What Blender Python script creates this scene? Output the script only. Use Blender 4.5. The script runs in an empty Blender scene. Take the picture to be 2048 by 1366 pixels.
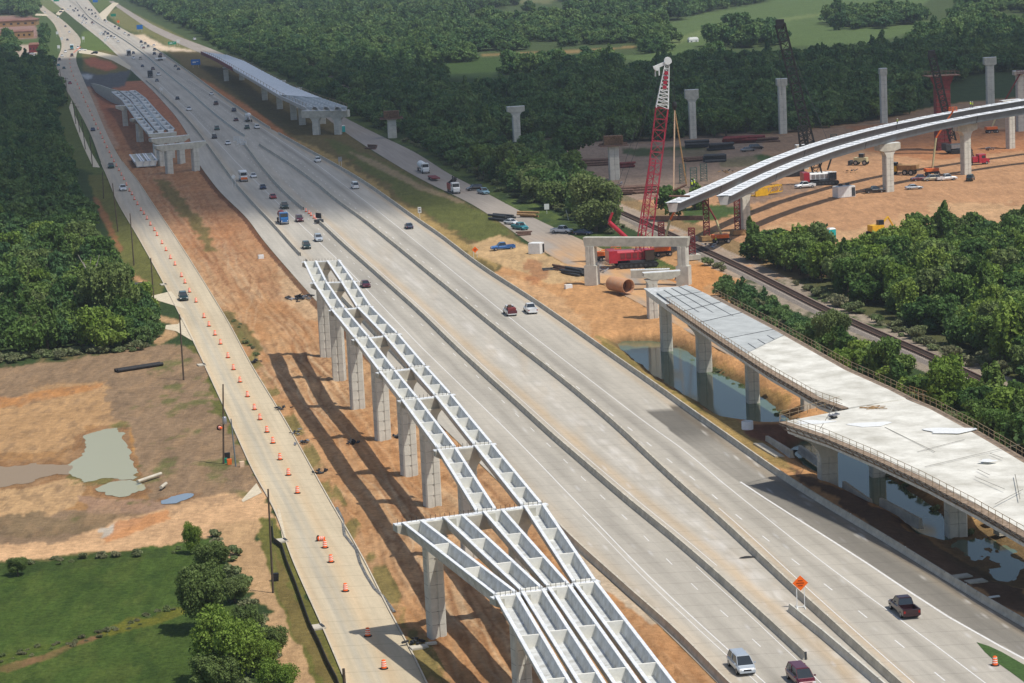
import bpy, bmesh, math, random
import numpy as np
from mathutils import Vector
# ---------------------------------------------------------------- camera, sky, sun, exposure
SC = bpy.context.scene
F, PITCH, ROLL, CH = 5164.5, .162392, -.047721, 77.47      # focal length in photo pixels, tilt, roll, height (m)
fw = np.array([0, math.cos(PITCH), -math.sin(PITCH)]); rt = np.array([1., 0, 0]); up = np.cross(rt, fw)
R2 = rt*math.cos(ROLL)+up*math.sin(ROLL); U2 = -rt*math.sin(ROLL)+up*math.cos(ROLL)
CAMP = np.array([0, 0, CH])
cd = bpy.data.cameras.new('camera'); cam = bpy.data.objects.new('camera', cd); SC.collection.objects.link(cam)
cd.sensor_width = 36; cd.lens = F/2048*36; cd.clip_start = 1; cd.clip_end = 60000
from mathutils import Matrix
cam.matrix_world = Matrix(((R2[0], U2[0], -fw[0], 0), (R2[1], U2[1], -fw[1], 0), (R2[2], U2[2], -fw[2], CH), (0, 0, 0, 1)))
SC.camera = cam
SC.render.resolution_x, SC.render.resolution_y = 1024, 683
EL, AZ = math.radians(62), math.radians(-33)
SUN = Vector((math.cos(EL)*math.cos(AZ), math.cos(EL)*math.sin(AZ), math.sin(EL)))
W = bpy.data.worlds.new('World'); SC.world = W; W.use_nodes = True
wn = W.node_tree.nodes; wn.clear()
sky = wn.new('ShaderNodeTexSky'); sky.sky_type = 'NISHITA'; sky.sun_disc = False
sky.sun_elevation = EL; sky.sun_rotation = math.radians(123); sky.air_density = 1.0; sky.dust_density = 1.5
bg = wn.new('ShaderNodeBackground'); bg.inputs[1].default_value = 0.115
wo = wn.new('ShaderNodeOutputWorld'); W.node_tree.links.new(sky.outputs[0], bg.inputs[0]); W.node_tree.links.new(bg.outputs[0], wo.inputs[0])
sl = bpy.data.lights.new('sun', 'SUN'); sl.energy = 4.1; sl.angle = math.radians(0.5); sl.color = (1, .95, .87)
so = bpy.data.objects.new('sun', sl); SC.collection.objects.link(so); so.rotation_euler = (-SUN).to_track_quat('-Z', 'Y').to_euler()
SC.view_settings.view_transform = 'Standard'; SC.view_settings.look = 'None'; SC.view_settings.exposure = 0; SC.view_settings.gamma = 1
SC.view_settings.use_curve_mapping = False
random.seed(7); rng = np.random.default_rng(7)
# ---------------------------------------------------------------- geometry of the place
def at(px, py, z=0.0):
    "point of the place at height z that the survey pixel px,py refers to"
    d = fw+R2*(px-1024)/F-U2*(py-683)/F
    t = (z-CH)/d[2]
    q = CAMP+d*t
    return Vector(q)
def topix(X, Y, Z=0.):
    v = np.stack([X, Y, np.broadcast_to(Z, np.shape(X))-CH], -1)
    w = v@fw
    return 1024+F*(v@R2)/w, 683-F*(v@U2)/w
def lin(c):
    c = c/255
    return c/12.92 if c <= .04045 else ((c+.055)/1.055)**2.4
def S(r, g, b, k=.78): return (lin(r)*k, lin(g)*k, lin(b)*k)
class Curve:                                                     # a line running away from us: X as a function of Y
    def __init__(s, pts, z=0):
        q = sorted([(at(x, y, z).y, at(x, y, z).x) for x, y in pts])
        s.Y = np.array([a for a, b in q]); s.X = np.array([b for a, b in q])
        yy = np.geomspace(s.Y[0], s.Y[-1], 160); xx = np.interp(yy, s.Y, s.X)
        for _ in range(6):
            xx[1:-1] = xx[1:-1]*.5+.25*(xx[:-2]+xx[2:])
        s.y, s.x = yy, xx
        s.s0 = (xx[6]-xx[0])/(yy[6]-yy[0]); s.s1 = (xx[-1]-xx[-8])/(yy[-1]-yy[-8])
    def __call__(s, Y):
        Y = np.asarray(Y, float)
        r = np.interp(Y, s.y, s.x)
        r = np.where(Y < s.y[0], s.x[0]+(Y-s.y[0])*s.s0, r)
        return np.where(Y > s.y[-1], s.x[-1]+(Y-s.y[-1])*s.s1, r)
    def slope(s, Y): return float((s(Y+4)-s(Y-4))/8)
L0 = Curve([(143, 33), (179, 61.5), (205, 82), (238, 113), (259, 138), (307, 182), (352, 232), (380, 275), (395, 325), (440, 385), (500, 440), (516, 468), (560, 520), (628, 597), (700, 672), (1060, 1025), (1128, 1078), (1205, 1147), (1320, 1250), (1441, 1372)])
BL = Curve([(146, 33), (182, 61.5), (208, 82), (241, 113), (262, 138), (311, 177), (362, 225.5), (392, 259), (423, 302), (449, 338), (474, 373), (502.6, 405), (525.6, 429.7), (551, 455), (577, 486), (602.5, 514), (660, 573), (1128, 1070), (1166.6, 1108), (1205, 1139), (1243.5, 1175), (1282, 1211), (1320, 1241.5), (1358.8, 1275), (1410, 1331), (1441, 1362)])
B1 = Curve([(155, 8), (179, 38.4), (218, 64), (256, 88), (295, 117), (333, 150), (384, 191), (423, 227), (461, 259), (487, 285), (502, 307.5), (520.5, 332), (551, 368), (577, 396), (610, 422), (638, 445), (653.8, 459), (679.4, 486), (712.7, 514.3), (756.3, 553), (802.4, 594), (858.8, 645), (899.8, 688), (1000, 780), (1051.3, 826), (1102.5, 874.8), (1153.8, 918.3), (1205, 962), (1261, 1012), (1307.5, 1048), (1346, 1079), (1384, 1112), (1425, 1148), (1469, 1187), (1500, 1217), (1553.5, 1264), (1612, 1320), (1660, 1366)])
B2 = Curve([(155, 6), (179, 36), (218, 61.5), (256, 85), (295, 114), (333, 147), (384, 188), (423, 224), (461, 254), (490, 275), (520.5, 290), (538.4, 305), (574, 325), (610, 351), (643.5, 377), (679, 409), (723, 437), (756, 465.6), (807.5, 506.6), (858.8, 550), (910, 591), (948.5, 624.5), (1020, 683), (1077, 726), (1128, 766), (1179, 809), (1230.7, 853), (1282, 901), (1333, 951), (1384.4, 996), (1450, 1053), (1520, 1120), (1580, 1177), (1666, 1255), (1714, 1300), (1767.6, 1347), (1789, 1367)])
BR = Curve([(176, 0), (205, 36), (256, 64), (307.5, 95), (333, 113), (384, 149), (436, 188), (487, 223), (538, 257), (602.5, 294), (653.8, 322), (694.8, 345), (730.7, 367), (782, 403), (833, 441), (884, 474), (935.7, 516.8), (987, 553), (1051, 592), (1102.5, 628), (1153.8, 664), (1230.6, 719), (1282, 755), (1333, 790), (1384, 829), (1435.7, 864), (1487, 901), (1536.7, 938), (1575.8, 964), (1634, 1002), (1693, 1036), (1761, 1076), (1821, 1114), (1874.6, 1148), (1928, 1181), (1981.7, 1215), (2048, 1252)])
FL = Curve([(50, -8), (59, 0), (84, 23), (109, 47), (118, 70), (125, 88), (122, 103), (113, 120), (113, 135), (121, 160), (145, 200), (168, 240), (185, 275), (205, 333), (219, 360), (232, 400), (269, 460), (325, 560), (373, 655), (387, 680), (420, 751.8), (448.5, 813), (479, 880), (515, 962), (553.8, 1016), (577, 1100.6), (607.6, 1169.8), (643.5, 1246.6), (676.8, 1323.5), (693.5, 1366)])
FR = Curve([(62, -8), (74, 0), (94, 18), (118, 34), (140, 52), (164, 78), (161, 92), (154, 104), (151, 120), (160, 142), (172, 170), (188, 205), (204, 245), (222, 285), (248, 330), (277, 362), (300, 400), (341, 460), (375, 512), (404.7, 560), (460, 650), (500, 728.7), (538.4, 790), (576.9, 854), (615, 923.5), (664, 1012), (697, 1067), (730.6, 1126), (769, 1208), (802, 1267), (833, 1323.5), (851, 1366)])
RL = Curve([(235, 15), (300, 60), (350, 84), (400, 106), (470, 130), (600, 200), (643.5, 228), (679, 257), (730.6, 292), (825.5, 350), (880, 378), (935, 402), (987, 435), (1056, 485), (1090, 505), (1140, 533), (1200, 566), (1290, 612), (1420, 690), (1560, 765), (1700, 840), (1900, 940), (2150, 1060)])
RR = Curve([(256, 20), (307.5, 51), (359, 74), (394.7, 87), (430, 100), (480, 122), (620, 190), (684.5, 233), (756, 269), (833, 305), (900, 350), (951, 374), (1020, 412), (1051, 427), (1102, 453), (1170, 482), (1290, 537), (1370, 575), (1460, 626), (1600, 700), (1750, 775), (1950, 870), (2200, 990)])
RAIL = Curve([(440, 60), (500, 88), (550, 107), (590, 121), (630, 146), (670, 170), (715, 200), (735, 213), (825, 241), (900, 272), (975, 303), (1060, 345), (1110, 368), (1160, 393), (1250, 432), (1330, 468), (1420, 510), (1500, 548), (1600, 599), (1640, 620), (1720, 657), (1800, 692), (1870, 722), (1960, 765), (2080, 822)])
# ---------------------------------------------------------------- mesh helper
COL = SC.collection
class MB:
    def __init__(s): s.v = []; s.f = []; s.m = []; s.sm = []
    def poly(s, pts, faces, m=0, smooth=False):
        o = len(s.v); s.v += [tuple(p) for p in pts]
        for f in faces: s.f.append([o+i for i in f]); s.m.append(m); s.sm.append(smooth)
        return s
    def box(s, c, d, rz=0, m=0, rx=0, ry=0):
        M = Matrix.Rotation(rz, 3, 'Z') @ Matrix.Rotation(ry, 3, 'Y') @ Matrix.Rotation(rx, 3, 'X'); c = Vector(c)
        P = [c+M @ Vector((x*d[0]/2, y*d[1]/2, z*d[2]/2)) for x in (-1, 1) for y in (-1, 1) for z in (-1, 1)]
        return s.poly(P, [(0, 1, 3, 2), (4, 6, 7, 5), (0, 4, 5, 1), (2, 3, 7, 6), (0, 2, 6, 4), (1, 5, 7, 3)], m)
    def rings(s, rings, m=0, cap=True, smooth=False, closed=True):
        n = len(rings[0]); P = [p for r in rings for p in r]; f = []
        for i in range(len(rings)-1):
            for j in range(n if closed else n-1):
                k = (j+1) % n; f.append((i*n+j, i*n+k, (i+1)*n+k, (i+1)*n+j))
        s.poly(P, f, m, smooth)
        if cap:
            s.poly(rings[0], [tuple(range(n-1, -1, -1))], m); s.poly(rings[-1], [tuple(range(n))], m)
        return s
    def sweep(s, prof, path, m=0, cap=True, closed=True, smooth=False):
        "prof: (side, up) pairs; side is to the right of travel"
        rings = []
        for i, p in enumerate(path):
            a = path[max(0, i-1)]; b = path[min(len(path)-1, i+1)]
            t = Vector(b)-Vector(a); side = Vector((t.y, -t.x, 0)); side.normalize()
            rings.append([Vector(p)+side*u+Vector((0, 0, w)) for u, w in prof])
        return s.rings(rings, m, cap, smooth, closed)
    def tube(s, a, b, r, n=6, m=0, r2=None, cap=True):
        a, b = Vector(a), Vector(b); t = (b-a)
        if t.length < 1e-6: return s
        t.normalize(); u = t.orthogonal(); u.normalize(); w = t.cross(u); r2 = r if r2 is None else r2
        R = [[p+(u*math.cos(2*math.pi*k/n)+w*math.sin(2*math.pi*k/n))*q for k in range(n)] for p, q in ((a, r), (b, r2))]
        return s.rings(R, m, cap, n > 5)
    def lathe(s, c, prof, n=12, m=0, smooth=True):
        c = Vector(c)
        return s.rings([[c+Vector((r*math.cos(2*math.pi*k/n), r*math.sin(2*math.pi*k/n), z)) for k in range(n)] for r, z in prof], m, True, smooth)
    def build(s, name, mats, parent=None, loc=None):
        me = bpy.data.meshes.new(name); me.from_pydata(s.v, [], s.f)
        if not isinstance(mats, (list, tuple)): mats = [mats]
        for x in mats: me.materials.append(x)
        if len(mats) > 1: me.polygons.foreach_set('material_index', s.m)
        if any(s.sm): me.polygons.foreach_set('use_smooth', s.sm)
        me.update()
        o = bpy.data.objects.new(name, me); COL.objects.link(o)
        if parent is not None:
            o.parent = parent
            if loc is None and s.v:      # world-space builders: keep the world position
                pass
        if loc is not None: o.location = loc
        return o
def tag(o, label=None, cat=None, group=None, kind=None):
    if label: o['label'] = label
    if cat: o['category'] = cat
    if group: o['group'] = group
    if kind: o['kind'] = kind
    return o
def thing(name, loc, label, cat, group=None, rz=0):
    o = bpy.data.objects.new(name, None); COL.objects.link(o); o.empty_display_size = .5
    o.location = loc; o.rotation_euler = (0, 0, rz); bpy_update.append(o)
    return tag(o, label, cat, group)
bpy_update = []
def part(mb, name, mats, parent, world=True):
    "mesh given in world coordinates becomes a child in its parent's own coordinates"
    if world:
        M = (Matrix.Translation(parent.location) @ Matrix.Rotation(parent.rotation_euler[2], 4, 'Z')).inverted()
        mb.v = [tuple(M @ Vector(p)) for p in mb.v]
    return mb.build(name, mats, parent)
def sub(mb, name, mats, parent, top):
    M = (Matrix.Translation(top.location) @ Matrix.Rotation(top.rotation_euler[2], 4, 'Z')).inverted()
    mb.v = [tuple(M @ Vector(p)) for p in mb.v]
    return mb.build(name, mats, parent)
def dup(root, loc, rz=None, label=None, group=None, scale=None):
    def cp(o, par):
        c = o.copy(); COL.objects.link(c)
        if par is not None: c.parent = par
        for k in kids.get(o.name, []): cp(k, c)
        return c
    kids = {}
    st = [root]
    while st:
        q = st.pop(); kids[q.name] = list(q.children); st += kids[q.name]
    r = cp(root, None); r.location = loc
    if rz is not None: r.rotation_euler = (0, 0, rz)
    if scale is not None: r.scale = scale
    if label: r['label'] = label
    if group: r['group'] = group
    return r
# ---------------------------------------------------------------- materials
def nmat(name):
    m = bpy.data.materials.new(name); m.use_nodes = True; n = m.node_tree.nodes; n.clear()
    o = n.new('ShaderNodeOutputMaterial'); b = n.new('ShaderNodeBsdfPrincipled'); m.node_tree.links.new(b.outputs[0], o.inputs[0])
    return m, n, m.node_tree.links, b
def mat(name, col, rough=.8, var=.12, scale=1.5, metal=0, col2=None, spec=.3, coat=0):
    m, n, l, b = nmat(name)
    b.inputs['Roughness'].default_value = rough; b.inputs['Metallic'].default_value = metal
    b.inputs['Specular IOR Level'].default_value = spec; b.inputs['Coat Weight'].default_value = coat
    if var <= 0: b.inputs['Base Color'].default_value = (*col, 1); return m
    tc = n.new('ShaderNodeTexCoord'); nz = n.new('ShaderNodeTexNoise'); nz.inputs['Scale'].default_value = scale; nz.inputs['Detail'].default_value = 6; nz.inputs['Roughness'].default_value = .65
    mx = n.new('ShaderNodeMix'); mx.data_type = 'RGBA'
    c2 = col2 or tuple(c*(1-var*2.2) for c in col)
    mx.inputs[6].default_value = (*[min(1, c*(1+var)) for c in col], 1); mx.inputs[7].default_value = (*c2, 1)
    rm = n.new('ShaderNodeMapRange'); rm.inputs[1].default_value = .32; rm.inputs[2].default_value = .72
    l.new(tc.outputs['Object'], nz.inputs[0]); l.new(nz.outputs[0], rm.inputs[0]); l.new(rm.outputs[0], mx.inputs[0]); l.new(mx.outputs[2], b.inputs['Base Color'])
    return m
M = {}
M['concrete'] = mat('cast_concrete', S(216, 213, 200, .84), .85, .1, .7)
M['concrete_cap'] = mat('cap_concrete', S(206, 203, 188, .80), .85, .13, .8)
M['barrier'] = mat('barrier_concrete', S(214, 206, 188), .9, .14, .6)
M['galv'] = mat('galvanized_grey_steel', (.15, .18, .20), .55, .1, .5, .0)
M['cream'] = mat('cream_diaphragm', (.76, .74, .66), .7, .07, 1.4)
M['beam'] = mat('grey_box_beam', (.58, .60, .60), .6, .1, 1.1, col2=(.36, .36, .33))
M['beamtop'] = mat('beam_flange_pale', (.74, .76, .77), .6, .12, 1.6)
M['rust'] = mat('rusty_steel', (.16, .095, .07), .85, .25, 2)
M['rustred'] = mat('dark_red_steel', (.20, .035, .035), .7, .2, 1)
M['red'] = mat('red_paint', (.42, .02, .04), .4, .1, 2, coat=.3)
M['redlat'] = mat('red_lattice_paint', (.42, .03, .06), .5, .1, 1)
M['white'] = mat('white_paint', (.75, .76, .74), .5, .06, 2)
M['black'] = mat('black_steel', (.02, .02, .022), .6, .2, 2)
M['darkgrey'] = mat('dark_grey_steel', (.05, .055, .06), .6, .2, 2)
M['rubber'] = mat('tyre_rubber', (.018, .018, .018), .9, .1, 3)
M['rim'] = mat('wheel_rim', (.35, .35, .36), .35, .05, 3, .6)
M['glass'] = mat('dark_car_glass', (.02, .028, .035), .08, 0, spec=.8)
M['lamp_w'] = mat('headlamp_lens', (.8, .8, .78), .15, 0)
M['lamp_r'] = mat('tail_lamp_lens', (.35, .01, .01), .2, 0)
M['orange'] = mat('orange_drum_plastic', (.90, .13, .015), .6, .06, 4)
M['reflect'] = mat('white_reflective_band', (.85, .83, .80), .5, 0)
M['wood'] = mat('weathered_pole_wood', (.10, .075, .055), .9, .2, 2)
M['formply'] = mat('dark_form_plywood', (.20, .12, .07), .85, .3, 2)
M['timber'] = mat('formwork_timber', (.38, .23, .10), .85, .2, 2)
M['trail'] = mat('rail_timber', (.34, .25, .15), .85, .2, 2)
M['yellow'] = mat('yellow_machine_paint', (.75, .42, .02), .5, .1, 2)
M['orangem'] = mat('orange_machine_paint', (.75, .16, .03), .5, .1, 2)
M['teal'] = mat('turquoise_plastic', (.02, .42, .40), .5, .05, 2)
M['blue'] = mat('blue_sign_paint', (.02, .16, .50), .5, 0)
M['green_s'] = mat('green_sign_paint', (.0, .24, .15), .5, 0)
M['bark'] = mat('tree_bark', (.11, .085, .06), .95, .25, 2)
M['deadbark'] = mat('bleached_bark', (.42, .38, .32), .9, .15, 2)
M['deck'] = mat('new_white_deck_concrete', S(226, 224, 214, .9), .8, .09, .22, col2=S(190, 186, 172))
M['deckpanel'] = mat('blue_grey_deck_panels', S(196, 200, 198), .75, .12, .3)
M['roof'] = mat('brown_roof', S(150, 110, 95), .9, .15, .15)
M['rebar'] = mat('dark_rebar', (.05, .035, .03), .8, .1, 3)
M['plate'] = mat('lattice_steel_dark', (.018, .018, .016), .6, .2, 2)
# ---------------------------------------------------------------- ground sheet
def vnoise(x, y, seed=0):
    r = np.random.default_rng(seed).random((256, 256))
    xi = np.floor(x).astype(np.int64); yi = np.floor(y).astype(np.int64); fx = x-xi; fy = y-yi
    fx = fx*fx*(3-2*fx); fy = fy*fy*(3-2*fy); a = xi & 255; b = yi & 255; a1 = (a+1) & 255; b1 = (b+1) & 255
    return (r[a, b]*(1-fx)+r[a1, b]*fx)*(1-fy)+(r[a, b1]*(1-fx)+r[a1, b1]*fx)*fy
def fbm(x, y, seed=0, o=4, g=.55):
    t = 0; a = 1; n = 0
    for k in range(o):
        t = t+a*vnoise(x*2**k+17*k, y*2**k+31*k, seed+k); n += a; a *= g
    return t/n
def inpoly(px, py, P):
    P = np.asarray(P, float); res = np.zeros(px.shape, bool)
    bb = (px > P[:, 0].min()) & (px < P[:, 0].max()) & (py > P[:, 1].min()) & (py < P[:, 1].max())
    x = px[bb]; y = py[bb]; r = np.zeros(x.shape, bool); n = len(P)
    for i in range(n):
        x1, y1 = P[i]; x2, y2 = P[(i+1) % n]
        if y1 == y2: continue
        r ^= ((y1 > y) != (y2 > y)) & (x < (x2-x1)*(y-y1)/(y2-y1)+x1)
    res[bb] = r; return res
def segdist(X, Y, P):
    d = np.full(X.shape, 1e9); n = len(P)
    for i in range(n):
        ax, ay = P[i]; bx, by = P[(i+1) % n]; vx, vy = bx-ax, by-ay; L = vx*vx+vy*vy+1e-9
        t = np.clip(((X-ax)*vx+(Y-ay)*vy)/L, 0, 1); d = np.minimum(d, np.hypot(X-ax-t*vx, Y-ay-t*vy))
    return d
POOL1 = [(1247, 688), (1277, 713), (1313, 739), (1346, 764), (1379, 785), (1407, 801), (1436, 816), (1456, 829), (1487, 842), (1540, 850), (1562, 843), (1521, 808), (1492, 788), (1461, 765), (1420, 745), (1392, 726), (1359, 706), (1332, 692), (1300, 684), (1256, 684)]
POOL2 = [(1596, 900), (1620, 884), (1660, 886), (1690, 893), (1725, 912), (1738, 942), (1790, 975), (1830, 1002), (1866, 1032), (1890, 1076), (1852, 1072), (1830, 1040), (1790, 1018), (1740, 994), (1687, 970), (1665, 952), (1625, 930)]
LOWG = [(1900, 1060), (1960, 1060), (2040, 1100), (2060, 1180), (1990, 1160), (1930, 1120), (1890, 1090)]
WZ = -1.6
wp = lambda P, z: [(at(x, y, z).x, at(x, y, z).y) for x, y in P]
W1P, W2P, W3P = wp(POOL1, WZ), wp(POOL2, WZ), wp(LOWG, WZ)
def inw(X, Y, P): return inpoly(X, Y, P)
def ground_z(X, Y):
    X = np.asarray(X, float); Y = np.asarray(Y, float)
    z = np.zeros(X.shape)
    reg = (Y > 250) & (Y < 520) & (X > 5) & (X < 110)
    if reg.any():
        x, y = X[reg], Y[reg]; zz = np.zeros(x.shape)
        for P, dep, wd in ((W1P, 2.6, 5.5), (W2P, 2.5, 5.0), (W3P, 1.62, 7.)):
            d = segdist(x, y, P); ins = inw(x, y, P); sd = np.where(ins, -d, d)
            t = np.clip((wd-sd)/(wd+1.5), 0, 1); t = t*t*(3-2*t)
            n = (fbm(x*.5, y*.25, 5)-.5)*(.5 if dep > 2 else .42)*(t > .5)
            zz = np.minimum(zz, -(dep*t)+n*t)
        z[reg] = zz
    # soil heaps and small relief
    z = z+np.where((Y < 1200) & (X > FR(Y)), (fbm(X*.12, Y*.06, 3)-.5)*.35, 0)*(Y > 200)
    return z
GH = lambda X, Y: float(ground_z(np.array([X]), np.array([Y]))[0])
def mkY():
    y = 228.; r = []
    while y < 3600: r.append(y); y += max(.45, 2.3*y*y/4.0e5)
    return [-3000, -400, 0, 120, 180, 210]+r+[4200, 5200, 7000, 11000]
YS = np.array(mkY()); us = np.linspace(-.265, .265, 1180)
US = np.concatenate([[-1.5, -.8, -.5, -.38, -.31, -.28], us, [.28, .31, .38, .5, .8, 1.5]])
GY = np.repeat(YS[:, None], len(US), 1); GX = US[None, :]*np.maximum(GY, 200)
GZ = ground_z(GX, GY)
road = (GX > FL(GY)-.2) & (GX < FR(GY)+.2) | (GX > L0(GY)-.2) & (GX < BR(GY)+.4) | (GX > RL(GY)) & (GX < RR(GY)) & (GY > 430)
GZ = np.where(road & (GZ > -1), -.06, GZ)
_u = (GX-FR(GY))/np.maximum(L0(GY)-FR(GY), .5); _c = (_u > .06) & (_u < .94) & (GY < 900) & (GY > 200)
GZ = np.where(_c, GZ+(fbm(_u*26+vnoise(GX*.05, GY*.03, 8)*3, GY*.02, 61, 3)-.5)*.55+(fbm(GX*.8, GY*.5, 62, 3)-.5)*.22, GZ)
_m = (GX > BR(GY)+2) & (GX < RR(GY)+2) & (GY > 400) & (GY < 620); GZ = np.where(_m & ~road, GZ+(fbm(GX*.3, GY*.16, 63, 4)-.45)*.9, GZ)
nw = [fbm(GX*.35, GY*.18, 11)-.5, fbm(GX*.35, GY*.18, 21)-.5]; nv = [fbm(GX*.06, GY*.03, 31)-.5, fbm(GX*.06, GY*.03, 41)-.5]
WARP = {}
for nm, a, b in (('s', .8, 0), ('m', 2.4, 3), ('l', 4, 22)):
    wx = GX+nw[0]*a*2+nv[0]*b*2; wy = GY+(nw[1]*a*2+nv[1]*b*2)*1.6
    ok = GY > 60
    PXa = np.full(GX.shape, -1e6); PYa = PXa.copy(); PXa[ok], PYa[ok] = topix(wx[ok], wy[ok]); WARP[nm] = (PXa, PYa)
RGB = np.zeros(GX.shape+(3,)); RGB[:] = (.040, .066, .024)
VEG = np.ones(GX.shape)
def zone(P, col, veg=0., w='m', mix=1., soft=1):
    k = inpoly(*WARP[w], P).astype(float)
    for _ in range(soft):
        k[1:-1, 1:-1] = (k[1:-1, 1:-1]*2+k[:-2, 1:-1]+k[2:, 1:-1]+k[1:-1, :-2]+k[1:-1, 2:])/6
    k = k*mix
    RGB[:] = RGB*(1-k[..., None])+np.array(col)*k[..., None]; VEG[:] = VEG*(1-k)+veg*k
def zonef(mask, col, veg=0., mix=1.):
    k = np.clip(mask, 0, 1)*mix
    RGB[:] = RGB*(1-k[..., None])+np.array(col)*k[..., None]; VEG[:] = VEG*(1-k)+veg*k
SOIL = S(204, 162, 118); SOILD = S(174, 130, 94); TAN = S(214, 184, 146); STUB = S(156, 130, 102); GRASS = S(82, 104, 48, .72); VERGE = S(112, 112, 62); STRAW = S(178, 150, 98); MEADOW = S(96, 116, 70); REDD = S(160, 106, 76); PALE = S(214, 196, 170); GREYD = S(150, 130, 112)
# far country: woods, meadows and bare patches
zone([(-400, -20), (2500, -30), (2500, 140), (-400, 150)], (.060, .088, .034), 1, 'l')
zone([(870, -30), (1300, -40), (1100, 6), (860, 8), (700, 4)], S(118, 120, 84), .6, 'l')
zone([(1210, 112), (1290, 108), (1345, 88), (1290, 70), (1330, 50), (1400, 28), (1520, 8), (1640, -30), (1950, -60), (1840, 12), (1720, 30), (1690, 44), (1900, 42), (1840, 62), (1730, 88), (1600, 92), (1500, 92), (1420, 84), (1380, 100), (1300, 128)], MEADOW, .7, 'm')
zone([(1330, 84), (1400, 60), (1540, 40), (1640, 26), (1640, 32), (1520, 50), (1410, 70), (1345, 92)], S(130, 142, 92), .6, 's', .6)
zone([(690, 118), (860, 124), (1010, 112), (1100, 120), (1010, 142), (900, 150), (760, 140)], S(70, 92, 46), .8, 'm')
zone([(700, 138), (960, 150), (1160, 128), (1100, 165), (900, 185), (760, 165)], S(58, 80, 42), .9, 'l', .8)
zone([(960, 108), (1100, 103), (1270, 92), (1275, 95), (1150, 106), (1040, 112), (965, 112)], S(160, 132, 88), 0, 's', .8)
zone([(930, 38), (1010, 30), (1140, 26), (1130, 34), (1020, 40)], S(140, 128, 90), .5, 'm', .7)
zone([(1640, 100), (1800, 96), (1830, 104), (1700, 112)], S(110, 128, 78), .7, 'm')
zone([(1960, 58), (1985, 56), (1985, 68), (1960, 68)], S(190, 140, 120), 0, 's')
# left side: parking yards and lawns beyond the woods
zone([(-60, 30), (75, 30), (110, 62), (116, 130), (90, 165), (-80, 170)], S(92, 112, 66), .7, 's')
zone([(-60, 30), (70, 32), (84, 46), (84, 74), (60, 78), (-60, 80)], S(160, 128, 116), 0, 's')
zone([(-60, 92), (62, 90), (76, 104), (60, 124), (-60, 130)], S(196, 176, 158), 0, 's')
zone([(-60, 132), (55, 130), (40, 152), (-60, 160)], S(120, 125, 128), 0, 's')
zone([(64, 28), (112, 30), (122, 62), (128, 84), (110, 128), (84, 130), (74, 60)], S(86, 104, 60), .7, 's')
zone([(66, -5), (128, -6), (126, 22), (95, 26)], S(120, 128, 84), .6, 's')
zone([(166, 62), (182, 64), (238, 112), (210, 110), (162, 98), (160, 80)], S(104, 122, 66), .6, 's')
zone([(180, -10), (222, -10), (222, 10), (200, 24), (186, 12)], S(104, 118, 68), .6, 's')
zone([(212, 28), (240, 12), (262, 24), (420, 100), (400, 104), (345, 98), (300, 72), (250, 60)], S(128, 126, 82), .5, 's')
zone([(256, 68), (290, 70), (330, 92), (395, 102), (392, 106), (340, 104), (306, 98)], S(232, 208, 178), 0, 's')
zone([(80, 130), (118, 130), (150, 190), (200, 330), (215, 350), (195, 350), (140, 330), (115, 230), (80, 170)], S(100, 112, 60), .6, 's')
# right flank between the freeway and the service road
zone([(333, 102), (400, 104), (520, 150), (650, 230), (740, 300), (880, 380), (1000, 440), (1060, 500), (1010, 575), (884, 474), (700, 346), (487, 222), (384, 148)], S(118, 104, 66), .35, 's')
zone([(384, 150), (420, 165), (520, 228), (590, 280), (660, 322), (640, 316), (560, 270), (470, 214)], S(190, 128, 84), 0, 's')
zone([(575, 275), (640, 300), (700, 330), (800, 400), (900, 462), (960, 500), (990, 545), (884, 478), (730, 368), (655, 324)], STRAW, .5, 'm')
zone([(640, 275), (700, 290), (760, 320), (860, 370), (940, 410), (1010, 450), (1040, 485), (1000, 500), (920, 470), (820, 400), (740, 350)], S(104, 108, 58), .7, 'm')
zone([(690, 300), (750, 320), (850, 372), (930, 402), (925, 408), (840, 380), (740, 330)], S(176, 150, 120), 0, 's', .7)
# working strip between the two left roads
u = (GX-FR(GY))/np.maximum(L0(GY)-FR(GY), .5)
cor = ((u > 0) & (u < 1) & (GY < 1400)).astype(float)
zonef(cor, SOIL)
rut = fbm(u*9+GY*.012, GY*.013, 51); rut2 = fbm(u*26+vnoise(GX*.05, GY*.03, 8)*3, GY*.02, 61, 3)
zonef(cor*np.clip((rut-.48)*3, 0, 1), SOILD, 0, .5); zonef(cor*np.clip((rut2-.58)*5, 0, 1), TAN, 0, .4)
zonef(cor*np.clip((.4-rut2)*6, 0, 1), S(166, 112, 66), 0, .4)
def track(off, w, col, mix, y0, y1, sd):
    wig = (fbm(GY*.02, GY*0+sd, 7+sd)-.5)*7+(fbm(GY*.006, GY*0+sd, 17+sd)-.5)*10
    c = FR(GY)+off*(L0(GY)-FR(GY))+wig
    for e in (-.95, .95): zonef(cor*g_(GX, c+e, w)*((GY > y0) & (GY < y1)), col, 0, mix)
g_ = lambda x, c, w: np.exp(-((x-c)/w)**2)
for i_, (o_, w_, m_) in enumerate(((.15, .22, .7), (.25, .25, .6), (.33, .2, .7), (.42, .25, .5), (.5, .2, .6), (.2, .3, .5), (.62, .25, .5), (.75, .25, .5), (.38, .22, .6))):
    track(o_, w_, (SOILD, S(150, 104, 68), TAN)[i_ % 3], m_, 200, 1000, i_)
zonef(cor*np.clip((fbm(GX*1.1, GY*.35, 55, 3)-.6)*8, 0, 1), S(140, 98, 64), 0, .5)
zonef(cor*np.clip((fbm(GX*.08, GY*.03, 58, 3)-.5)*5, 0, 1), S(196, 140, 88), 0, .5)
zonef(cor*np.clip((GY-520)/160, 0, 1), REDD, 0, .45)
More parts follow.
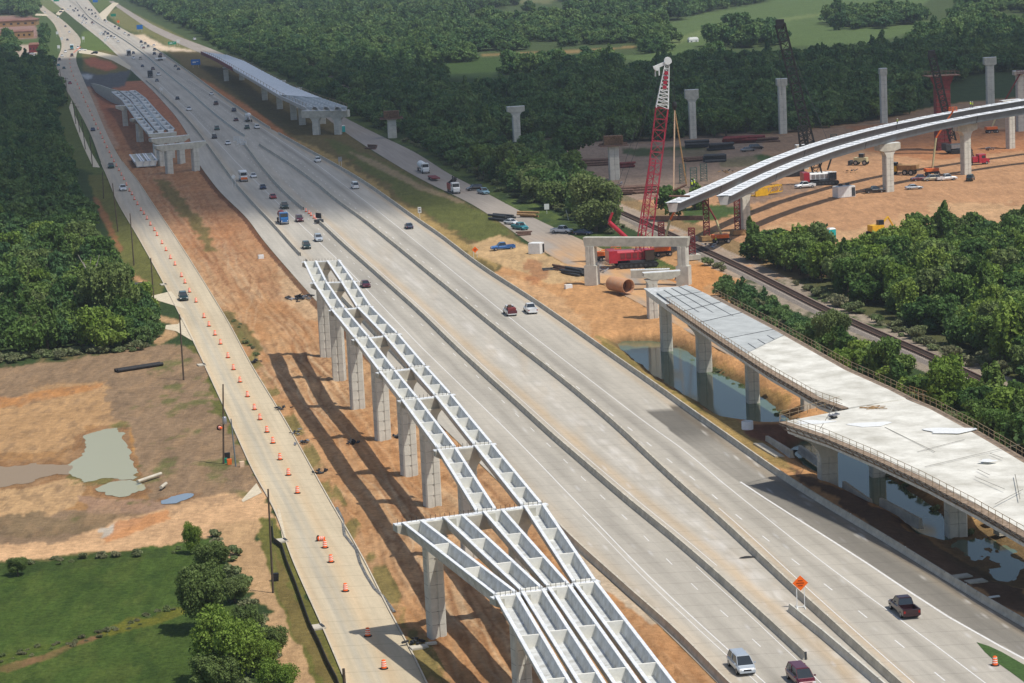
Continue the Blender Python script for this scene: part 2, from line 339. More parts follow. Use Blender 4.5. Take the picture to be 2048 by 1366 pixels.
zonef(cor*np.clip((GY-860)/300, 0, 1), S(176, 112, 84), 0, .8)
zone([(1125, 1080), (1170, 1100), (1260, 1190), (1330, 1240), (1300, 1250), (1240, 1200), (1190, 1165)], PALE, 0, 's', .9)
zone([(560, 520), (640, 590), (650, 640), (600, 640), (560, 600)], TAN, 0, 'm', .5)
for P in ([(320, 360), (345, 368), (372, 400), (410, 462), (430, 500), (412, 506), (380, 460), (345, 410), (325, 385)], [(440, 616), (470, 624), (500, 660), (520, 700), (512, 715), (490, 705), (462, 660)], [(304, 356), (322, 358), (330, 372), (310, 372)]):
    zone(P, S(116, 108, 66), .6, 'm', .85)
zonef(((u > 0) & (u < .09) & (GY < 520)).astype(float)*np.clip((fbm(GX*.4, GY*.08, 71)-.45)*8, 0, 1), S(128, 122, 72), .5, .8)
zonef(((u > .93) & (u < 1.0) & (GY > 390) & (GY < 900)).astype(float), S(90, 55, 38), 0, .8)
zone([(600, 590), (622, 600), (600, 608), (575, 600)], TAN, 0, 's', .6)
# big soil tracks under the ramp
zone([(165, 108), (205, 100), (255, 112), (262, 150), (210, 165), (165, 140)], S(120, 112, 66), .5, 's')
zone([(166, 118), (190, 116), (222, 124), (238, 136), (214, 142), (178, 132)], S(190, 116, 84), 0, 's')
zone([(150, 140), (200, 150), (262, 140), (250, 172), (210, 180), (170, 172)], S(96, 98, 100), 0, 's')
zone([(157, 148), (190, 150), (176, 160)], S(178, 184, 186), 0, 's')
zone([(150, 172), (184, 176), (215, 250), (240, 290), (225, 300), (190, 230)], S(186, 150, 124), 0, 's')
# left side near: verge, bare lot, pasture
zone([(215, 350), (236, 400), (275, 470), (330, 570), (310, 640), (320, 700), (390, 690), (420, 750), (450, 815), (500, 930), (520, 965), (480, 990), (300, 640), (262, 560), (225, 480), (196, 420), (175, 350)], VERGE, .7, 's')
zone([(186, 392), (200, 400), (215, 430), (232, 470), (246, 500), (240, 506), (220, 470), (200, 430)], S(160, 108, 74), 0, 's', .8)
zone([(270, 545), (292, 560), (300, 600), (290, 640), (275, 610)], S(196, 150, 108), 0, 'm')
zone([(310, 628), (360, 640), (352, 672), (320, 690), (300, 680), (330, 665), (345, 648), (312, 640)], S(196, 160, 118), 0, 's')
zone([(-300, 745), (0, 738), (180, 712), (300, 692), (340, 690), (392, 700), (440, 810), (500, 930), (524, 985), (420, 1020), (180, 1080), (-300, 1110)], STUB, .1, 'm')
zone([(-300, 755), (0, 800), (90, 770), (215, 758), (250, 850), (180, 870), (100, 930), (-300, 940)], S(196, 156, 110), 0, 'm')
zone([(-300, 800), (30, 790), (140, 770), (222, 762), (190, 782), (80, 800), (0, 820), (-300, 840)], S(200, 140, 84), 0, 'm', .8)
zone([(-300, 900), (120, 905), (175, 870), (170, 850), (250, 850), (282, 960), (300, 990), (300, 1020), (160, 1020), (-300, 1000)], S(178, 136, 90), 0, 's')
zone([(-300, 985), (60, 962), (120, 950), (160, 960), (168, 975), (150, 1010), (80, 1040), (-300, 1060)], S(206, 168, 122), 0, 's')
zone([(-300, 1020), (130, 1030), (320, 1010), (400, 1000), (440, 1005), (380, 1030), (170, 1062), (-300, 1085)], S(142, 120, 90), 0, 'm')
zone([(150, 990), (300, 1000), (345, 1010), (300, 1028), (180, 1026)], S(172, 140, 116), 0, 's', .8)
zone([(258, 850), (270, 880), (280, 960), (262, 940)], S(190, 140, 80), 0, 's')
zone([(-300, 1090), (100, 1078), (190, 1058), (270, 1030), (380, 1008), (440, 988), (520, 985), (590, 1060), (500, 1060), (330, 1098), (180, 1110), (60, 1120), (-300, 1135)], S(220, 178, 134), 0, 'm')
zone([(190, 1058), (270, 1040), (300, 1042), (230, 1070), (200, 1072)], S(206, 200, 186), 0, 'm', .8)
zone([(240, 1045), (330, 1022), (360, 1040), (260, 1075), (200, 1085)], S(214, 152, 100), 0, 'm', .9)
zone([(440, 1040), (530, 1045), (545, 1130), (600, 1240), (690, 1400), (560, 1400), (520, 1250), (440, 1100)], S(198, 162, 120), 0, 'm')
zone([(512, 1035), (548, 1035), (640, 1250), (700, 1390), (640, 1390), (560, 1215), (540, 1160)], S(118, 116, 62), .6, 's')
zone([(548, 1100), (600, 1210), (660, 1330), (690, 1380), (650, 1370), (600, 1290), (560, 1200)], S(134, 116, 72), .4, 's', .8)
zone([(-300, 1150), (60, 1120), (150, 1105), (200, 1100), (330, 1095), (420, 1085), (440, 1130), (470, 1250), (480, 1420), (-300, 1450)], GRASS, 1, 'm')
zone([(-300, 1150), (60, 1122), (160, 1104), (340, 1098), (340, 1112), (200, 1132), (-300, 1180)], S(66, 84, 42), .9, 's', .8)
zone([(-60, 1345), (60, 1318), (200, 1268), (205, 1274), (130, 1305), (20, 1345)], S(140, 108, 76), .1, 's')
zone([(200, 1262), (330, 1212), (352, 1218), (300, 1250), (215, 1276)], S(120, 118, 48), .8, 'm', .9)
zone([(0, 1330), (0, 1300), (100, 1285), (200, 1260), (100, 1300)], S(90, 104, 42), .9, 'm', .7)
for P_ in ([(150, 872), (205, 850), (252, 850), (284, 950), (282, 970), (180, 968), (120, 950), (140, 915)], [(180, 970), (260, 955), (312, 985), (250, 1000), (185, 996)], [(-300, 925), (0, 922), (125, 920), (150, 950), (60, 975), (-300, 1000)], [(300, 1006), (360, 984), (410, 984), (380, 1004)]):
    zone(P_, S(150, 112, 76), 0, 's', .85)
zone([(-300, 940), (0, 935), (120, 935), (60, 958), (-300, 980)], S(128, 108, 92), 0, 'm', .6)
lot = inpoly(*WARP['m'], [(-300, 745), (300, 692), (392, 700), (524, 985), (420, 1020), (-300, 1110)]).astype(float)
zonef(lot*np.clip((fbm(GX*.5, GY*.12, 151)-.5)*5, 0, 1), S(182, 148, 110), 0, .4); zonef(lot*np.clip((.45-fbm(GX*.9, GY*.3, 152))*6, 0, 1), S(124, 104, 84), 0, .4)
zonef(lot*np.clip((fbm(GX*.25, GY*.12, 153)-.62)*8, 0, 1)*(GX > at(250, 800).x), S(104, 112, 62), .6, .7)
law = inpoly(*WARP['m'], [(-300, 1150), (200, 1100), (440, 1090), (480, 1420), (-300, 1450)]).astype(float)
zonef(law*np.clip((fbm(GX*.35, GY*.12, 154)-.5)*5, 0, 1), S(104, 116, 58, .7), 1, .4); zonef(law*np.clip((.42-fbm(GX*.5, GY*.2, 155))*6, 0, 1), S(56, 82, 38, .7), 1, .45)
# right side: bank, canal, tracks, works yard
zone([(990, 545), (1060, 498), (1170, 540), (1300, 560), (1400, 520), (1490, 560), (1480, 640), (1700, 760), (2100, 960), (2100, 1300), (2040, 1250), (1740, 1062), (1380, 826), (1190, 684)], S(206, 156, 106), 0, 's')
zone([(940, 490), (1000, 470), (1080, 500), (1180, 560), (1100, 570), (1030, 540), (960, 515)], S(206, 172, 126), 0, 's')
zone([(985, 550), (1040, 560), (1120, 590), (1200, 650), (1200, 680), (1140, 655), (1050, 592)], S(212, 172, 128), 0, 'm', .7)
zone([(1040, 520), (1080, 520), (1100, 560), (1060, 570)], S(164, 104, 68), 0, 'm', .6)
zone([(1190, 672), (1230, 672), (1300, 735), (1400, 806), (1480, 845), (1530, 880), (1600, 950), (1540, 925), (1430, 850), (1330, 782), (1230, 712)], STRAW, .6, 's')
zone([(1200, 680), (1240, 690), (1330, 760), (1420, 815), (1415, 830), (1320, 772), (1230, 712)], S(136, 124, 70), .7, 'm', .7)
zone([(1330, 680), (1380, 680), (1480, 740), (1580, 800), (1560, 840), (1500, 790), (1420, 735)], S(180, 146, 92), .5, 'm', .8)
zone([(1480, 850), (1560, 846), (1610, 850), (1620, 882), (1560, 892), (1500, 875)], S(130, 88, 66), 0, 's')
zone([(1560, 930), (1680, 980), (1800, 1030), (1900, 1080), (2060, 1170), (2100, 1260), (2000, 1215), (1760, 1065), (1620, 975)], S(120, 92, 72), .1, 'm')
zone([(1640, 820), (1760, 900), (1900, 980), (2100, 1080), (2100, 1140), (1900, 1040), (1760, 950), (1640, 860)], S(196, 156, 104), .3, 'm')
zone([(1140, 375), (1240, 300), (1180, 290), (1080, 282), (1250, 284), (1520, 268), (1720, 245), (1900, 208), (2200, 180), (2200, 520), (2048, 452), (1800, 545), (1560, 560), (1480, 545), (1420, 500), (1330, 460)], S(196, 150, 110), 0, 's')
zone([(1060, 275), (1250, 280), (1520, 264), (1520, 330), (1380, 400), (1250, 400), (1140, 350), (1060, 300)], S(158, 136, 118), 0, 'm')
zone([(1520, 268), (1720, 245), (1900, 210), (2200, 180), (2200, 240), (1900, 280), (1700, 300), (1520, 330)], S(170, 138, 110), 0, 'm')
zone([(1250, 298), (1400, 292), (1440, 304), (1400, 314), (1270, 312)], S(78, 90, 56), .6, 'm')
zone([(1450, 318), (1530, 308), (1560, 318), (1500, 335), (1440, 335)], S(74, 96, 50), .7, 'm')
zone([(1370, 420), (1470, 405), (1510, 420), (1440, 440), (1370, 450)], S(80, 100, 54), .7, 'm')
zone([(1440, 395), (1560, 370), (1650, 350), (1650, 375), (1560, 395), (1450, 415)], S(150, 124, 104), 0, 'm')
zone([(1320, 300), (1500, 300), (1560, 350), (1470, 390), (1360, 380)], S(150, 128, 108), 0, 'm', .6)
zone([(1195, 500), (1250, 478), (1420, 470), (1440, 560), (1380, 600), (1190, 580)], S(200, 154, 106), 0, 's')
zone([(1700, 250), (1800, 250), (2060, 262), (2060, 300), (1850, 320), (1740, 300)], S(180, 120, 78), 0, 'm', .8)
zone([(1180, 520), (1290, 540), (1420, 520), (1480, 545), (1400, 590), (1250, 575)], S(210, 150, 92), 0, 'm')
zone([(1500, 470), (1700, 440), (2000, 400), (2100, 430), (1900, 470), (1640, 520)], S(214, 176, 132), 0, 'l', .6)
# verge between service road and railway, strips by the rails
RLo, RRo, RLn = RL(GY), RR(GY), RAIL(GY)
zonef(((GX > RRo) & (GX < RRo+7) & (GY > 560) & (GY < 1500)).astype(float)*np.clip((fbm(GX*.2, GY*.08, 91)-.3)*4, 0, 1), S(96, 112, 60), .8)
zonef(((GX > RLn-5) & (GX < RLn+6) & (GY > 225) & (GY < 2000)).astype(float)*np.clip((fbm(GX*.25, GY*.1, 95)-.25)*6, 0, 1), S(176, 160, 142), 0, .9)
zonef(((GX > RLn+6) & (GX < RLn+12) & (GY > 340) & (GY < 1200)).astype(float), S(110, 106, 72), .5, .6)
zonef(((GZ < -.5)&(GY < 540)).astype(float)*np.clip(-(GZ+.5)/1.0, 0, 1), S(96, 84, 60), .1, .8)
def grid_mesh(name, X, Y, Z, rgb, veg, m):
    nr, nc = X.shape; v = np.stack([X, Y, Z], -1).reshape(-1, 3).astype(np.float32)
    i = np.arange(nr*nc).reshape(nr, nc)
    q = np.stack([i[:-1, :-1], i[:-1, 1:], i[1:, 1:], i[1:, :-1]], -1).reshape(-1, 4).astype(np.int32)
    me = bpy.data.meshes.new(name); me.vertices.add(len(v)); me.vertices.foreach_set('co', v.ravel())
    me.loops.add(q.size); me.loops.foreach_set('vertex_index', q.ravel()); me.polygons.add(len(q))
    me.polygons.foreach_set('loop_start', np.arange(0, q.size, 4, dtype=np.int32)); me.polygons.foreach_set('use_smooth', np.ones(len(q), bool))
    me.update(calc_edges=True)
    a = me.color_attributes.new('soil', 'FLOAT_COLOR', 'POINT'); a.data.foreach_set('color', np.concatenate([rgb.reshape(-1, 3), veg.reshape(-1, 1)], 1).astype(np.float32).ravel())
    me.materials.append(m); o = bpy.data.objects.new(name, me); COL.objects.link(o); return o
def ground_material():
    m, n, l, b = nmat('ground_soil_and_grass'); b.inputs['Roughness'].default_value = .95; b.inputs['Specular IOR Level'].default_value = .12
    at_ = n.new('ShaderNodeVertexColor'); at_.layer_name = 'soil'; tc = n.new('ShaderNodeTexCoord')
    def noise(sc, det=5, ro=.7, sx=1, sy=1):
        mp = n.new('ShaderNodeMapping'); mp.inputs['Scale'].default_value = (sx, sy, 1); l.new(tc.outputs['Object'], mp.inputs[0])
        z = n.new('ShaderNodeTexNoise'); z.inputs['Scale'].default_value = sc; z.inputs['Detail'].default_value = det; z.inputs['Roughness'].default_value = ro; l.new(mp.outputs[0], z.inputs[0]); return z.outputs[0]
    def rng_(src, a, b_, c, d):
        r = n.new('ShaderNodeMapRange'); r.inputs[1].default_value = a; r.inputs[2].default_value = b_; r.inputs[3].default_value = c; r.inputs[4].default_value = d; l.new(src, r.inputs[0]); return r.outputs[0]
    def mul(a, b_):
        k = n.new('ShaderNodeMath'); k.operation = 'MULTIPLY'; l.new(a, k.inputs[0]); l.new(b_, k.inputs[1]); return k.outputs[0]
    f = mul(mul(rng_(noise(.9, 8), .3, .7, .74, 1.24), rng_(noise(.07, 5), .3, .7, .84, 1.16)), rng_(noise(.35, 4, .6, 1.6, .35), .35, .65, .86, 1.12))
    vm = n.new('ShaderNodeVectorMath'); vm.operation = 'SCALE'; l.new(at_.outputs['Color'], vm.inputs[0]); l.new(f, vm.inputs[3])
    # grass: speckle between green and straw
    g1 = n.new('ShaderNodeMix'); g1.data_type = 'RGBA'; g1.blend_type = 'MULTIPLY'
    gr = n.new('ShaderNodeValToRGB'); e = gr.color_ramp.elements; e[0].position = .35; e[0].color = (.55, .62, .5, 1); e[1].position = .68; e[1].color = (1.35, 1.28, 1.15, 1)
    l.new(noise(1.6, 8, .75), gr.inputs[0]); l.new(at_.outputs['Alpha'], g1.inputs[0]); l.new(vm.outputs[0], g1.inputs[6]); l.new(gr.outputs[0], g1.inputs[7])
    l.new(g1.outputs[2], b.inputs['Base Color'])
    bp = n.new('ShaderNodeBump'); bp.inputs['Strength'].default_value = .7; bp.inputs['Distance'].default_value = .6
    ad = n.new('ShaderNodeMath'); ad.operation = 'ADD'; l.new(noise(.8, 8, .75), ad.inputs[0]); l.new(noise(.25, 4, .6, 2, .3), ad.inputs[1]); l.new(ad.outputs[0], bp.inputs['Height']); l.new(bp.outputs[0], b.inputs['Normal'])
    return m
tag(grid_mesh('ground', GX, GY, GZ, RGB, VEG, ground_material()), kind='structure')
# ---------------------------------------------------------------- road slabs
def conc_material(name, streak=1.):
    m, n, l, b = nmat(name); b.inputs['Roughness'].default_value = .85; b.inputs['Specular IOR Level'].default_value = .25
    a = n.new('ShaderNodeVertexColor'); a.layer_name = 'soil'; uv = n.new('ShaderNodeAttribute'); uv.attribute_name = 'st'
    def noise(sc, det, ro, sx, sy):
        mp = n.new('ShaderNodeMapping'); mp.inputs['Scale'].default_value = (sx, sy, 1); l.new(uv.outputs['Vector'], mp.inputs[0])
        z = n.new('ShaderNodeTexNoise'); z.inputs['Scale'].default_value = sc; z.inputs['Detail'].default_value = det; z.inputs['Roughness'].default_value = ro; l.new(mp.outputs[0], z.inputs[0])
        return z.outputs[0]
    def rr(s, c, d, a_=.3, b_=.7):
        r = n.new('ShaderNodeMapRange'); r.inputs[1].default_value = a_; r.inputs[2].default_value = b_; r.inputs[3].default_value = c; r.inputs[4].default_value = d; l.new(s, r.inputs[0]); return r.outputs[0]
    def mul(p, q):
        k = n.new('ShaderNodeMath'); k.operation = 'MULTIPLY'; l.new(p, k.inputs[0]); l.new(q, k.inputs[1]); return k.outputs[0]
    f = mul(mul(rr(noise(1, 5, .6, 1.1, .03), .88, 1.1), rr(noise(1, 4, .6, .12, .02), .9, 1.08)), rr(noise(1.3, 8, .75, 1, .5), .93, 1.06))
    # slab joints
    sx = n.new('ShaderNodeSeparateXYZ'); l.new(uv.outputs['Vector'], sx.inputs[0])
    fr = n.new('ShaderNodeMath'); fr.operation = 'PINGPONG'; fr.inputs[1].default_value = 2.6; l.new(sx.outputs['Y'], fr.inputs[0])
    jn = rr(fr.outputs[0], .78, 1., 0, .18)
    f = mul(f, jn)
    vm = n.new('ShaderNodeVectorMath'); vm.operation = 'SCALE'; l.new(a.outputs['Color'], vm.inputs[0]); l.new(f, vm.inputs[3]); l.new(vm.outputs[0], b.inputs['Base Color'])
    return m
CONC = conc_material('worn_road_concrete')
def ysteps(y0, y1, k=8.):
    r = [y0]
    while r[-1] < y1: r.append(min(y1, r[-1]+max(1.2, k*r[-1]**2/4e5)))
    return np.array(r)
def road_strip(name, fa, fb, y0, y1, ncol, z, colf, m=None):
    Y = ysteps(y0, y1); U = np.linspace(0, 1, ncol); YY = np.repeat(Y[:, None], ncol, 1); a, b = fa(Y)[:, None], fb(Y)[:, None]
    XX = a+(b-a)*U; s = np.cumsum(np.hypot(np.diff(Y, prepend=Y[0]), np.diff(fa(Y), prepend=fa(Y)[0])))
    rgb = colf(XX, YY); o = grid_mesh(name, XX, YY, np.full(XX.shape, z), rgb, np.zeros(XX.shape), m or CONC)
    st = o.data.attributes.new('st', 'FLOAT_VECTOR', 'POINT'); st.data.foreach_set('vector', np.stack([XX-B1(YY), np.repeat(s[:, None], ncol, 1), XX*0], -1).astype(np.float32).ravel())
    return tag(o, kind='structure')
CC = np.array(S(197, 190, 176)); TS = np.array(S(216, 180, 128))
def g(x, c, w): return np.exp(-((x-c)/w)**2)
SW = Curve([(300, 150), (384, 228), (470, 322), (560, 410), (692, 535), (838, 690), (1000, 846.6), (1051, 898), (1102.5, 951.7), (1153.8, 1005.5), (1192, 1044), (1256, 1111), (1320, 1175), (1384.4, 1234), (1448.5, 1293), (1530, 1366)])
D2 = Curve([(400, 230), (480, 300), (560, 382), (700, 520), (900, 700), (1021.8, 818.4), (1050, 845.3), (1080.7, 874.8), (1111.5, 903), (1144.8, 936.3), (1179, 969.6), (1217.8, 1006.8), (1261, 1044), (1305, 1090), (1351, 1136), (1400, 1185), (1458.7, 1236), (1600, 1366)])
D1 = Curve([(540, 283), (600, 325), (700, 408), (840, 518), (950, 610), (1069, 709.5), (1096, 728.7), (1125.6, 751.8), (1153.8, 773.5), (1185.8, 800.5), (1216.6, 824.8), (1252.4, 851.7), (1288.3, 879.9), (1324, 910.6), (1369, 944), (1410, 976.6), (1457.5, 1018.3), (1560, 1100), (1690, 1200), (1765.7, 1261.4), (1846.8, 1326.2), (1890, 1362)])
W3 = Curve([(560, 280), (640, 333), (760, 425), (900, 538), (1050, 660), (1180, 760), (1302, 854), (1350, 886), (1400, 926), (1439, 961), (1488, 1000), (1536.7, 1038.8), (1600, 1090), (1700, 1166), (1790, 1232), (1850, 1275), (1970, 1366)])
W4 = Curve([(1400, 905), (1491.8, 972), (1563, 1018), (1645, 1070), (1714, 1113), (1767.6, 1150), (1848, 1203), (1928, 1254), (2048, 1318)])
def hcol(X, Y):
    c = np.repeat(np.repeat(CC[None, None], X.shape[0], 0), X.shape[1], 1)
    def dark(k, v): c[:] = c*(1-k*v)[..., None]
    n = fbm(X*.5, Y*.05, 101)
    dl, d1, w3, w4, sw, d2 = BL(Y), D1(Y), W3(Y), W4(Y), SW(Y), D2(Y)
    dark(g(X, (sw+d2)/2, 1.1), .17); dark(g(X, (d2+B1(Y))/2, 1.0), .10); dark(g(X, d2-3.6-3.6, 1.), .06)
    dark(g(X, (d1+w3)/2+.1, 1.0), .24); dark(g(X, d1-.9, .8), .08); dark(g(X, w3+2.2, 1.), .05)
    med = ((X > B1(Y)) & (X < B2(Y))).astype(float)*np.clip((900-Y)/300, 0, 1)
    s = (g(X, B1(Y)+2.6, 1.0)*.38+np.clip((n-.5)*3, 0, 1)*.16)*med
    c[:] = c*(1-s[..., None])+TS*s[..., None]
    s = g(X, (B1(Y)+B2(Y))/2+1., 1.2)*med*np.clip((fbm(X*.9, Y*.35, 111)-.45)*6, 0, 1)*.55
    c[:] = c*(1-s[..., None])+np.array(S(232, 226, 216))*s[..., None]
    s = g(X, B2(Y)+1.6, .6)*np.clip((360-Y)/40, 0, 1)*.5+g(X, BR(Y)-1.2, .7)*.4+g(X, BL(Y)+1.4, 1)*.25
    c[:] = c*(1-s[..., None])+np.array(S(206, 178, 138))*s[..., None]
    # dark resurfaced exit lane along the right barrier
    y1 = at(1380, 812).y; k = ((X > np.minimum(w4+.5, BR(Y)-.5)) & (Y < y1+(X-at(1380, 812).x)*.35)).astype(float)
    bx = X-BR(Y)
    e = at(1420, 880); w = np.clip((y1-Y)/3, 0, 1)*5.9+.4
    k = ((bx > -w) & (Y < y1) & (Y > 200) & ((X > w4+.2) | (Y > 320))).astype(float)
    c[:] = c*(1-k[..., None]*(.32+.34*np.clip((Y-(y1-34))/14, 0, 1)[..., None]))
    sp = k*np.clip((fbm(X*1.3, Y*1.3, 121, 2)-.7)*9, 0, 1)*(bx > -2.5)
    c[:] = c*(1-sp[..., None])+np.array(S(220, 215, 205))*sp[..., None]
    k = ((X > w4+.25) & (Y < 345)).astype(float)*.2; k2 = g(X, w4+2.6, 1.4)*(Y < 345)*.12; c[:] = c*(1-k-k2)[..., None]
    k = g(X, (w3+w4)/2, .9)*.10; dark(k, 1.); dark(np.clip((fbm(X*.35, Y*.03, 141)-.5)*4, 0, 1), .08)
    fl_ = np.clip((fbm(X*2.6, Y*2.6, 145, 2)-.84)*20, 0, 1)*(Y < 420)*.35; c[:] = c*(1-fl_[..., None])+.7*fl_[..., None]
    # older asphalt left of the left barrier, towards the far end
    return np.clip(c, .02, .9)
road_strip('freeway', L0, lambda Y: BR(Y)+.55, 150, 3900, 110, .02, hcol)
def fcol(X, Y):
    c = np.repeat(np.repeat(np.array(S(214, 198, 168))[None, None], X.shape[0], 0), X.shape[1], 1)
    w = (X-FL(Y))/(FR(Y)-FL(Y))
    k = g(w, .27, .06)*.55+g(w, .42, .05)*.4; c[:] = c*(1-k[..., None])+np.array(S(186, 182, 168))*k[..., None]
    k = np.clip((g(w, .6, .1)+g(w, .05, .05))*.3, 0, 1); c[:] = c*(1-k[..., None])+np.array(S(224, 186, 136))*k[..., None]
    k = np.clip((Y-560)/160, 0, 1)*.6; c[:] = c*(1-k[..., None])+np.array(S(178, 170, 158))*k[..., None]
    return c
road_strip('left_service_road', FL, FR, 150, 3300, 40, .02, fcol)
def rcol(X, Y):
    c = np.repeat(np.repeat(np.array(S(170, 160, 148))[None, None], X.shape[0], 0), X.shape[1], 1)
    k = np.clip((640-Y)/60, 0, 1)*np.clip(.35+(fbm(X*.3, Y*.08, 131)-.4)*4, 0, 1); c[:] = c*(1-k[..., None])+np.array(S(210, 166, 118))*k[..., None]
    return c
road_strip('right_service_road', RL, RR, 300, 3200, 30, .03, rcol)
# kerbs of the left service road
mb = MB()
for f, o in ((FL, -.16), (FR, .02)):
    yy = ysteps(200, 900, 14); mb.sweep([(0, 0), (0, .16), (.16, .16), (.16, 0)], [(float(f(y))+o, y, 0) for y in yy])
tag(mb.build('kerb', mat('kerb_concrete', S(216, 204, 182), .9, .1, 1)), kind='structure')
# driveway aprons and drain inlets
ap = MB()
for P in ([(342, 582), (372, 618), (352, 612), (306, 598), (302, 592), (335, 584)], [(366, 634), (382, 668), (392, 686), (352, 662), (330, 658), (332, 650), (356, 648)], [(513, 966), (524, 985), (486, 1004), (483, 1000)], [(143, 200), (150, 230), (180, 300), (200, 335), (186, 334), (168, 296), (150, 250), (138, 215)], [(554, 1015), (566, 1085), (574, 1084), (560, 1020)]):
    q = [at(x, y, .05) for x, y in P]; ap.poly(q, [tuple(range(len(q)))])
for P in ([(126, 14), (131, 18), (119, 31), (111, 28)], [(156, 97), (170, 99), (200, 104), (235, 112), (262, 133), (260, 140), (225, 121), (190, 110), (158, 106)], [(203, 38), (198, 28), (216, 13), (226, 5), (238, 6), (229, 14), (213, 34), (213, 46)], [(72, 27), (92, 28), (98, 32), (70, 31)], [(84, 126), (118, 124), (118, 129), (84, 130)], [(84, 160), (124, 158), (126, 164), (84, 167)]):
    q = [at(x, y, .07) for x, y in P]; ap.poly(q, [tuple(range(len(q)))])
tag(ap.build('driveway', mat('apron_concrete', S(226, 212, 184), .9, .1, 1)), kind='structure')
q = [at(x, y, .05) for x, y in ((1953, 1284), (1978, 1292), (2004, 1304), (2060, 1336), (2080, 1392), (2046, 1362), (2016, 1340), (1990, 1322), (1970, 1304))]
gm = mat('rough_grass_strip', (.05, .10, .022), .95, .25, 2.5); tag(MB().poly(q, [tuple(range(len(q)))]).build('grass_verge', gm), kind='structure')
# painted markings
mk = MB(); LW = .06
def line(f, y0, y1, dash=None, w=LW, off=0.):
    y = y0
    while y < y1:
        L = 3.05 if dash else 12.19
        ye = min(y+L, y1); st = max(2, 2)
        P = [(float(f(y)), y), (float(f(ye)), ye)]
        mk.poly([(P[0][0]-w+off, P[0][1], .03), (P[0][0]+w+off, P[0][1], .03), (P[1][0]+w+off, P[1][1], .03), (P[1][0]-w+off, P[1][1], .03)], [(0, 1, 2, 3)])
        y += 12.19 if dash else L
line(SW, 200, 1400, w=.075); line(D2, 204, 1400, 1); line(D1, 201, 1400, 1, w=.08); line(W3, 200, 1400, w=.075)
line(W4, 200, 345, w=.15); line(SW, 200, 330, w=.05, off=-.75)
line(B1, 300, 700, off=1.6, w=.05); line(B1, 200, 300, off=-.9, w=.05); line(B2, 200, 330, off=1.9, w=.06)
line(lambda Y: B1(Y)+3.6, 700, 1500, 1); line(lambda Y: B1(Y)-3.6, 1400, 2600, 1, .1); line(lambda Y: B1(Y)-7.2, 1000, 2600, 1, .1); line(lambda Y: B1(Y)+7.2, 1000, 2600, 1, .1)
tag(mk.build('lane_markings', mat('worn_white_road_paint', (.72, .71, .68), .7, .12, 3)), kind='structure')
# ---------------------------------------------------------------- water
def water_mat(name, col, rough=.05):
    m, n, l, b = nmat(name); b.inputs['Base Color'].default_value = (*col, 1); b.inputs['Roughness'].default_value = rough; b.inputs['Specular IOR Level'].default_value = .16
    tc = n.new('ShaderNodeTexCoord'); z = n.new('ShaderNodeTexNoise'); z.inputs['Scale'].default_value = 1.2; z.inputs['Detail'].default_value = 3; l.new(tc.outputs['Object'], z.inputs[0])
    bp = n.new('ShaderNodeBump'); bp.inputs['Strength'].default_value = .03; bp.inputs['Distance'].default_value = .1; l.new(z.outputs[0], bp.inputs['Height']); l.new(bp.outputs[0], b.inputs['Normal']); return m
wm = water_mat('green_canal_water', (.085, .125, .075), .09); mb = MB()
a = [at(*p, WZ) for p in ((1225, 670), (1400, 670), (1640, 860), (1640, 905), (1500, 890), (1240, 720))]
tag(MB().poly(a, [tuple(range(6))]).build('canal_water', wm), kind='structure')
a = [at(*p, WZ-.01) for p in ((1660, 868), (1700, 880), (1800, 960), (1900, 1040), (2080, 1090), (2080, 1190), (1960, 1160), (1850, 1090), (1700, 990), (1585, 945), (1590, 905))]
tag(MB().poly(a, [tuple(range(11))]).build('ditch_water', wm), kind='structure')
def smooth_poly(P, it=2):
    for _ in range(it):
        P = [q for i in range(len(P)) for q in ((P[i]*.75+P[(i+1) % len(P)]*.25), (P[i]*.25+P[(i+1) % len(P)]*.75))]
    return P
pm = water_mat('milky_puddle_water', (.34, .33, .215), .25)
pm2 = water_mat('muddy_puddle_water', (.27, .20, .13), .5)
for k, (P, nm_, mm) in enumerate((([(650, 740), (780, 700), (900, 690), (960, 700), (1000, 850), (1060, 1000), (1080, 1060), (1060, 1100), (950, 1090), (820, 1085), (700, 1100), (600, 1070), (540, 1040), (500, 985), (600, 910), (690, 850)], 'puddle', pm), ([(560, 1060), (480, 1050), (350, 1060), (200, 1120), (0, 1170), (-300, 1200), (-300, 990), (0, 980), (100, 985), (300, 965), (480, 975), (560, 960)], 'puddle', pm2), ([(750, 1150), (850, 1110), (1000, 1100), (1080, 1110), (1150, 1170), (1050, 1200), (900, 1220), (820, 1210)], 'puddle', pm), ([(1210, 1275), (1300, 1225), (1450, 1205), (1560, 1200), (1500, 1228), (1400, 1255)], 'puddle', water_mat('clear_puddle_water', (.20, .25, .30), .04)))):
    q = smooth_poly([at(x/3.902, 680+y/3.902, .03+.012*k) for x, y in P], 3); q = [p+Vector(((fbm(np.array(p.x*.45), np.array(p.y*.25), 171)-.5)*2.6, (fbm(np.array(p.x*.45), np.array(p.y*.25), 172)-.5)*5, 0)) for p in q]; tag(MB().poly(q, [tuple(range(len(q)))]).build(nm_, mm), kind='structure')
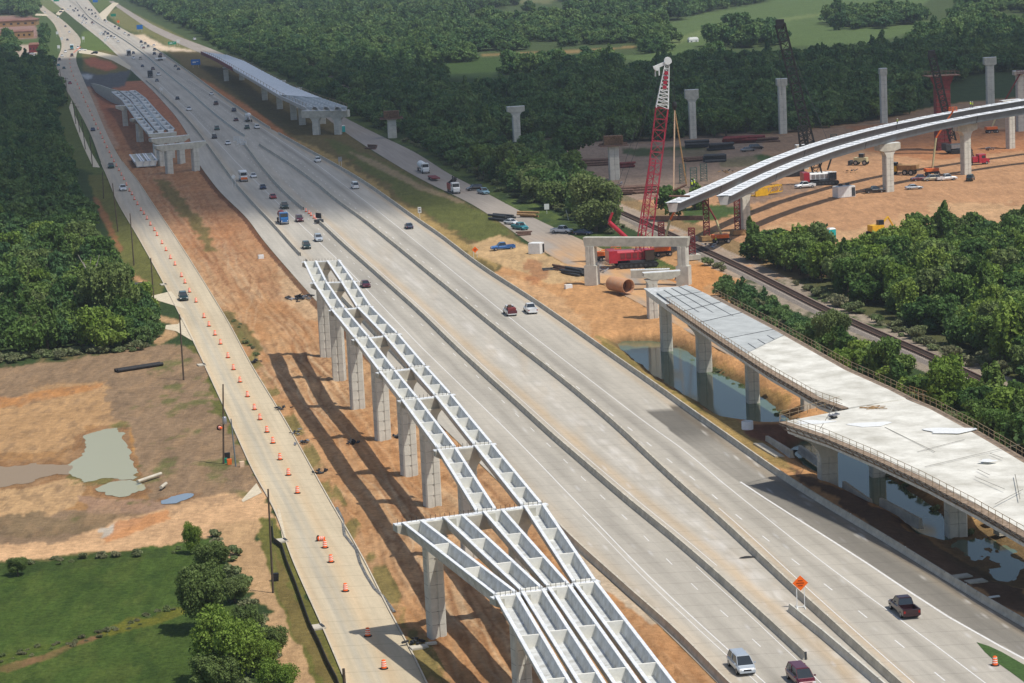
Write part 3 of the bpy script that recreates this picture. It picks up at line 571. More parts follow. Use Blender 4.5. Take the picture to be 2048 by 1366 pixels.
# ---------------------------------------------------------------- concrete traffic barriers, one segment run per line
BPROF = [(-.3, 0), (-.3, .08), (-.16, .34), (-.1, .86), (.1, .86), (.16, .34), (.3, .08), (.3, 0)]
def barrier(name, f, y0, y1, label, off=0., z=.02, mt='barrier', k=10, joints=True):
    t = thing(name, (float(f(y0)), y0, z), label, 'traffic barrier')
    Y = ysteps(y0, y1, k); path = [(float(f(y))+off, float(y), z) for y in Y]
    mb = MB().sweep(BPROF, path[::-1])
    if joints:
        y = y0
        while y < min(y1, 900):
            x = float(f(y))+off; a = math.atan2(1, f.slope(y)) if hasattr(f, 'slope') else math.pi/2
            mb.box((x, y, z+.44), (.05, .235, .86), a, 1); y += 9.14
        y = y0+3
        while y < min(y1, 700):
            x = float(f(y))+off; mb.box((x, y, z+.91), (.1, .1, .1), 0, 2); y += 18.3
    part(mb, 'barrier_wall', [M[mt], M['darkgrey'], M['reflect']], t)
    return t
barrier('traffic_barrier', BL, 236, at(610, 524).y, 'long concrete barrier wall along the left edge of the freeway, near half under the beams')
barrier('traffic_barrier', BL, at(602, 512).y, 1400, 'concrete barrier wall along the left edge of the far freeway')
barrier('traffic_barrier', B1, at(1612, 1320).y, at(640, 446).y, 'left of two concrete barrier walls down the freeway middle, ending beside the maroon van')
barrier('traffic_barrier', B1, at(608, 420).y, at(490, 288).y, 'short concrete barrier wall beyond the orange drums in the middle of the freeway')
barrier('traffic_barrier', B2, 215, at(522, 291).y, 'right of the two concrete barrier walls down the middle of the freeway')
barrier('traffic_barrier', B2, at(488, 274).y, 3300, 'far concrete median wall dividing the busy freeway', mt='concrete', joints=False)
barrier('traffic_barrier', BR, 225, at(560, 268).y, 'long concrete barrier wall along the right edge of the freeway above the canal')
barrier('traffic_barrier', BR, at(540, 258).y, at(312, 98).y, 'concrete barrier wall along the right edge of the far freeway', joints=False)
ex = Curve([(1580, 1222), (1650, 1279), (1700, 1322), (1760, 1374)])
barrier('traffic_barrier', ex, 240, at(1580, 1222).y, 'short white-topped barrier wall beside the large orange diamond sign', mt='concrete')
sb = Curve([(1399, 1362), (1420, 1380), (1300, 1275)])
# drop inlet boxes etc. come later
# ---------------------------------------------------------------- left ramp under construction: bents, columns, U beams
def col_section(mb, base, ztop, w, d, rz, m=0):
    "rectangular column with chamfered corners and a centre groove"
    ca, sa = math.cos(rz), math.sin(rz); hw, hd, c, gr = w/2, d/2, .18, .09
    prof = [(-hw+c, -hd), (-.16, -hd), (-.08, -hd+gr), (.08, -hd+gr), (.16, -hd), (hw-c, -hd), (hw, -hd+c), (hw, hd-c), (hw-c, hd), (-hw+c, hd), (-hw, hd-c), (-hw, -hd+c)]
    R = []
    for z in (base[2]-1.5, ztop): R.append([(base[0]+ca*x-sa*y, base[1]+sa*x+ca*y, z) for x, y in prof])
    mb.rings(R, m)
def column(parent, base, ztop, w, d, rz, flare=0, name='column', rough=True):
    mb = MB(); zf = ztop-flare*1.6 if flare else ztop
    col_section(mb, base, zf, w, d, rz)
    if flare:
        ca, sa = math.cos(rz), math.sin(rz); R = []
        for k in range(6):
            t = k/5; z = zf+(ztop-zf)*t; e = flare*(1-math.cos(t*math.pi/2)); hw, hd = w/2+e-.06, d/2-.06
            R.append([(base[0]+ca*x-sa*y, base[1]+sa*x+ca*y, z) for x, y in ((-hw, -hd), (hw, -hd), (hw, hd), (-hw, hd))])
        mb.rings(R)
    g_ = MB(); g_.v, g_.f, g_.m, g_.sm = mb.v, mb.f, mb.m, mb.sm; ca, sa = math.cos(rz), math.sin(rz); z = base[2]+1.6
    while z < zf-.4:                                     # form lines
        g_.box((base[0], base[1], z), (w+.012, d-.30, .035), rz, 1); g_.box((base[0], base[1], z), (w-.40, d+.012, .035), rz, 1); z += 1.5
    return part(g_, name, [M['concrete'], M['groove']], parent)
M['groove'] = mat('form_line_joint_grey', S(142, 138, 128), .9, .05, 2)  # mid grey shared by column form lines and deck saw joints
def hammerhead(name, base, a, b, label, w=2.1, d=1.5, capd=1.3, capw=1.5, group=None, cols=None, flare=.9, rebar=True, taper=.45):
    "a,b: ends of the top of the cap"
    a, b = Vector(a), Vector(b); t = thing(name, base, label, 'bridge pier', group)
    v = (b-a); L = v.length; rz = math.atan2(v.y, v.x); ux = Vector((math.cos(rz), math.sin(rz), 0)); uy = Vector((-math.sin(rz), math.cos(rz), 0))
    mb = MB(); e = min(.22*L, 2.2)
    for sgn in (1,):
        prof = [(0, 0), (L, 0), (L, -capd*taper), (L-e, -capd), (e, -capd), (0, -capd*taper)]
        R = [[a+ux*x+uy*s*capw/2+Vector((0, 0, z+(b.z-a.z)*x/L)) for x, z in prof] for s in (-1, 1)]
        mb.rings(R)
    capmb = mb
    for c in (cols or [base]):
        zt = a.z+(b.z-a.z)*((Vector(c)-a).dot(ux)/L)-capd*.93
        column(t, c, zt, w, d, rz, flare)
    if rebar:
        rb = capmb; k = 0
        while k*.55 < L-.6:
            p = a+ux*(.3+k*.55)+Vector((0, 0, .1+(b.z-a.z)*k*.55/L)); rb.box(p+Vector((0, 0, .24)), (.05, .05, .52), 0, 1); k += 1
    cap = part(capmb, 'pier_cap', [M['concrete_cap'], M['rebar']], t)
    seat = MB(); seat.box((a+b)/2+Vector((0, 0, .06)), (L+.25, capw*.55, .12), rz); sub(seat, 'bearing_ledge', M['beamtop'], cap, t)
    return t, ux, rz
UP = [(-1.22, 0), (-1.22, -.16), (-.98, -.26), (-.72, -1.42), (.72, -1.42), (.98, -.26), (1.22, -.16), (1.22, 0), (.84, 0), (.60, -1.2), (-.60, -1.2), (-.84, 0)]
def ubeam(name, a, b, label, group, ndia=3, w=1., dep=1., top=.0, ends=True):
    "precast open-top box beam from a to b (centre of its top)"
    a, b = Vector(a), Vector(b); t = thing(name, (a+b)/2, label, 'bridge beam', group)
    v = b-a; rz = math.atan2(v.y, v.x); prof = [(x*w, z*dep+top) for x, z in UP]
    part(MB().sweep(prof, [a, b]), 'beam_shell', M['beam'], t)
    sd = Vector((v.y, -v.x, 0)).normalized(); fl = MB()
    for s in (-1, 1):
        fl.sweep([(s*1.03*w-.17*w, 0+top), (s*1.03*w-.17*w, .03+top), (s*1.03*w+.17*w, .03+top), (s*1.03*w+.17*w, top)], [a+v*.002, b-v*.002])
    part(fl, 'top_flange', M['beamtop'], t)
    for k in range(ndia+1):
        f = .004+.985*k/ndia if k else .012
        mb = MB(); p = a+v*f; R = []
        for s in (-1, 1):
            q = p+v.normalized()*s*.11
            R.append([q+sd*x*w+Vector((0, 0, z*dep+top)) for x, z in ((-.835, -.02), (-.60, -1.195), (.60, -1.195), (.835, -.02))])
        mb.rings(R); part(mb, 'diaphragm', M['cream'], t)
    return t
BENT = [  # base px, top-of-cap height, cap ends px
    ((650, 713), 17.5, (605, 525), (681, 522)), ((681, 762), 17.0, (622, 567), (713, 564)), ((722, 818), 16.4, (659, 622), (745, 614)),
    ((770, 880), 15.8, (705, 681), (801, 669)), ((824, 950), 15.15, (753.7, 747), (857, 734)), ((868, 1012), 14.6, (797, 803.5), (908, 790)),
    ((946, 1112), 13.9, (869, 902), (990, 889))]
ORD = ['first', 'second', 'third', 'fourth', 'fifth', 'sixth', 'seventh', 'eighth', 'ninth', 'tenth', 'eleventh', 'twelfth']
CT = []
for k, (bp, h, pa, pb) in enumerate(BENT):
    A, B = at(*pa, h), at(*pb, h); base = at(*bp); base.z = GH(base.x, base.y)
    c = (A+B)/2; base.x = c.x*.75+base.x*.25; base.y = c.y*.75+base.y*.25
    hammerhead('bridge_pier', base, A, B, '%s single-column concrete pier from the far end of the near left ramp' % ORD[k], 2.2, 1.7, 1.5, 1.2, 'single-column piers of the near left ramp')
    CT.append((A, B))
# wide flared bent and the last one
A8, B8 = at(790, 1050, 12.9), at(1092, 1009, 12.9); b8 = at(885, 1282); c8 = at(1062, 1190)
q8 = A8+(B8-A8)*((b8-A8).dot((B8-A8))/(B8-A8).length_squared); q8b = A8+(B8-A8)*.80
b8.x, b8.y = q8.x*.6+b8.x*.4, q8.y*.6+b8.y*.4
hammerhead('bridge_pier', b8, A8, B8, 'wide two-column concrete pier carrying four fanned beams at its near side', 1.9, 1.6, 1.7, 1.5, None, [tuple(b8), (q8b.x, q8b.y, 0)], .8)
A9, B9 = at(985, 1197, 11.6), at(1195, 1163, 11.6); v9 = B9-A9
hammerhead('bridge_pier', (A9+v9*.5)*1.0-Vector((0, 0, 11.6)), A9, B9, 'two-column concrete pier where the four parallel near beams begin', 1.7, 1.5, 1.5, 1.5, None, [tuple((A9+v9*.24).xy)+(0,), tuple((A9+v9*.76).xy)+(0,)], .6)
A10, B10 = at(1135, 1470, 10.6), at(1400, 1425, 10.6); v10 = B10-A10
hammerhead('bridge_pier', (A10+v10*.5)-Vector((0, 0, 10.6)), A10, B10, 'concrete pier under the near ends of the four parallel beams', 1.7, 1.5, 1.5, 1.5, None, [tuple((A10+v10*.24).xy)+(0,), tuple((A10+v10*.76).xy)+(0,)], .6)
ZB = .28                                                             # beams stand on their bearings, top a little above the cap
def onto(A, B, f, dz=1.12): p = A+(B-A)*f; return Vector((p.x, p.y, p.z+dz*0+ZB))
G2 = 'open box beams of the near left ramp'
for k in range(6):
    for j, (f, nm) in enumerate(((.20, 'left'), (.80, 'right'))):
        a = onto(*CT[k+1], f); b = onto(*CT[k], f); d = (b-a).normalized(); n = 3 if k < 5 else 4
        ubeam('box_beam', a+d*.35, b-d*.35, '%s open box beam spanning from the %s to the %s pier of the near left ramp' % (nm, ORD[k], ORD[k+1]), G2, n, top=0)
for j, (f7, f8) in enumerate(((.20, .60), (.80, .905))):
    a = onto(A8, B8, f8); b = onto(*CT[6], f7); d = (b-a).normalized()
    ubeam('box_beam', a+d*.35, b-d*.35, '%s open box beam just beyond the wide two-column pier' % ('left', 'right')[j], G2, 4)
F8 = [.105, .375, .64, .915]; F9 = [.13, .375, .625, .875]
for j in range(4):
    a = onto(A9, B9, F9[j]); b = onto(A8, B8, F8[j]); d = (b-a).normalized()
    ubeam('box_beam', a+d*.3, b-d*.3, '%s of the four fanned beams counting from the left' % ORD[j], G2, 3)
    a2 = onto(A10, B10, F9[j]); b2 = onto(A9, B9, F9[j]); d = (b2-a2).normalized()
    ubeam('box_beam', a2+d*.3, b2-d*.3, '%s of the four parallel near beams counting from the left' % ORD[j], G2, 3)
# ---------------------------------------------------------------- far left ramp
FB = [((330, 335), 9.5, (310, 292), (410, 282), 1), ((320, 322), 9.5, (300, 278), (376, 270), 0), ((308, 300), 9.0, (297, 268), (352, 264), 0), ((272, 272), 9., (262, 238), (322, 232), 0), ((238, 244), 8.5, (231, 212), (300, 208), 0)]
FT = []
for k, (bp, h, pa, pb, two) in enumerate(FB):
    A, B = at(*pa, h), at(*pb, h); c = (A+B)/2; base = Vector((c.x, c.y, 0)); v = B-A; FT.append((A, B))
    hammerhead('bridge_pier', base, A, B, '%s concrete pier of the far left ramp counting away from its near end' % ORD[k], 2.2, 2.0, 2.0, 2.0, 'piers of the far left ramp', [tuple((A+v*.25).xy)+(0,), tuple((A+v*.78).xy)+(0,)], 0, rebar=False)
fl_path = [[(300, 262), (282, 241), (268, 222), (251, 200), (229, 183)], [(321, 260), (301, 237), (285, 219), (268, 198), (247, 182)], [(341, 258), (319, 236), (301, 216), (284, 196), (264, 181)]]
hz = [9.6, 9.3, 8.8, 8.2, 7.6]
for j in range(3):
    P = [at(*q, hz[i]) for i, q in enumerate(fl_path[j])]
    t = thing('box_beam', P[2], '%s curved row of open box beams on the far left ramp' % ('left', 'middle', 'right')[j], 'bridge beam', 'beam rows of the far left ramp')
    part(MB().sweep([(x*1.35, z) for x, z in UP], P), 'beam_shell', M['rim'], t)  # darker shell colour stands in for the shaded beam interiors
    for i in range(13):
        f = i/12*4; k = min(3, int(f)); p = P[k]+(P[k+1]-P[k])*(f-k); d = (P[k+1]-P[k]).normalized(); sd = Vector((d.y, -d.x, 0))
        part(MB().rings([[p+d*s+sd*x*1.35+Vector((0, 0, z)) for x, z in ((-.82, -.02), (-.60, -1.19), (.60, -1.19), (.82, -.02))] for s in (-1.3, 1.3)]), 'diaphragm', M['white'], t)  # white diaphragms thickened to stand in for each cell's lit half
# retaining wall of the far left ramp with its paved fill
Wl = [at(*p) for p in ((238, 210), (222, 204), (206, 194), (192, 184), (184, 172))]
t = thing('retaining_wall', Wl[0], 'curved precast retaining wall at the head of the far left ramp', 'retaining wall')
hts = [6.8, 6.4, 5.6, 4.2, 1.5]
mb = MB(); R = []
for p, h in zip(Wl, hts): R.append([p+Vector((-.25, 0, 0)), p+Vector((-.25, 0, h)), p+Vector((.25, 0, h)), p+Vector((.25, 0, 0))])
mb.rings(R); part(mb, 'wall_panel', M['concrete_cap'], t)
w2 = [at(238, 210), at(262, 212)]
part(MB().rings([[p+Vector((0, o, z)) for o, z in ((-.3, 0), (-.3, 6.8), (.3, 6.8), (.3, 0))] for p in w2]), 'end_wall', M['concrete_cap'], t)
# three spare beams on the ground
for j, (x, y) in enumerate(((274, 317), (287, 316), (300, 315))):
    a, b = at(x+5, y+6, 2.2), at(x-6, y-9, 2.2)
    ubeam('box_beam', a, b, '%s of the three spare box beams lying on the red soil left of the far left ramp' % ('left', 'middle', 'right')[j], 'spare box beams on the soil', 3, 1.45, 1.35)
# ---------------------------------------------------------------- far right ramp with parallel girders
rp = [((694, 214), (612, 214)), ((640, 196), (560, 190)), ((580, 172), (510, 160)), ((530, 146), (468, 136)), ((486, 122), (436, 118)), ((452, 110), (405, 104))]
hh = [10.5, 10.5, 10.2, 9.6, 8.6, 7.4]
E1 = [at(*a, h) for (a, b), h in zip(rp, hh)]; E0 = [at(*b, h) for (a, b), h in zip(rp, hh)]
t = thing('ramp_deck', (E0[0]+E1[0])/2, 'long far right ramp of parallel grey beams and panels', 'bridge deck')
def along(k, f): return E0[k]+(E1[k]-E0[k])*f
for j, f in enumerate((.08, .36, .64, .92)):
    part(MB().sweep([(x*1.25, z*1.15) for x, z in UP], [along(k, f) for k in range(6)]), 'box_beam', M['beam'], t)
mb = MB()
for k in range(1, 5): mb.rings([[along(k, f)+Vector((0, 0, z)) for z in (-.05, .12)]+[along(k+1, f)+Vector((0, 0, z)) for z in (.12, -.05)] for f in (-.04, 1.04)])
part(mb, 'deck_panels', M['beamtop'], t)
mb = MB(); 
for k in range(5):
    for i in range(9):
        a0 = E0[k]+(E0[k+1]-E0[k])*i/9; b0 = E1[k]+(E1[k+1]-E1[k])*i/9; mb.tube(a0+Vector((0, 0, .16)), b0+Vector((0, 0, .16)), .12, 4)
part(mb, 'cross_bars', M['beamtop'], t)
mb = MB()
for k in range(3, 5): mb.sweep([(-.3, -1.6), (-.3, .3), (.1, .3), (.1, -1.6)], [along(k, -.06), along(k+1, -.06)])
part(mb, 'edge_formwork', M['rustred'], t)
mb = MB()
for i in range(40):
    f = i/39*4.9; k = int(f); p = E0[k]+(E0[k+1]-E0[k])*(f-k); q = E1[k]+(E1[k+1]-E1[k])*(f-k)
    mb.box(p+Vector((0, 0, .6)), (.15, .15, 1.2)); mb.box(q+Vector((0, 0, .6)), (.15, .15, 1.2))
for k in range(5):
    for Q in (E0, E1): mb.tube(Q[k]+Vector((0, 0, 1.15)), Q[k+1]+Vector((0, 0, 1.15)), .06, 4)
part(mb, 'guard_rail', M['trail'], t)
for k, (bp, two, lab) in enumerate((((633, 272), 1, 'two-column concrete pier at the near end of the far right ramp'), ((605, 250), 0, 'second dark pier of the far right ramp'), ((588, 240), 0, 'third dark pier of the far right ramp'), ((560, 218), 0, 'fourth dark pier of the far right ramp'), ((530, 200), 0, 'fifth dark pier of the far right ramp'), ((453, 162), 0, 'pale square pier near the far end of the far right ramp'))):
    if two:
        A, B = at(605, 222, 9.1), at(697, 220, 9.1); v = B-A; b1, b2 = A+v*.28, A+v*.75
        hammerhead('bridge_pier', (b1.x, b1.y, 0), A, B, lab, 2.6, 1.9, 2.6, 2.4, None, [(b1.x, b1.y, 0), (b2.x, b2.y, 0)], 1.2, rebar=False, taper=.95)
    else:
        base = at(*bp); h = [0, 9., 8.9, 8.7, 8.5, 7.2][k]; sd = (E1[2]-E0[2]).normalized()
        hammerhead('bridge_pier', base, base+Vector((-1.5, -.3, h)), base+Vector((10, 1.0, h)), lab, 2.6, 2.0, 1.4, 1.8, 'dark piers of the far right ramp' if k < 5 else None, [tuple(base), tuple(base+Vector((8, .8, 0)))], 0, rebar=False)
# ---------------------------------------------------------------- near right ramp deck
DZ = [10.6, 10.4, 10.0, 9.6, 9.3, 9.1, 9.1, 8.7]
LFT = [((1296, 572), 10.6), ((1345, 607), 10.5), ((1440, 672), 10.2), ((1540, 737), 9.7), ((1640, 794), 9.35), ((1697, 815), 9.2)]
RGT = [((1372, 569), 10.6), ((1420, 592), 10.5), ((1540, 655), 10.2), ((1690, 740), 9.7), ((1775, 778), 9.35), ((1812, 797), 9.2)]
dl = [at(*p, z) for p, z in LFT]; dr = [at(*p, z) for p, z in RGT]
wl = [((1572, 842), 9.1), ((1660, 872), 9.1), ((1760, 914), 9.0), ((1860, 960), 8.9), ((1960, 1012), 8.7), ((2048, 1062), 8.6), ((2160, 1125), 8.4)]
wr = [((1812, 797), 9.1), ((1860, 818), 9.1), ((1930, 856), 9.0), ((1985, 888), 8.9), ((2048, 926), 8.7), ((2120, 968), 8.6), ((2230, 1030), 8.4)]
wl_, wr_ = [at(*p, z) for p, z in wl], [at(*p, z) for p, z in wr]
t = thing('ramp_deck', (dl[2]+dr[2])/2, 'new white concrete deck of the near right ramp, widening towards the camera', 'bridge deck')
def slab(mb, L, R, th=.28, m=0):
    return mb.rings([[l, r, r-Vector((0, 0, th)), l-Vector((0, 0, th))] for l, r in zip(L, R)], m)
def lerp(P, f):
    k = min(len(P)-2, int(f)); return P[k]+(P[k+1]-P[k])*(f-k)
part(slab(MB(), [lerp(dl, x) for x in (2.55, 3, 4, 5)], [lerp(dr, x) for x in (2.2, 3, 4, 5)]), 'narrow_deck_slab', M['deck'], t)
part(slab(MB(), wl_, wr_, .3), 'wide_deck_slab', M['deck'], t)
pn = part(slab(MB(), [lerp(dl, x) for x in (0.35, 1, 2, 2.54)], [lerp(dr, x) for x in (0.02, 1, 2, 2.19)], .15), 'panel_deck', M['deckpanel'], t)
mb = MB()
for f in (.25, .5, .75):
    mb.sweep([(-.1, .0), (-.1, .03), (.1, .03), (.1, .0)], [lerp(dl, .35)+(lerp(dr, .02)-lerp(dl, .35))*f, lerp(dl, 1)+(lerp(dr, 1)-lerp(dl, 1))*f, lerp(dl, 2.54)+(lerp(dr, 2.19)-lerp(dl, 2.54))*f])
for x in (.7, 1.25, 1.6, 2.1):
    a_, b_ = lerp(dl, x), lerp(dr, x-.05); mb.tube(a_+Vector((0, 0, .02)), b_+Vector((0, 0, .02)), .07, 4)
sub(mb, 'panel_joints', M['darkgrey'], pn, t)
mb = MB()
for pa, pb in (((1770, 856), (1870, 905)), ((1835, 905), (1930, 880)), ((1850, 935), (2040, 890)), ((1980, 908), (2006, 918)), ((1955, 940), (1980, 952)), ((1950, 955), (2010, 980)), ((2030, 950), (2040, 1000)), ((1990, 1010), (2046, 980)), ((1640, 800), (1850, 790)), ((1670, 810), (1640, 860))):
    a_, b_ = at(*pa, 9.0), at(*pb, 9.0); a_.z = b_.z = 9.11; mb.box((a_+b_)/2+Vector((0, 0, -.0)), ((b_-a_).length, .09, .02), math.atan2((b_-a_).y, (b_-a_).x))
part(mb, 'saw_joints', M['groove'], t)
# box beams under the deck, edge formwork brackets and guard rails
for f in (.06, .36, .64, .94):
    part(MB().sweep([(x, z-.34) for x, z in UP[:8]], [dl[k]+(dr[k]-dl[k])*f for k in range(6)]), 'box_beam', M['beam'], t)
for f in (.05, .2, .36, .52, .68, .83, .95):
    part(MB().sweep([(x, z-.34) for x, z in UP[:8]], [wl_[k]+(wr_[k]-wl_[k])*f for k in range(7)]), 'box_beam', M['beam'], t)
M['bracket'] = mat('weathered_bracket_timber', (.27, .20, .14), .9, .3, 1.5)
def edge_rail(path, side, name, mt, every=2.0, hgt=1.15, bracket=True):
    mb = MB(); bk = MB(); L = 0; nxt = 0
    for i in range(len(path)-1):
        a, b = path[i], path[i+1]; d = (b-a).length; u_ = (b-a)/d; sd = Vector((u_.y, -u_.x, 0))*side
        o = sd*.95
        mb.tube(a+o+Vector((0, 0, hgt)), b+o+Vector((0, 0, hgt)), .035, 4); mb.tube(a+o+Vector((0, 0, hgt*.55)), b+o+Vector((0, 0, hgt*.55)), .03, 4)
        if bracket:
            bk.rings([[p+sd*x+Vector((0, 0, z)) for x, z in ((.04, -.12), (1.1, -.12), (1.1, -.02), (.04, -.02))] for p in (a, b)])
            bk.tube(a+sd*1.05+Vector((0, 0, -.32)), b+sd*1.05+Vector((0, 0, -.32)), .09, 4); bk.tube(a+sd*.3+Vector((0, 0, -1.1)), b+sd*.3+Vector((0, 0, -1.1)), .09, 4)
        s = nxt-L
        while s < d:
            p = a+u_*s+o; mb.box(p+Vector((0, 0, hgt/2)), (.06, .06, hgt))
            if bracket: bk.tube(a+u_*s+sd*1.05+Vector((0, 0, -.12)), a+u_*s+sd*.25+Vector((0, 0, -1.15)), .07, 4)
            s += every; nxt += every
        L += d
    q = part(mb, 'guard_rail', mt, t)
    if bracket: sub(bk, 'formwork_brackets', M['bracket'], q, t)
edge_rail(dl[1:], 1, 'r', M['trail']); edge_rail(dr[1:]+wr_[1:], -1, 'r', M['trail'])
edge_rail(wl_, 1, 'r', M['trail']); edge_rail([wl_[0], at(1690, 812, 9.2)], -1, 'r', M['trail'], 1.8, 1.2, False)
edge_rail([at(1808, 796, 9.2), at(1842, 808, 9.1)], -1, 'r', M['timber'], 1.2, 1.6, False)
RP = [((1306, 636), 8.9, 'end pier of the near right ramp nearest the rusty pipe', -1.6, 5.5, 0.), ((1333, 684), 8.7, 'pier of the near right ramp at the head of the canal', -1.8, 6.5, 0), ((1409, 743), 8.3, 'flared pier of the near right ramp with its foot in the green canal', -3.4, 3.4, WZ-1), ((1506, 805), 7.9, 'pier of the near right ramp standing deepest in the green canal', -2.2, 6.5, WZ-1),
      ((1616, 815), 7.5, 'pier of the near right ramp under the step in the white deck', -1.6, 3.5, 0), ((1656, 968), 7.2, 'massive flared pier under the corner of the wide white deck', -4.6, 5., -.8), ((1755, 952), 7.2, 'dark shaded pier standing in the ditch behind the massive flared pier', -1.8, 8., WZ-1), ((1912, 1066), 7.0, 'nearest flared pier of the near right ramp beside the mud puddles', -3.8, 6., -1.2)]
for k, ((bx, by), zt, lab, xa, xb, bz) in enumerate(RP):
    base = at(bx, by, min(0, bz) if bz > -2 else WZ); base.z = min(GH(base.x, base.y), bz) if bz else GH(base.x, base.y)
    dd = Vector((1, .12, 0)).normalized(); big = k in (2, 5, 7)
    hammerhead('bridge_pier', base, Vector((base.x, base.y, zt))+dd*xa, Vector((base.x, base.y, zt))+dd*xb, lab, 2.5 if big else 2.0, 2.0, 1.9 if big else 1.4, 2., None, [tuple(base)], 1.4 if big else .5, rebar=False)
# ---------------------------------------------------------------- concrete portal over the service road and the low cap before it
pa, pb = at(1168, 474, 10.2), at(1378, 474, 10.2); b1, b2 = at(1197, 571), at(1374, 558)
v = pb-pa; t = thing('portal_frame', (pa+pb)/2-Vector((0, 0, 10.2)), 'concrete portal frame standing over the service road before the red crane', 'concrete frame')
rz = math.atan2(v.y, v.x); ux = v.normalized(); uy = Vector((-ux.y, ux.x, 0)); L = v.length
part(MB().rings([[pa+ux*x+uy*s+Vector((0, 0, z)) for x, z in ((0, 0), (L, 0), (L-.3, -1.9), (.3, -1.9))] for s in (-.9, .9)]), 'cross_beam', M['concrete_cap'], t)
for x in (1.45, L-1.45):
    c = pa+ux*x; base = (c.x, c.y, 0); mb = MB(); col_section(mb, base, 10.2-1.92, 2.0, 2.1, rz); part(mb, 'column', M['concrete'], t)
    mb = MB(); mb.box((c.x, c.y, 2.1), (2.7, 2.25, 4.2), rz); part(mb, 'column_base', M['concrete'], t)
A, B = at(1262, 540, 4.2), at(1338, 538, 4.2); c = (A+B)/2
hammerhead('bridge_pier', (c.x, c.y, 0), A, B, 'low concrete cap on one column between the portal frame and the new deck', 1.6, 1.6, 1.7, 1.7, None, None, .3, rebar=True, taper=.9)
# ---------------------------------------------------------------- tall lone piers in the works yard
def tallpier(base, top, label, capw=6., capd=1.9, w=2.6, d=1.9, flare=1.0, rz=.35, group='tall lone piers in the yard', split=False):
    b = at(*base); h = 0
    while topix(b.x, b.y, h)[1] > top: h += .1
    dd = Vector((math.cos(rz), math.sin(rz), 0))
    t_, _, _ = hammerhead('bridge_pier', b, b-dd*capw/2+Vector((0, 0, h)), b+dd*capw/2+Vector((0, 0, h)), label, w, d, capd, d+.3, group, None, flare, rebar=False, taper=.85)
    return t_
tallpier((1034, 283), 213, 'tall pier with flared grey cap standing in the dark trees left of the red crane', 6.2, 2, rz=.2)
tallpier((1386, 277), 180, 'tall pier with notched cap just right of the red crane tip', 4.6, 3.4, 2.4, 2.0, .8, rz=.1)
tallpier((1566, 267), 158, 'tall slim pier left of the dark lattice boom', 3.6, 2.6, 2.6, 2.2, .2, rz=.1)
tallpier((1768, 246), 137, 'tallest slim pier with a small cap rising behind the curved beams', 2.6, 2.4, 2.3, 2.2, .1, rz=.1)
tallpier((1981, 230), 115, 'tall pier with block cap near the right edge', 4.4, 2.8, 2.7, 2.0, .3, rz=.1)
tallpier((2046, 262), 142, 'pier at the right edge with timber formwork on its cap', 6, 1.5, 4, 2.4, .3, rz=.1)
tallpier((1606, 338), 290, 'pier half hidden behind the curved beams beside the white crane', 4., 1.5, 3., 2.4, .3, rz=.1)
for (bx, by), tp, lab, ww in (((785, 276), 238, 'pier with timber formwork box on its cap by the service road', 3.2), ((1229, 360), 292, 'pier with brown formwork box on top left of the red crane', 3.0)):
    b = at(bx, by); h = 0
    while topix(b.x, b.y, h)[1] > tp: h += .1
    t = thing('bridge_pier', b, lab, 'bridge pier'); column(t, tuple(b), h, ww, 2.4, .1, .5)
    mb = MB(); mb.box((b.x, b.y, h+.15), (8.4, 4.6, .3), .1); mb.box((b.x, b.y, h+.55), (8.4, .1, .7), .1); part(mb, 'work_platform', M['rust'], t)
    mb = MB(); mb.box((b.x, b.y, h+1.7), (5.6, 2.3, 2.6), .1)
    for i in range(5): mb.box((b.x, b.y, h+.6+i*.55), (5.75, 2.45, .12), .1)
    for i in range(9): mb.box((b.x-2.6+i*.65, b.y-1.3, h+1.7), (.15, .2, 2.9), .1)
    part(mb, 'formwork_box', M['formply'], t)
b = at(1886, 300); h = 0
while topix(b.x, b.y, h)[1] > 152: h += .1
t = thing('formwork_tower', b, 'dark red steel pier form with a work platform on top', 'pier formwork')
mb = MB(); col_section(mb, tuple(b), h-3, 4.6, 3.2, .1); part(mb, 'steel_form', M['rustred'], t)
part(MB().rings([[b+Vector((x*k, y, z)) for x, y in ((-1, -1.6), (1, -1.6), (1, 1.6), (-1, 1.6))] for z, k in ((h-3, 2.3), (h, 3.6))]), 'flared_form', M['rustred'], t)
mb = MB(); mb.box((b.x, b.y, h+.15), (10.5, 6, .2), .1)
for i in range(8): mb.box((b.x-4.9+i*1.4, b.y-2.9, h+.8), (.1, .1, 1.4)); mb.box((b.x-4.9+i*1.4, b.y+2.9, h+.8), (.1, .1, 1.4))
mb.tube((b.x-5, b.y-2.9, h+1.4), (b.x+5, b.y-2.9, h+1.4), .08, 4); mb.tube((b.x-5, b.y+2.9, h+1.4), (b.x+5, b.y+2.9, h+1.4), .08, 4)
part(mb, 'work_platform', M['rust'], t)
mb = MB()
for i in range(1, 16): mb.box((b.x, b.y, i*(h-3)/16), (4.75, 3.35, .12), .1)
part(mb, 'form_ribs', M['rust'], t)
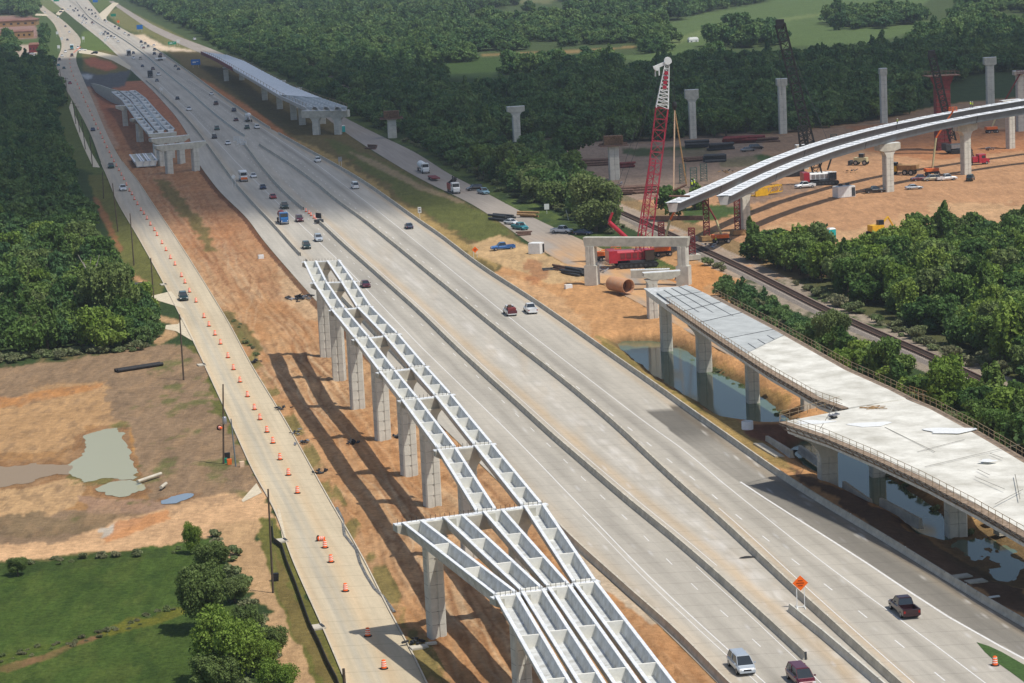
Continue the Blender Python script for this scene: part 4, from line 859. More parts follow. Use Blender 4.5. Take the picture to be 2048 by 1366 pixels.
# ---------------------------------------------------------------- curved steel tub girders
ctl = [(1345, 406, 13.2), (1385, 388, 13.3), (1430, 372, 13.4), (1480, 347, 13.6), (1540, 320, 13.9), (1600, 298, 14.3), (1660, 279, 14.7), (1720, 263, 15.1), (1780, 249, 15.5), (1860, 232, 16.1), (1940, 217, 16.7), (2048, 199, 17.4), (2160, 182, 18.)]
P2 = [at(x, y, z) for x, y, z in ctl]                                   # rear girder
ctf = [(1447, 392, 13.4), (1490, 370, 13.6), (1540, 346, 13.9), (1600, 321, 14.3), (1660, 300, 14.7), (1720, 283, 15.1), (1790, 264, 15.5), (1860, 248, 16.1), (1940, 231, 16.7), (2048, 213, 17.4), (2160, 197, 18.)]
P1 = [at(x, y, z) for x, y, z in ctf]
TUB = [(-1.7, 0), (-1.7, -.12), (-1.35, -.14), (-.85, -2.05), (.85, -2.05), (1.35, -.14), (1.7, -.12), (1.7, 0), (1.0, 0), (.8, -.12), (-.8, -.12), (-1.0, 0)]
for P, lab in ((P2, 'rear of the two curved steel box girders, its end reaching out beside the red crane'), (P1, 'front of the two curved steel box girders')):
    P = [P[0]]+[P[i]*.5+P[i+1]*.25+P[i-1]*.25 for i in range(1, len(P)-1)]+[P[-1]]
    t = thing('curved_girder', P[0], lab, 'bridge girder')
    part(MB().sweep([(x, z) for x, z in TUB], P), 'girder_shell', M['galv'], t)
    part(MB().sweep([(-1.7, .01), (-1.7, .07), (1.7, .07), (1.7, .01)], P), 'top_plate', M['beamtop'], t)
    st = MB()
    for i in range(len(P)-1):
        n_ = 5
        for k in range(n_):
            p = P[i]+(P[i+1]-P[i])*k/n_; d = (P[i+1]-P[i]).normalized(); st.box(p+Vector((0, 0, .1)), (.5, 2.2, .06), math.atan2(d.y, d.x)+.5)
    part(st, 'deck_bracing', M['galv'], t)
    d = (P[1]-P[0]).normalized(); sd = Vector((d.y, -d.x, 0)); e = P[0]-d*.04
    part(MB().rings([[e-d*s+sd*x*.99+Vector((0, 0, z)) for x, z in ((-1.28, -.1), (-.82, -2.02), (.82, -2.02), (1.28, -.1))] for s in (0, .06)]), 'end_plate', M['cream'], t)
    sp = MB()
    for i in (2, 5, 8):
        if i < len(P)-1:
            d = (P[i+1]-P[i]).normalized(); sp.rings([[P[i]+d*s+Vector((d.y, -d.x, 0))*x+Vector((0, 0, z)) for x, z in ((-1.4, -.2), (-.9, -2.1), (.9, -2.1), (1.4, -.2))] for s in (-.12, .12)])
    part(sp, 'splice_plates', M['darkgrey'], t)
for (bx, by), tx, zt, lab, w_ in (((1490, 463), (1500, 372), 11.3, 'pier under the front curved girder next to the round-crowned bushes', 2.3), ((1777, 384), 0, 13.1, 'pale sunlit pier under the middle of the curved girders', 2.6), ((1932, 349), 0, 14.2, 'second pale sunlit pier under the curved girders', 2.6), ((2021, 297), 0, 15.0, 'third pale sunlit pier under the curved girders near the right edge', 2.4)):
    b = at(bx, by); dd = Vector((.86, .5, 0))
    hammerhead('bridge_pier', b, b-dd*3.6+Vector((0, 0, zt)), b+dd*3.6+Vector((0, 0, zt)), lab, w_, 2.0, 2.0, 2.2, None, None, 1.0, rebar=False, taper=.8)
# falsework towers under the girder end
def lattice(mb, a, b, w, n, r=.06, w2=None, m=0, ax=None):
    a, b = Vector(a), Vector(b); d = (b-a).normalized(); x = Vector(ax) if ax else (d.orthogonal()); x = (x-d*x.dot(d)).normalized(); y = d.cross(x); w2 = w2 or w
    def c(i, t): q = a+(b-a)*t; ww = (w+(w2-w)*t)/2; return q+x*ww*(1, 1, -1, -1)[i]+y*ww*(1, -1, -1, 1)[i]
    for i in range(4): mb.tube(c(i, 0), c(i, 1), r, 4, m)
    for k in range(n):
        for i in range(4):
            j = (i+1) % 4; t0, t1 = k/n, (k+1)/n
            if (k+i) % 2: mb.tube(c(i, t0), c(j, t1), r*.6, 3, m, cap=False)
            else: mb.tube(c(j, t0), c(i, t1), r*.6, 3, m, cap=False)
            mb.tube(c(i, t1), c(j, t1), r*.6, 3, m, cap=False)
    return mb
for (bx, by), h, lab in (((1414, 482), 10.6, 'tall rusty lattice tower under the end of the rear curved girder'), ((1476, 470), 10.2, 'rusty lattice tower beside the pier under the front curved girder'), ((1385, 520), 7.2, 'rusty lattice tower right of the portal frame carrying a long beam'), ((1324, 505), 7.0, 'rusty lattice tower behind the portal frame under a long beam')):
    b = at(bx, by); t = thing('shoring_tower', b, lab, 'shoring tower', 'rusty falsework towers')
    part(lattice(MB(), b+Vector((0, 0, 1.3)), b+Vector((0, 0, h)), 1.3, 9, .13, ax=(1, 0, 0)), 'lattice_frame', M['rustred'], t)
    mb = MB(); mb.box((b.x, b.y, .75), (3.2, 3., 1.1), .2); part(mb, 'footing_block', M['timber'] if h > 9 else M['concrete_cap'], t)
a, b = at(1300, 436, 7.6), at(1407, 436, 7.6); t = thing('support_beam', a, 'long dark steel beam lying across two rusty lattice towers below the girder', 'steel beam')
part(MB().sweep([(-.35, -.5), (-.35, .5), (.35, .5), (.35, -.5)], [a, b]), 'beam_body', M['rust'], t)
a, b = at(1405, 388, 11.), at(1480, 382, 11.); t = thing('support_beam', a, 'dark red cross beam right under the ends of the curved girders', 'steel beam')
part(MB().sweep([(-.35, -.5), (-.35, .3), (.35, .3), (.35, -.5)], [a, b]), 'beam_body', M['rustred'], t)
# ---------------------------------------------------------------- vehicles (built facing +x at the origin)
PAINT = {}
def paint(name, col):
    if name not in PAINT: PAINT[name] = mat(name+'_car_paint', col, .35, .03, 3, metal=.15, spec=.5, coat=.6)
    return PAINT[name]
PC = dict(white=(.75, .76, .76), silver=(.42, .47, .52), black=(.012, .012, .015), grey=(.14, .15, .16), maroon=(.10, .008, .02), red=(.38, .02, .02), blue=(.02, .12, .36), navy=(.012, .025, .07), teal=(.02, .22, .26), green=(.012, .06, .045), darkgreen=(.01, .035, .03), tan=(.38, .33, .24), paleblue=(.22, .38, .46), yellow=(.6, .4, .03), bronze=(.10, .05, .045), darkred=(.03, .006, .010))
SPEC = {  # length, width, belt height, roof height, cabin base x0,x1, roof x0,x1, hood height
 'sedan': (4.8, 1.82, .92, 1.44, -1.75, 1.05, -.95, .25, .84), 'suv': (4.8, 1.9, 1.08, 1.78, -2.2, 1.2, -1.95, .55, 1.02), 'minivan': (5.0, 1.95, 1.05, 1.75, -2.35, 1.75, -2.05, .75, 1.0), 'van': (5.6, 2.0, 1.25, 2.1, -2.7, 2.1, -2.55, 1.35, 1.2), 'pickup': (5.8, 2.0, 1.12, 1.88, -.75, 1.45, -.5, .75, 1.1)}
def body_ring(x, w, zb, zt):
    return [Vector((x, -w+.1, zb)), Vector((x, -w, zb+.18)), Vector((x, -w, zt-.16)), Vector((x, -w+.16, zt)), Vector((x, w-.16, zt)), Vector((x, w, zt-.16)), Vector((x, w, zb+.18)), Vector((x, w-.1, zb))]
def car_bits(kind):
    L, Wd, zb, zr, c0, c1, r0, r1, zh = SPEC[kind]; h = L/2; w = Wd/2; B = MB()
    if kind == 'pickup':
        B.rings([body_ring(*a) for a in ((c0-.02, w, .38, zb), (c1, w, .38, zh+.02), (h-.5, w*.97, .38, zh-.08), (h-.12, w*.93, .4, zh-.2), (h, w*.86, .5, .8))], smooth=False)
        B.box(((c0-h)/2, 0, .62), (h+c0, Wd*.96, .12)); 
        for s in (-1, 1): B.rings([[Vector((x, s*w, .42)), Vector((x, s*w, zb)), Vector((x, s*(w-.16), zb)), Vector((x, s*(w-.16), .42))] for x in (-h+.06, c0)])
        B.box((-h+.08, 0, .78), (.14, Wd*.98, zb-.44))
    else:
        B.rings([body_ring(*a) for a in ((-h, w*.84, .5, zb-.2), (-h+.14, w*.94, .36, zb-.05), (-h+.6, w, .32, zb), (c1-.1, w, .32, zh+.07), (h-.7, w*.98, .32, zh-.04), (h-.2, w*.92, .34, zh-.2), (h, w*.8, .42, zh-.38))])
    for x in (h-.02, -h+.02): B.box((x, 0, .46), (.12, Wd*.86, .2))
    G = MB(); wb = w-.12; wt = w-.3
    G.rings([[Vector((x0, -ww, z)), Vector((x1, -ww, z)), Vector((x1, ww, z)), Vector((x0, ww, z))] for x0, x1, ww, z in ((c0, c1, wb, zb-.05), (r0, r1, wt, zr-.05))])
    Rf = MB(); Rf.rings([[Vector((x, y, z)) for x, y, z in ((r0-.04, -wt-.02, zr-.06), (r1+.04, -wt-.02, zr-.06), (r1+.04, wt+.02, zr-.06), (r0-.04, wt+.02, zr-.06))], [Vector((x, y, zr)) for x, y in ((r0+.1, -wt+.1), (r1-.1, -wt+.1), (r1-.1, wt-.1), (r0+.1, wt-.1))]])
    for s in (-1, 1):
        for (xa, xb) in ((c0, r0), (c1, r1)): Rf.tube((xa, s*wb, zb-.04), (xb, s*wt, zr-.04), .035, 4)
        if kind != 'sedan' and kind != 'pickup': Rf.tube(((c0+c1)/2-.2, s*(wb+.01), zb), ((r0+r1)/2-.2, s*(wt+.01), zr), .05, 4)
    wheels = []
    for x in (-h*.62, h*.64):
        for s in (-1, 1): wheels.append((x, s*(w-.12)))
    return L, Wd, zb, zr, zh, B, G, Rf, wheels, c1
VPROTO = {}
def wheel_mb(r=.36, wd=.24):
    a, b = MB(), MB(); a.tube((0, -wd/2, 0), (0, wd/2, 0), r, 14); b.tube((0, -wd/2-.01, 0), (0, wd/2+.01, 0), r*.58, 10); return a, b
def make_car(kind, col, detail):
    L, Wd, zb, zr, zh, B, G, Rf, wheels, c1 = car_bits(kind); h = L/2; P = paint(col, PC[col])
    if not detail:                        # far away: one small joined mesh
        mb = MB(); 
        for src, mi in ((B, 0), (Rf, 0), (G, 1)):
            o = len(mb.v); mb.v += src.v; mb.f += [[i+o for i in f] for f in src.f]; mb.m += [mi]*len(src.f); mb.sm += src.sm
        for x, y in wheels: mb.tube((x, y-.11, .34), (x, y+.11, .34), .34, 8, 2)
        return mb.build('passenger_vehicle', [P, M['glass'], M['rubber']])
    t = bpy.data.objects.new('passenger_vehicle', None); COL.objects.link(t)
    B.build('body', P, t); Rf.build('roof', P, t); G.build('windows', M['glass'], t)
    rw = wheel_mb(.4 if kind == 'pickup' else .35)
    tire = rw[0].build('wheel', M['rubber'], t); rim = rw[1].build('rim', M['rim'], tire)
    tire.location = (wheels[0][0], wheels[0][1], .36)
    for x, y in wheels[1:]:
        q = tire.copy(); COL.objects.link(q); q.parent = t; q.location = (x, y, .36); q2 = rim.copy(); COL.objects.link(q2); q2.parent = q
    for s in (-1, 1):
        MB().box((h-.13, s*(Wd/2-.3), zh-.33), (.2, .34, .17)).build('headlight', M['lamp_w'], t)
        MB().box((-h+.06, s*(Wd/2-.17), zb-.28), (.12, .2, .26)).build('tail_light', M['lamp_r'], t)
        MB().box((c1-.35, s*(Wd/2+.08), zb+.06), (.14, .2, .14)).build('wing_mirror', P, t)
    MB().box((h+.0, 0, .62), (.06, Wd*.42, .2)).build('grille', M['black'], t)
    return t
def label_loc(): pass
PARK = bpy.data.objects
def finish(o, px, py, rz, label, cat, group, z=.03):
    p = at(px, py); o.location = (p.x, p.y, z); o.rotation_euler = (0, 0, rz); tag(o, label, cat, group); return o
NAMES = {'sedan': 'car', 'suv': 'car', 'minivan': 'minivan', 'van': 'van', 'pickup': 'pickup truck'}
def vehicle(kind, col, px, py, head, label, group=None, z=.03):
    p = at(px, py); det = p.y < 800; key = (kind, col, det)
    if key not in VPROTO: VPROTO[key] = o = make_car(kind, col, det)
    else: o = dup(VPROTO[key], (0, 0, 0))
    o.name = {'car': 'passenger_car', 'minivan': 'minivan', 'van': 'van', 'pickup truck': 'pickup_truck'}[NAMES[kind]]
    for k in ('group',):
        if k in o: del o[k]
    if isinstance(head, tuple): f, d = head; s = f.slope(p.y); rz = math.atan2(1*d, s*d)
    else: rz = math.radians(head)
    return finish(o, px, py, rz, label, NAMES[kind], group, z+(p.y > 0)*0)
DN, UPW = (B1, -1), (B2, 1)
for kind, col, x, y, hd, lab in [
 ('minivan', 'silver', 1483, 1340, DN, 'silver minivan driving towards us at the bottom edge of the freeway'),
 ('minivan', 'maroon', 1602, 1366, DN, 'maroon van cut off by the bottom edge of the picture'),
 ('pickup', 'darkred', 1808, 1226, UPW, 'dark wine red pickup truck driving away right of the orange diamond sign'),
 ('sedan', 'maroon', 731, 574, DN, 'maroon car right of the white ramp beams'),
 ('suv', 'silver', 637, 482, DN, 'silver blue car just above the ramp beams'),
 ('suv', 'darkgreen', 613, 497, DN, 'dark green car just above the left ramp beam'),
 ('suv', 'maroon', 599, 443, DN, 'dark maroon car right of the blue truck'),
 ('pickup', 'darkgreen', 569, 417, DN, 'dark green pickup truck with lights on behind the blue truck'),
 ('sedan', 'red', 546, 397, DN, 'red car in the lane beyond the blue truck'),
 ('sedan', 'navy', 526, 378, DN, 'dark blue car beyond the red car'),
 ('sedan', 'white', 507, 355, DN, 'white car beside the small bus'),
 ('sedan', 'white', 456, 289, DN, 'white car near the white frames in the median'),
 ('suv', 'black', 429, 277, DN, 'black car left of the white frames in the median'),
 ('suv', 'green', 434, 260, DN, 'dark green car just beyond the black car in the shade'),
 ('pickup', 'white', 378, 221, DN, 'white pickup truck right of the far left ramp beams'),
 ('sedan', 'black', 355, 199, DN, 'black car beyond the white pickup truck'),
 ('van', 'white', 710, 377, UPW, 'white van driving away along the right barrier'),
 ('sedan', 'navy', 818, 457, UPW, 'dark blue car in the sunlit right carriageway'),
 ('pickup', 'white', 1020, 629, UPW, 'white pickup truck with a brown load driving away'),
 ('pickup', 'white', 1061, 625, UPW, 'plain white pickup truck beside the right barrier'),
 ('suv', 'white', 635, 324, UPW, 'white car alone on the right carriageway beside the grassy bank'),
 ('suv', 'white', 514, 257, UPW, 'white car behind the concrete mixer truck'),
 ('suv', 'green', 494, 258, UPW, 'dark olive car left of the white car near the mixer truck'),
 ('sedan', 'maroon', 472, 242, UPW, 'dark red car left of the concrete mixer truck'),
 ('suv', 'navy', 468, 223, UPW, 'dark blue car beyond the concrete mixer truck'),
 ('pickup', 'bronze', 432, 210, UPW, 'dark bronze pickup truck in the shaded right carriageway'),
 ('sedan', 'white', 423, 190, UPW, 'white car near the far right barrier in the shade'),
 ('sedan', 'navy', 357, 140, UPW, 'dark blue car near the blue road sign'), ('sedan', 'grey', 351, 134, UPW, 'grey car near the blue road sign'),
 ('suv', 'darkgreen', 320, 117, UPW, 'dark car under the flatbed load at the shade edge'),
 ('pickup', 'white', 317, 151, DN, 'white pickup truck beside the dark lorry'), ('sedan', 'grey', 314, 163, DN, 'grey car in front of the dark lorry'),
 ('pickup', 'bronze', 306, 140, DN, 'bronze pickup truck behind the dark lorry'), ('sedan', 'navy', 285, 134, DN, 'dark blue car left lane in the shade band'),
 ('suv', 'white', 267, 118, DN, 'white car in the sunlit strip'), ('suv', 'tan', 281, 119, DN, 'tan car in the sunlit strip'), ('suv', 'navy', 267, 108, DN, 'dark car at the sunlit shade edge'),
 ('sedan', 'navy', 309, 108, UPW, 'dark blue car entering the shade on the right carriageway')]:
    vehicle(kind, col, x, y, hd, lab)
FRW = (FL, -1)
for kind, col, x, y, hd, lab in [
 ('suv', 'darkgreen', 367, 600, (FR, -1), 'dark green car passing the dirt driveway on the left service road'),
 ('pickup', 'white', 246, 381, (FR, -1), 'white and black pickup truck on the left service road'),
 ('pickup', 'green', 222, 336, (FR, -1), 'dark green pickup truck on the left service road behind the white one'),
 ('sedan', 'navy', 186, 262, (FR, -1), 'dark blue car far up the left service road'),
 ('sedan', 'red', 140, 168, FRW, 'red car far up the left service road beside the cones'),
 ('sedan', 'green', 128, 138, FRW, 'dark green car at the head of the cone line'), ('sedan', 'teal', 117, 132, FRW, 'teal car in the left lane at the head of the cone line'),
 ('suv', 'black', 119, 121, FRW, 'black car in the left lane before the junction'), ('sedan', 'white', 124, 113, FRW, 'white car in the left lane before the junction'),
 ('suv', 'white', 131, 105, FRW, 'white car turning at the junction'), ('pickup', 'white', 165, 102, 200, 'white pickup truck entering from the side ramp'),
 ('suv', 'black', 189, 108, 170, 'black car on the side ramp'), ('van', 'bronze', 144, 113, FRW, 'dark van beside the first cones'), ('suv', 'white', 156, 97, FRW, 'white car beside the first cones'),
 ('sedan', 'navy', 135, 81, FRW, 'dark blue car above the junction'), ('suv', 'white', 139, 66, FRW, 'white car above the junction'), ('sedan', 'navy', 131, 54, FRW, 'dark car in the left service road bend'),
 ('suv', 'white', 116, 36, FRW, 'white car in the far left bend'), ('suv', 'white', 90, 26, FRW, 'white car at the far left curve'), ('suv', 'navy', 122, 25, 60, 'dark car on the far slip road'), ('suv', 'navy', 125, 20, 60, 'second dark car on the far slip road'), ('pickup', 'paleblue', 102, 124, 10, 'pale blue pickup truck at the side street')]:
    vehicle(kind, col, x, y, hd, lab)
def ordn(n): return ORD[n-1] if n <= 12 else '%d%s' % (n, {1: 'st', 2: 'nd', 3: 'rd'}.get(n % 10 if n % 100 not in (11, 12, 13) else 0, 'th'))
# far traffic
ft = [(1100, 105, 0), (1180, 145, 0), (1140, 165, 0), (1160, 185, 1), (1215, 175, 0), (1235, 255, 0), (1300, 245, 1), (1275, 285, 2), (1290, 270, 1), (1325, 290, 1), (1350, 312, 0), (1305, 330, 2), (1345, 372, 2), (1440, 365, 3), (1465, 388, 2), (1590, 527, 2), (1620, 552, 1), (1645, 515, 1), (1685, 540, 0), (1680, 604, 2), (1735, 577, 0), (1785, 603, 2), (1845, 660, 2), (1060, 160, 2), (1285, 372, 2)]
fu = [(1340, 135, 3), (1390, 165, 0), (1430, 170, 0), (1440, 230, 1), (1490, 215, 0), (1495, 270, 1), (1540, 300, 2), (1635, 330, 0), (1660, 350, 2), (1795, 425, 0), (1855, 460, 0), (1950, 532, 2), (2010, 560, 1)]
fb = [(330, 670, 0), (395, 695, 1), (345, 735, 2), (440, 738, 1), (370, 757, 3), (530, 720, 2), (540, 790, 1), (535, 857, 0), (632, 862, 3)]
CN = ['navy', 'grey', 'white', 'maroon']
far_lab = {0: 'dark blue', 1: 'grey', 2: 'white', 3: 'maroon'}
for src, hd, sx, side in ((ft, DN, 0, 'left'), (fu, UPW, 0, 'right'), (fb, UPW, 240, 'right')):
    for k, (zx, zy, c) in enumerate(sorted(src, key=lambda q: -q[1])):
        vehicle(['sedan', 'suv', 'pickup'][k % 3], CN[c], sx+zx/7.804, zy/7.804, hd, '%s vehicle, %s from the front in the %s far traffic%s' % (far_lab[c], ordn(k+1), side, ' by the chalky bank' if sx else ''), 'far freeway traffic')
# works yard and service road vehicles
for kind, col, x, y, hd, lab in [
 ('pickup', 'blue', 1006, 500, 190, 'blue pickup truck parked on the dirt track left of the white box'),
 ('sedan', 'white', 1023, 449, -52, 'white car parked on the service road beside grey pipes'),
 ('pickup', 'teal', 1040, 459, -60, 'teal pickup truck parked in front of the white car'),
 ('pickup', 'white', 1124, 466, -35, 'white pickup truck parked left of the round dark tree'),
 ('sedan', 'navy', 1166, 470, -30, 'dark blue car in the shade of the round dark tree'),
 ('suv', 'black', 949, 381, 200, 'black car parked behind the red lorry'), ('pickup', 'paleblue', 967, 388, -70, 'pale blue pickup truck parked beside the black car'),
 ('pickup', 'black', 1748, 386, 10, 'black pickup truck beside the sunlit yard pier'), ('sedan', 'silver', 1828, 379, 5, 'silver green car alone in the sunlit yard'),
 ('pickup', 'maroon', 1842, 362, 190, 'dark red pickup truck in the yard row'), ('suv', 'tan', 1863, 362, 190, 'pale tan car in the yard row'), ('pickup', 'white', 1893, 361, 8, 'long white pickup truck in the yard row'),
 ('suv', 'darkgreen', 1941, 361, 70, 'dark green car at the foot of the second pale pier'), ('pickup', 'white', 1610, 376, 200, 'white work truck in front of the white crane'),
 ('suv', 'black', 1512, 299, 20, 'black car far back in the shaded yard'), ('sedan', 'grey', 1496, 303, 20, 'grey car far back in the shaded yard'),
 ('pickup', 'white', 389, 80, (RR, -1), 'white pickup truck on the far right service road')]:
    vehicle(kind, col, x, y, hd, lab)
for k, (x, y, c) in enumerate([(55, 118, 'white'), (59, 121, 'paleblue'), (61, 115, 'silver'), (66, 109, 'silver'), (68, 113, 'white'), (60, 109, 'maroon'), (28, 125, 'white'), (70, 50, 'white'), (67, 51, 'grey'), (104, 146, 'white')]):
    vehicle('sedan', c, x, y, 20, '%s parked car, %s from the left front of the far left parking yard' % (c, ORD[k]), 'cars parked in the far left yard')
o = [q for q in SC.objects if q.get('label') == 'white pickup truck with a brown load driving away'][0]
MB().box((-1.8, 0, 1.25), (1.9, 1.6, .7)).build('brown_load', M['rustred'], o); MB().box((-1.2, .2, 1.8), (.8, .7, .6)).build('equipment_box', M['rust'], o); MB().box((-2.9, 0, .85), (.1, 1.9, .6)).build('dark_tailgate', PAINT['maroon'], o)
# lorries ------------------------------------------------------
def wheels_at(t, pts, r=.5):
    for x, y in pts:
        a, b = wheel_mb(r, .3); o = a.build('wheel', M['rubber'], t); o.location = (x, y, r); b.build('rim', M['rim'], o)
def lorry(name, px, py, rz, label, cat, cabm, build, cab=(2.2, 2.35, 2.5), L=8.5, hood=1.3, wz=.5, z=.03):
    p = at(px, py); t = thing(name, (p.x, p.y, z), label, cat, rz=rz); h = L/2
    c = MB(); x1 = h-hood; cl, cw, chh = cab
    c.rings([[Vector((x, y, zz)) for y, zz in ((-cw/2, .6), (-cw/2, .6+chh*.5), (-cw/2+.12, .6+chh), (cw/2-.12, .6+chh), (cw/2, .6+chh*.5), (cw/2, .6))] for x in (x1-cl, x1)])
    if hood > .3: c.rings([[Vector((x, -w_, .6)), Vector((x, -w_, zz)), Vector((x, w_, zz)), Vector((x, w_, .6))] for x, w_, zz in ((x1, cw*.42, 1.9), (h, cw*.38, 1.65))])
    c.build('cab', cabm, t)
    g_ = MB(); g_.rings([[Vector((x1+.02+d_, y, zz)) for y, zz in ((-cw*.42, .6+chh*.52), (-cw*.40, .6+chh*.9), (cw*.40, .6+chh*.9), (cw*.42, .6+chh*.52))] for d_ in (0, .03)])
    g_.build('windscreen', M['glass'], t)
    for s in (-1, 1):
        MB().box((x1-cl*.35, s*(cw/2+.0), .6+chh*.7), (cl*.5, .06, chh*.3)).build('side_window', M['glass'], t)
        MB().box((h-.02, s*cw*.33, 1.0), (.1, .25, .2)).build('headlight', M['lamp_w'], t)
    MB().box((0, 0, .75), (L-.4, 1.0, .3)).build('chassis', M['darkgrey'], t)
    MB().box((h+.02, 0, .6), (.15, cw*.9, .25)).build('bumper', M['rim'], t)
    wheels_at(t, [(h-1.1, 1.0), (h-1.1, -1.0), (-h+1.9, 1.0), (-h+1.9, -1.0), (-h+.8, 1.0), (-h+.8, -1.0)], wz)
    build(t, h, x1-cl); return t
def hd(f, d, y): s = f.slope(y); return math.atan2(d, s*d)
def b_(t, h, x): 
    MB().tube((-h+.6, 0, 2.1), (x-.5, 0, 2.1), 1.0, 14).build('red_drum', M['rustred'], t); MB().box(((x-h)/2, 0, 1.05), (h+x-.3, 2.2, .2)).build('flatbed', M['darkgrey'], t)
lorry('lorry', 566, 446, hd(B1, -1, at(566, 446).y), 'blue lorry with a dark red drum on its flat bed', 'lorry', mat('lorry_blue_paint', (.02, .13, .36), .3, .04, 2, coat=.5), b_, L=9.5)
def b_(t, h, x):
    MB().box(((x-h)/2-.1, 0, 1.95), (h+x-.1, 2.4, 2.3)).build('passenger_box', M['white'], t)
    for s in (-1, 1): MB().box(((x-h)/2-.1, s*1.22, 2.3), (h+x-.6, .05, .7)).build('window_strip', M['glass'], t)
    MB().box((h-.0, 0, 1.15), (.25, 2.0, .7)).build('orange_front_panel', M['orangem'], t)
lorry('shuttle_bus', 487, 362, hd(B1, -1, at(487, 362).y), 'small white bus with an orange front beside the left barrier', 'bus', M['white'], b_, L=8)
def b_(t, h, x):
    m_ = MB(); m_.rings([[Vector((xx, r*math.cos(a), zz+r*math.sin(a))) for a in [i*math.pi/6 for i in range(12)]] for xx, r, zz in ((-h+.6, .45, 2.9), (-h+1.6, 1.1, 2.7), (-h+3.2, 1.25, 2.4), (x-.3, .6, 2.0))], smooth=True); m_.build('mixer_drum', M['white'], t)
    MB().box((-h+.2, 0, 1.8), (.5, .6, 1.6), 0, 0, 0, .4).build('chute', M['rim'], t)
lorry('concrete_mixer', 497, 243, hd(B2, 1, at(497, 243).y), 'white concrete mixer truck in the shaded right carriageway', 'mixer truck', M['white'], b_, L=9)
def b_(t, h, x): MB().box(((x-h)/2-.1, 0, 2.2), (h+x-.1, 2.5, 2.9)).build('cargo_box', M['darkgrey'], t)
lorry('lorry', 301, 155, hd(B1, -1, at(301, 155).y), 'dark box lorry far up the left carriageway in the shade', 'lorry', M['darkgrey'], b_, L=10)
def b_(t, h, x): MB().box(((x-h)/2-.1, 0, 2.2), (h+x-.1, 2.5, 2.9)).build('cargo_box', M['white'], t)
lorry('lorry', 258, 111, hd(B1, -1, at(258, 111).y), 'white box lorry at the edge of the far shade', 'lorry', M['darkgrey'], b_, L=10)
lorry('lorry', 144, 99, hd(FR, -1, at(144, 99).y), 'long pale lorry at the far junction', 'lorry', PAINT['teal'], b_, L=12)
def b_(t, h, x): MB().box(((x-h)/2, 0, 1.5), (h+x, 6.5, .4)).build('wide_load', M['white'], t)
lorry('lorry', 321, 121, hd(B2, 1, at(321, 121).y), 'flatbed lorry carrying a wide white slab', 'lorry', M['black'], b_, L=9)
def b_(t, h, x): MB().tube((-h+.3, 0, 2.0), (x-.2, 0, 2.0), 1.15, 16).build('tank', M['white'], t)
lorry('tank_truck', 847, 344, hd(RR, -1, at(847, 344).y), 'white tank truck parked on the right service road', 'tank truck', M['white'], b_, L=13)
def b_(t, h, x):
    MB().box(((x-h)/2, 0, 1.7), (h+x-.3, 2.5, 1.7)).build('red_box', M['red'], t)
    m_ = MB()
    for i in range(12): m_.tube((-h+.6+i*.4, -1.1, 2.55), (-h+.6+i*.4, 1.1, 3.2+.5*(i % 3)), .12, 4)
    m_.build('pipe_load', M['black'], t)
    MB().tube((x-1, 0, 2.5), (x-2.6, 0, 4.6), .25, 6).build('loader_arm', M['black'], t)
lorry('lorry', 908, 385, hd(RR, -1, at(908, 385).y), 'red lorry with a black load parked on the right service road', 'lorry', M['white'], b_, L=10)
p = at(868, 360); t = thing('low_trailer', p, 'maroon low trailer parked between the tank truck and the red lorry', 'trailer', rz=hd(RR, -1, p.y))
MB().box((0, 0, .9), (9, 2.4, .3)).build('trailer_bed', M['rustred'], t); wheels_at(t, [(-3.5, 1), (-3.5, -1), (-2.4, 1), (-2.4, -1)], .45)
def b_(t, h, x):
    MB().box((x-1.2, 0, 1.7), (1.6, 2.3, 1.6)).build('engine_box', M['red'], t); lattice(MB(), (x-1.5, 0, 2.4), (x-3, 0, 6.5), .6, 5, .08).build('mast', M['darkgrey'], t)
lorry('drill_truck', 1952, 330, .3, 'red truck with a short dark mast beyond the second pale pier', 'drill truck', M['red'], b_, L=8)
# articulated dumper
p = at(1806, 350); t = thing('dump_truck', p, 'yellow and brown articulated dump truck in the shaded yard', 'dump truck', rz=2.6)
MB().rings([[Vector((x, -w_, z0)), Vector((x, -1.4, z1)), Vector((x, 1.4, z1)), Vector((x, w_, z0))] for x, w_, z0, z1 in ((-4.5, 1., 1.9, 3.0), (-3., 1., 1.3, 2.9), (.6, 1., 1.3, 2.9), (1.2, 1.2, 2.4, 3.2))]).build('tipper_body', M['timber'], t)
MB().box((2.9, 0, 1.9), (2.6, 2.2, 1.6)).build('front_unit', M['yellow'], t); MB().box((2.4, 0, 3.1), (1.4, 1.6, 1.1)).build('cab', M['glass'], t)
wheels_at(t, [(3, 1.2), (3, -1.2), (-1, 1.2), (-1, -1.2), (-2.9, 1.2), (-2.9, -1.2)], .8)
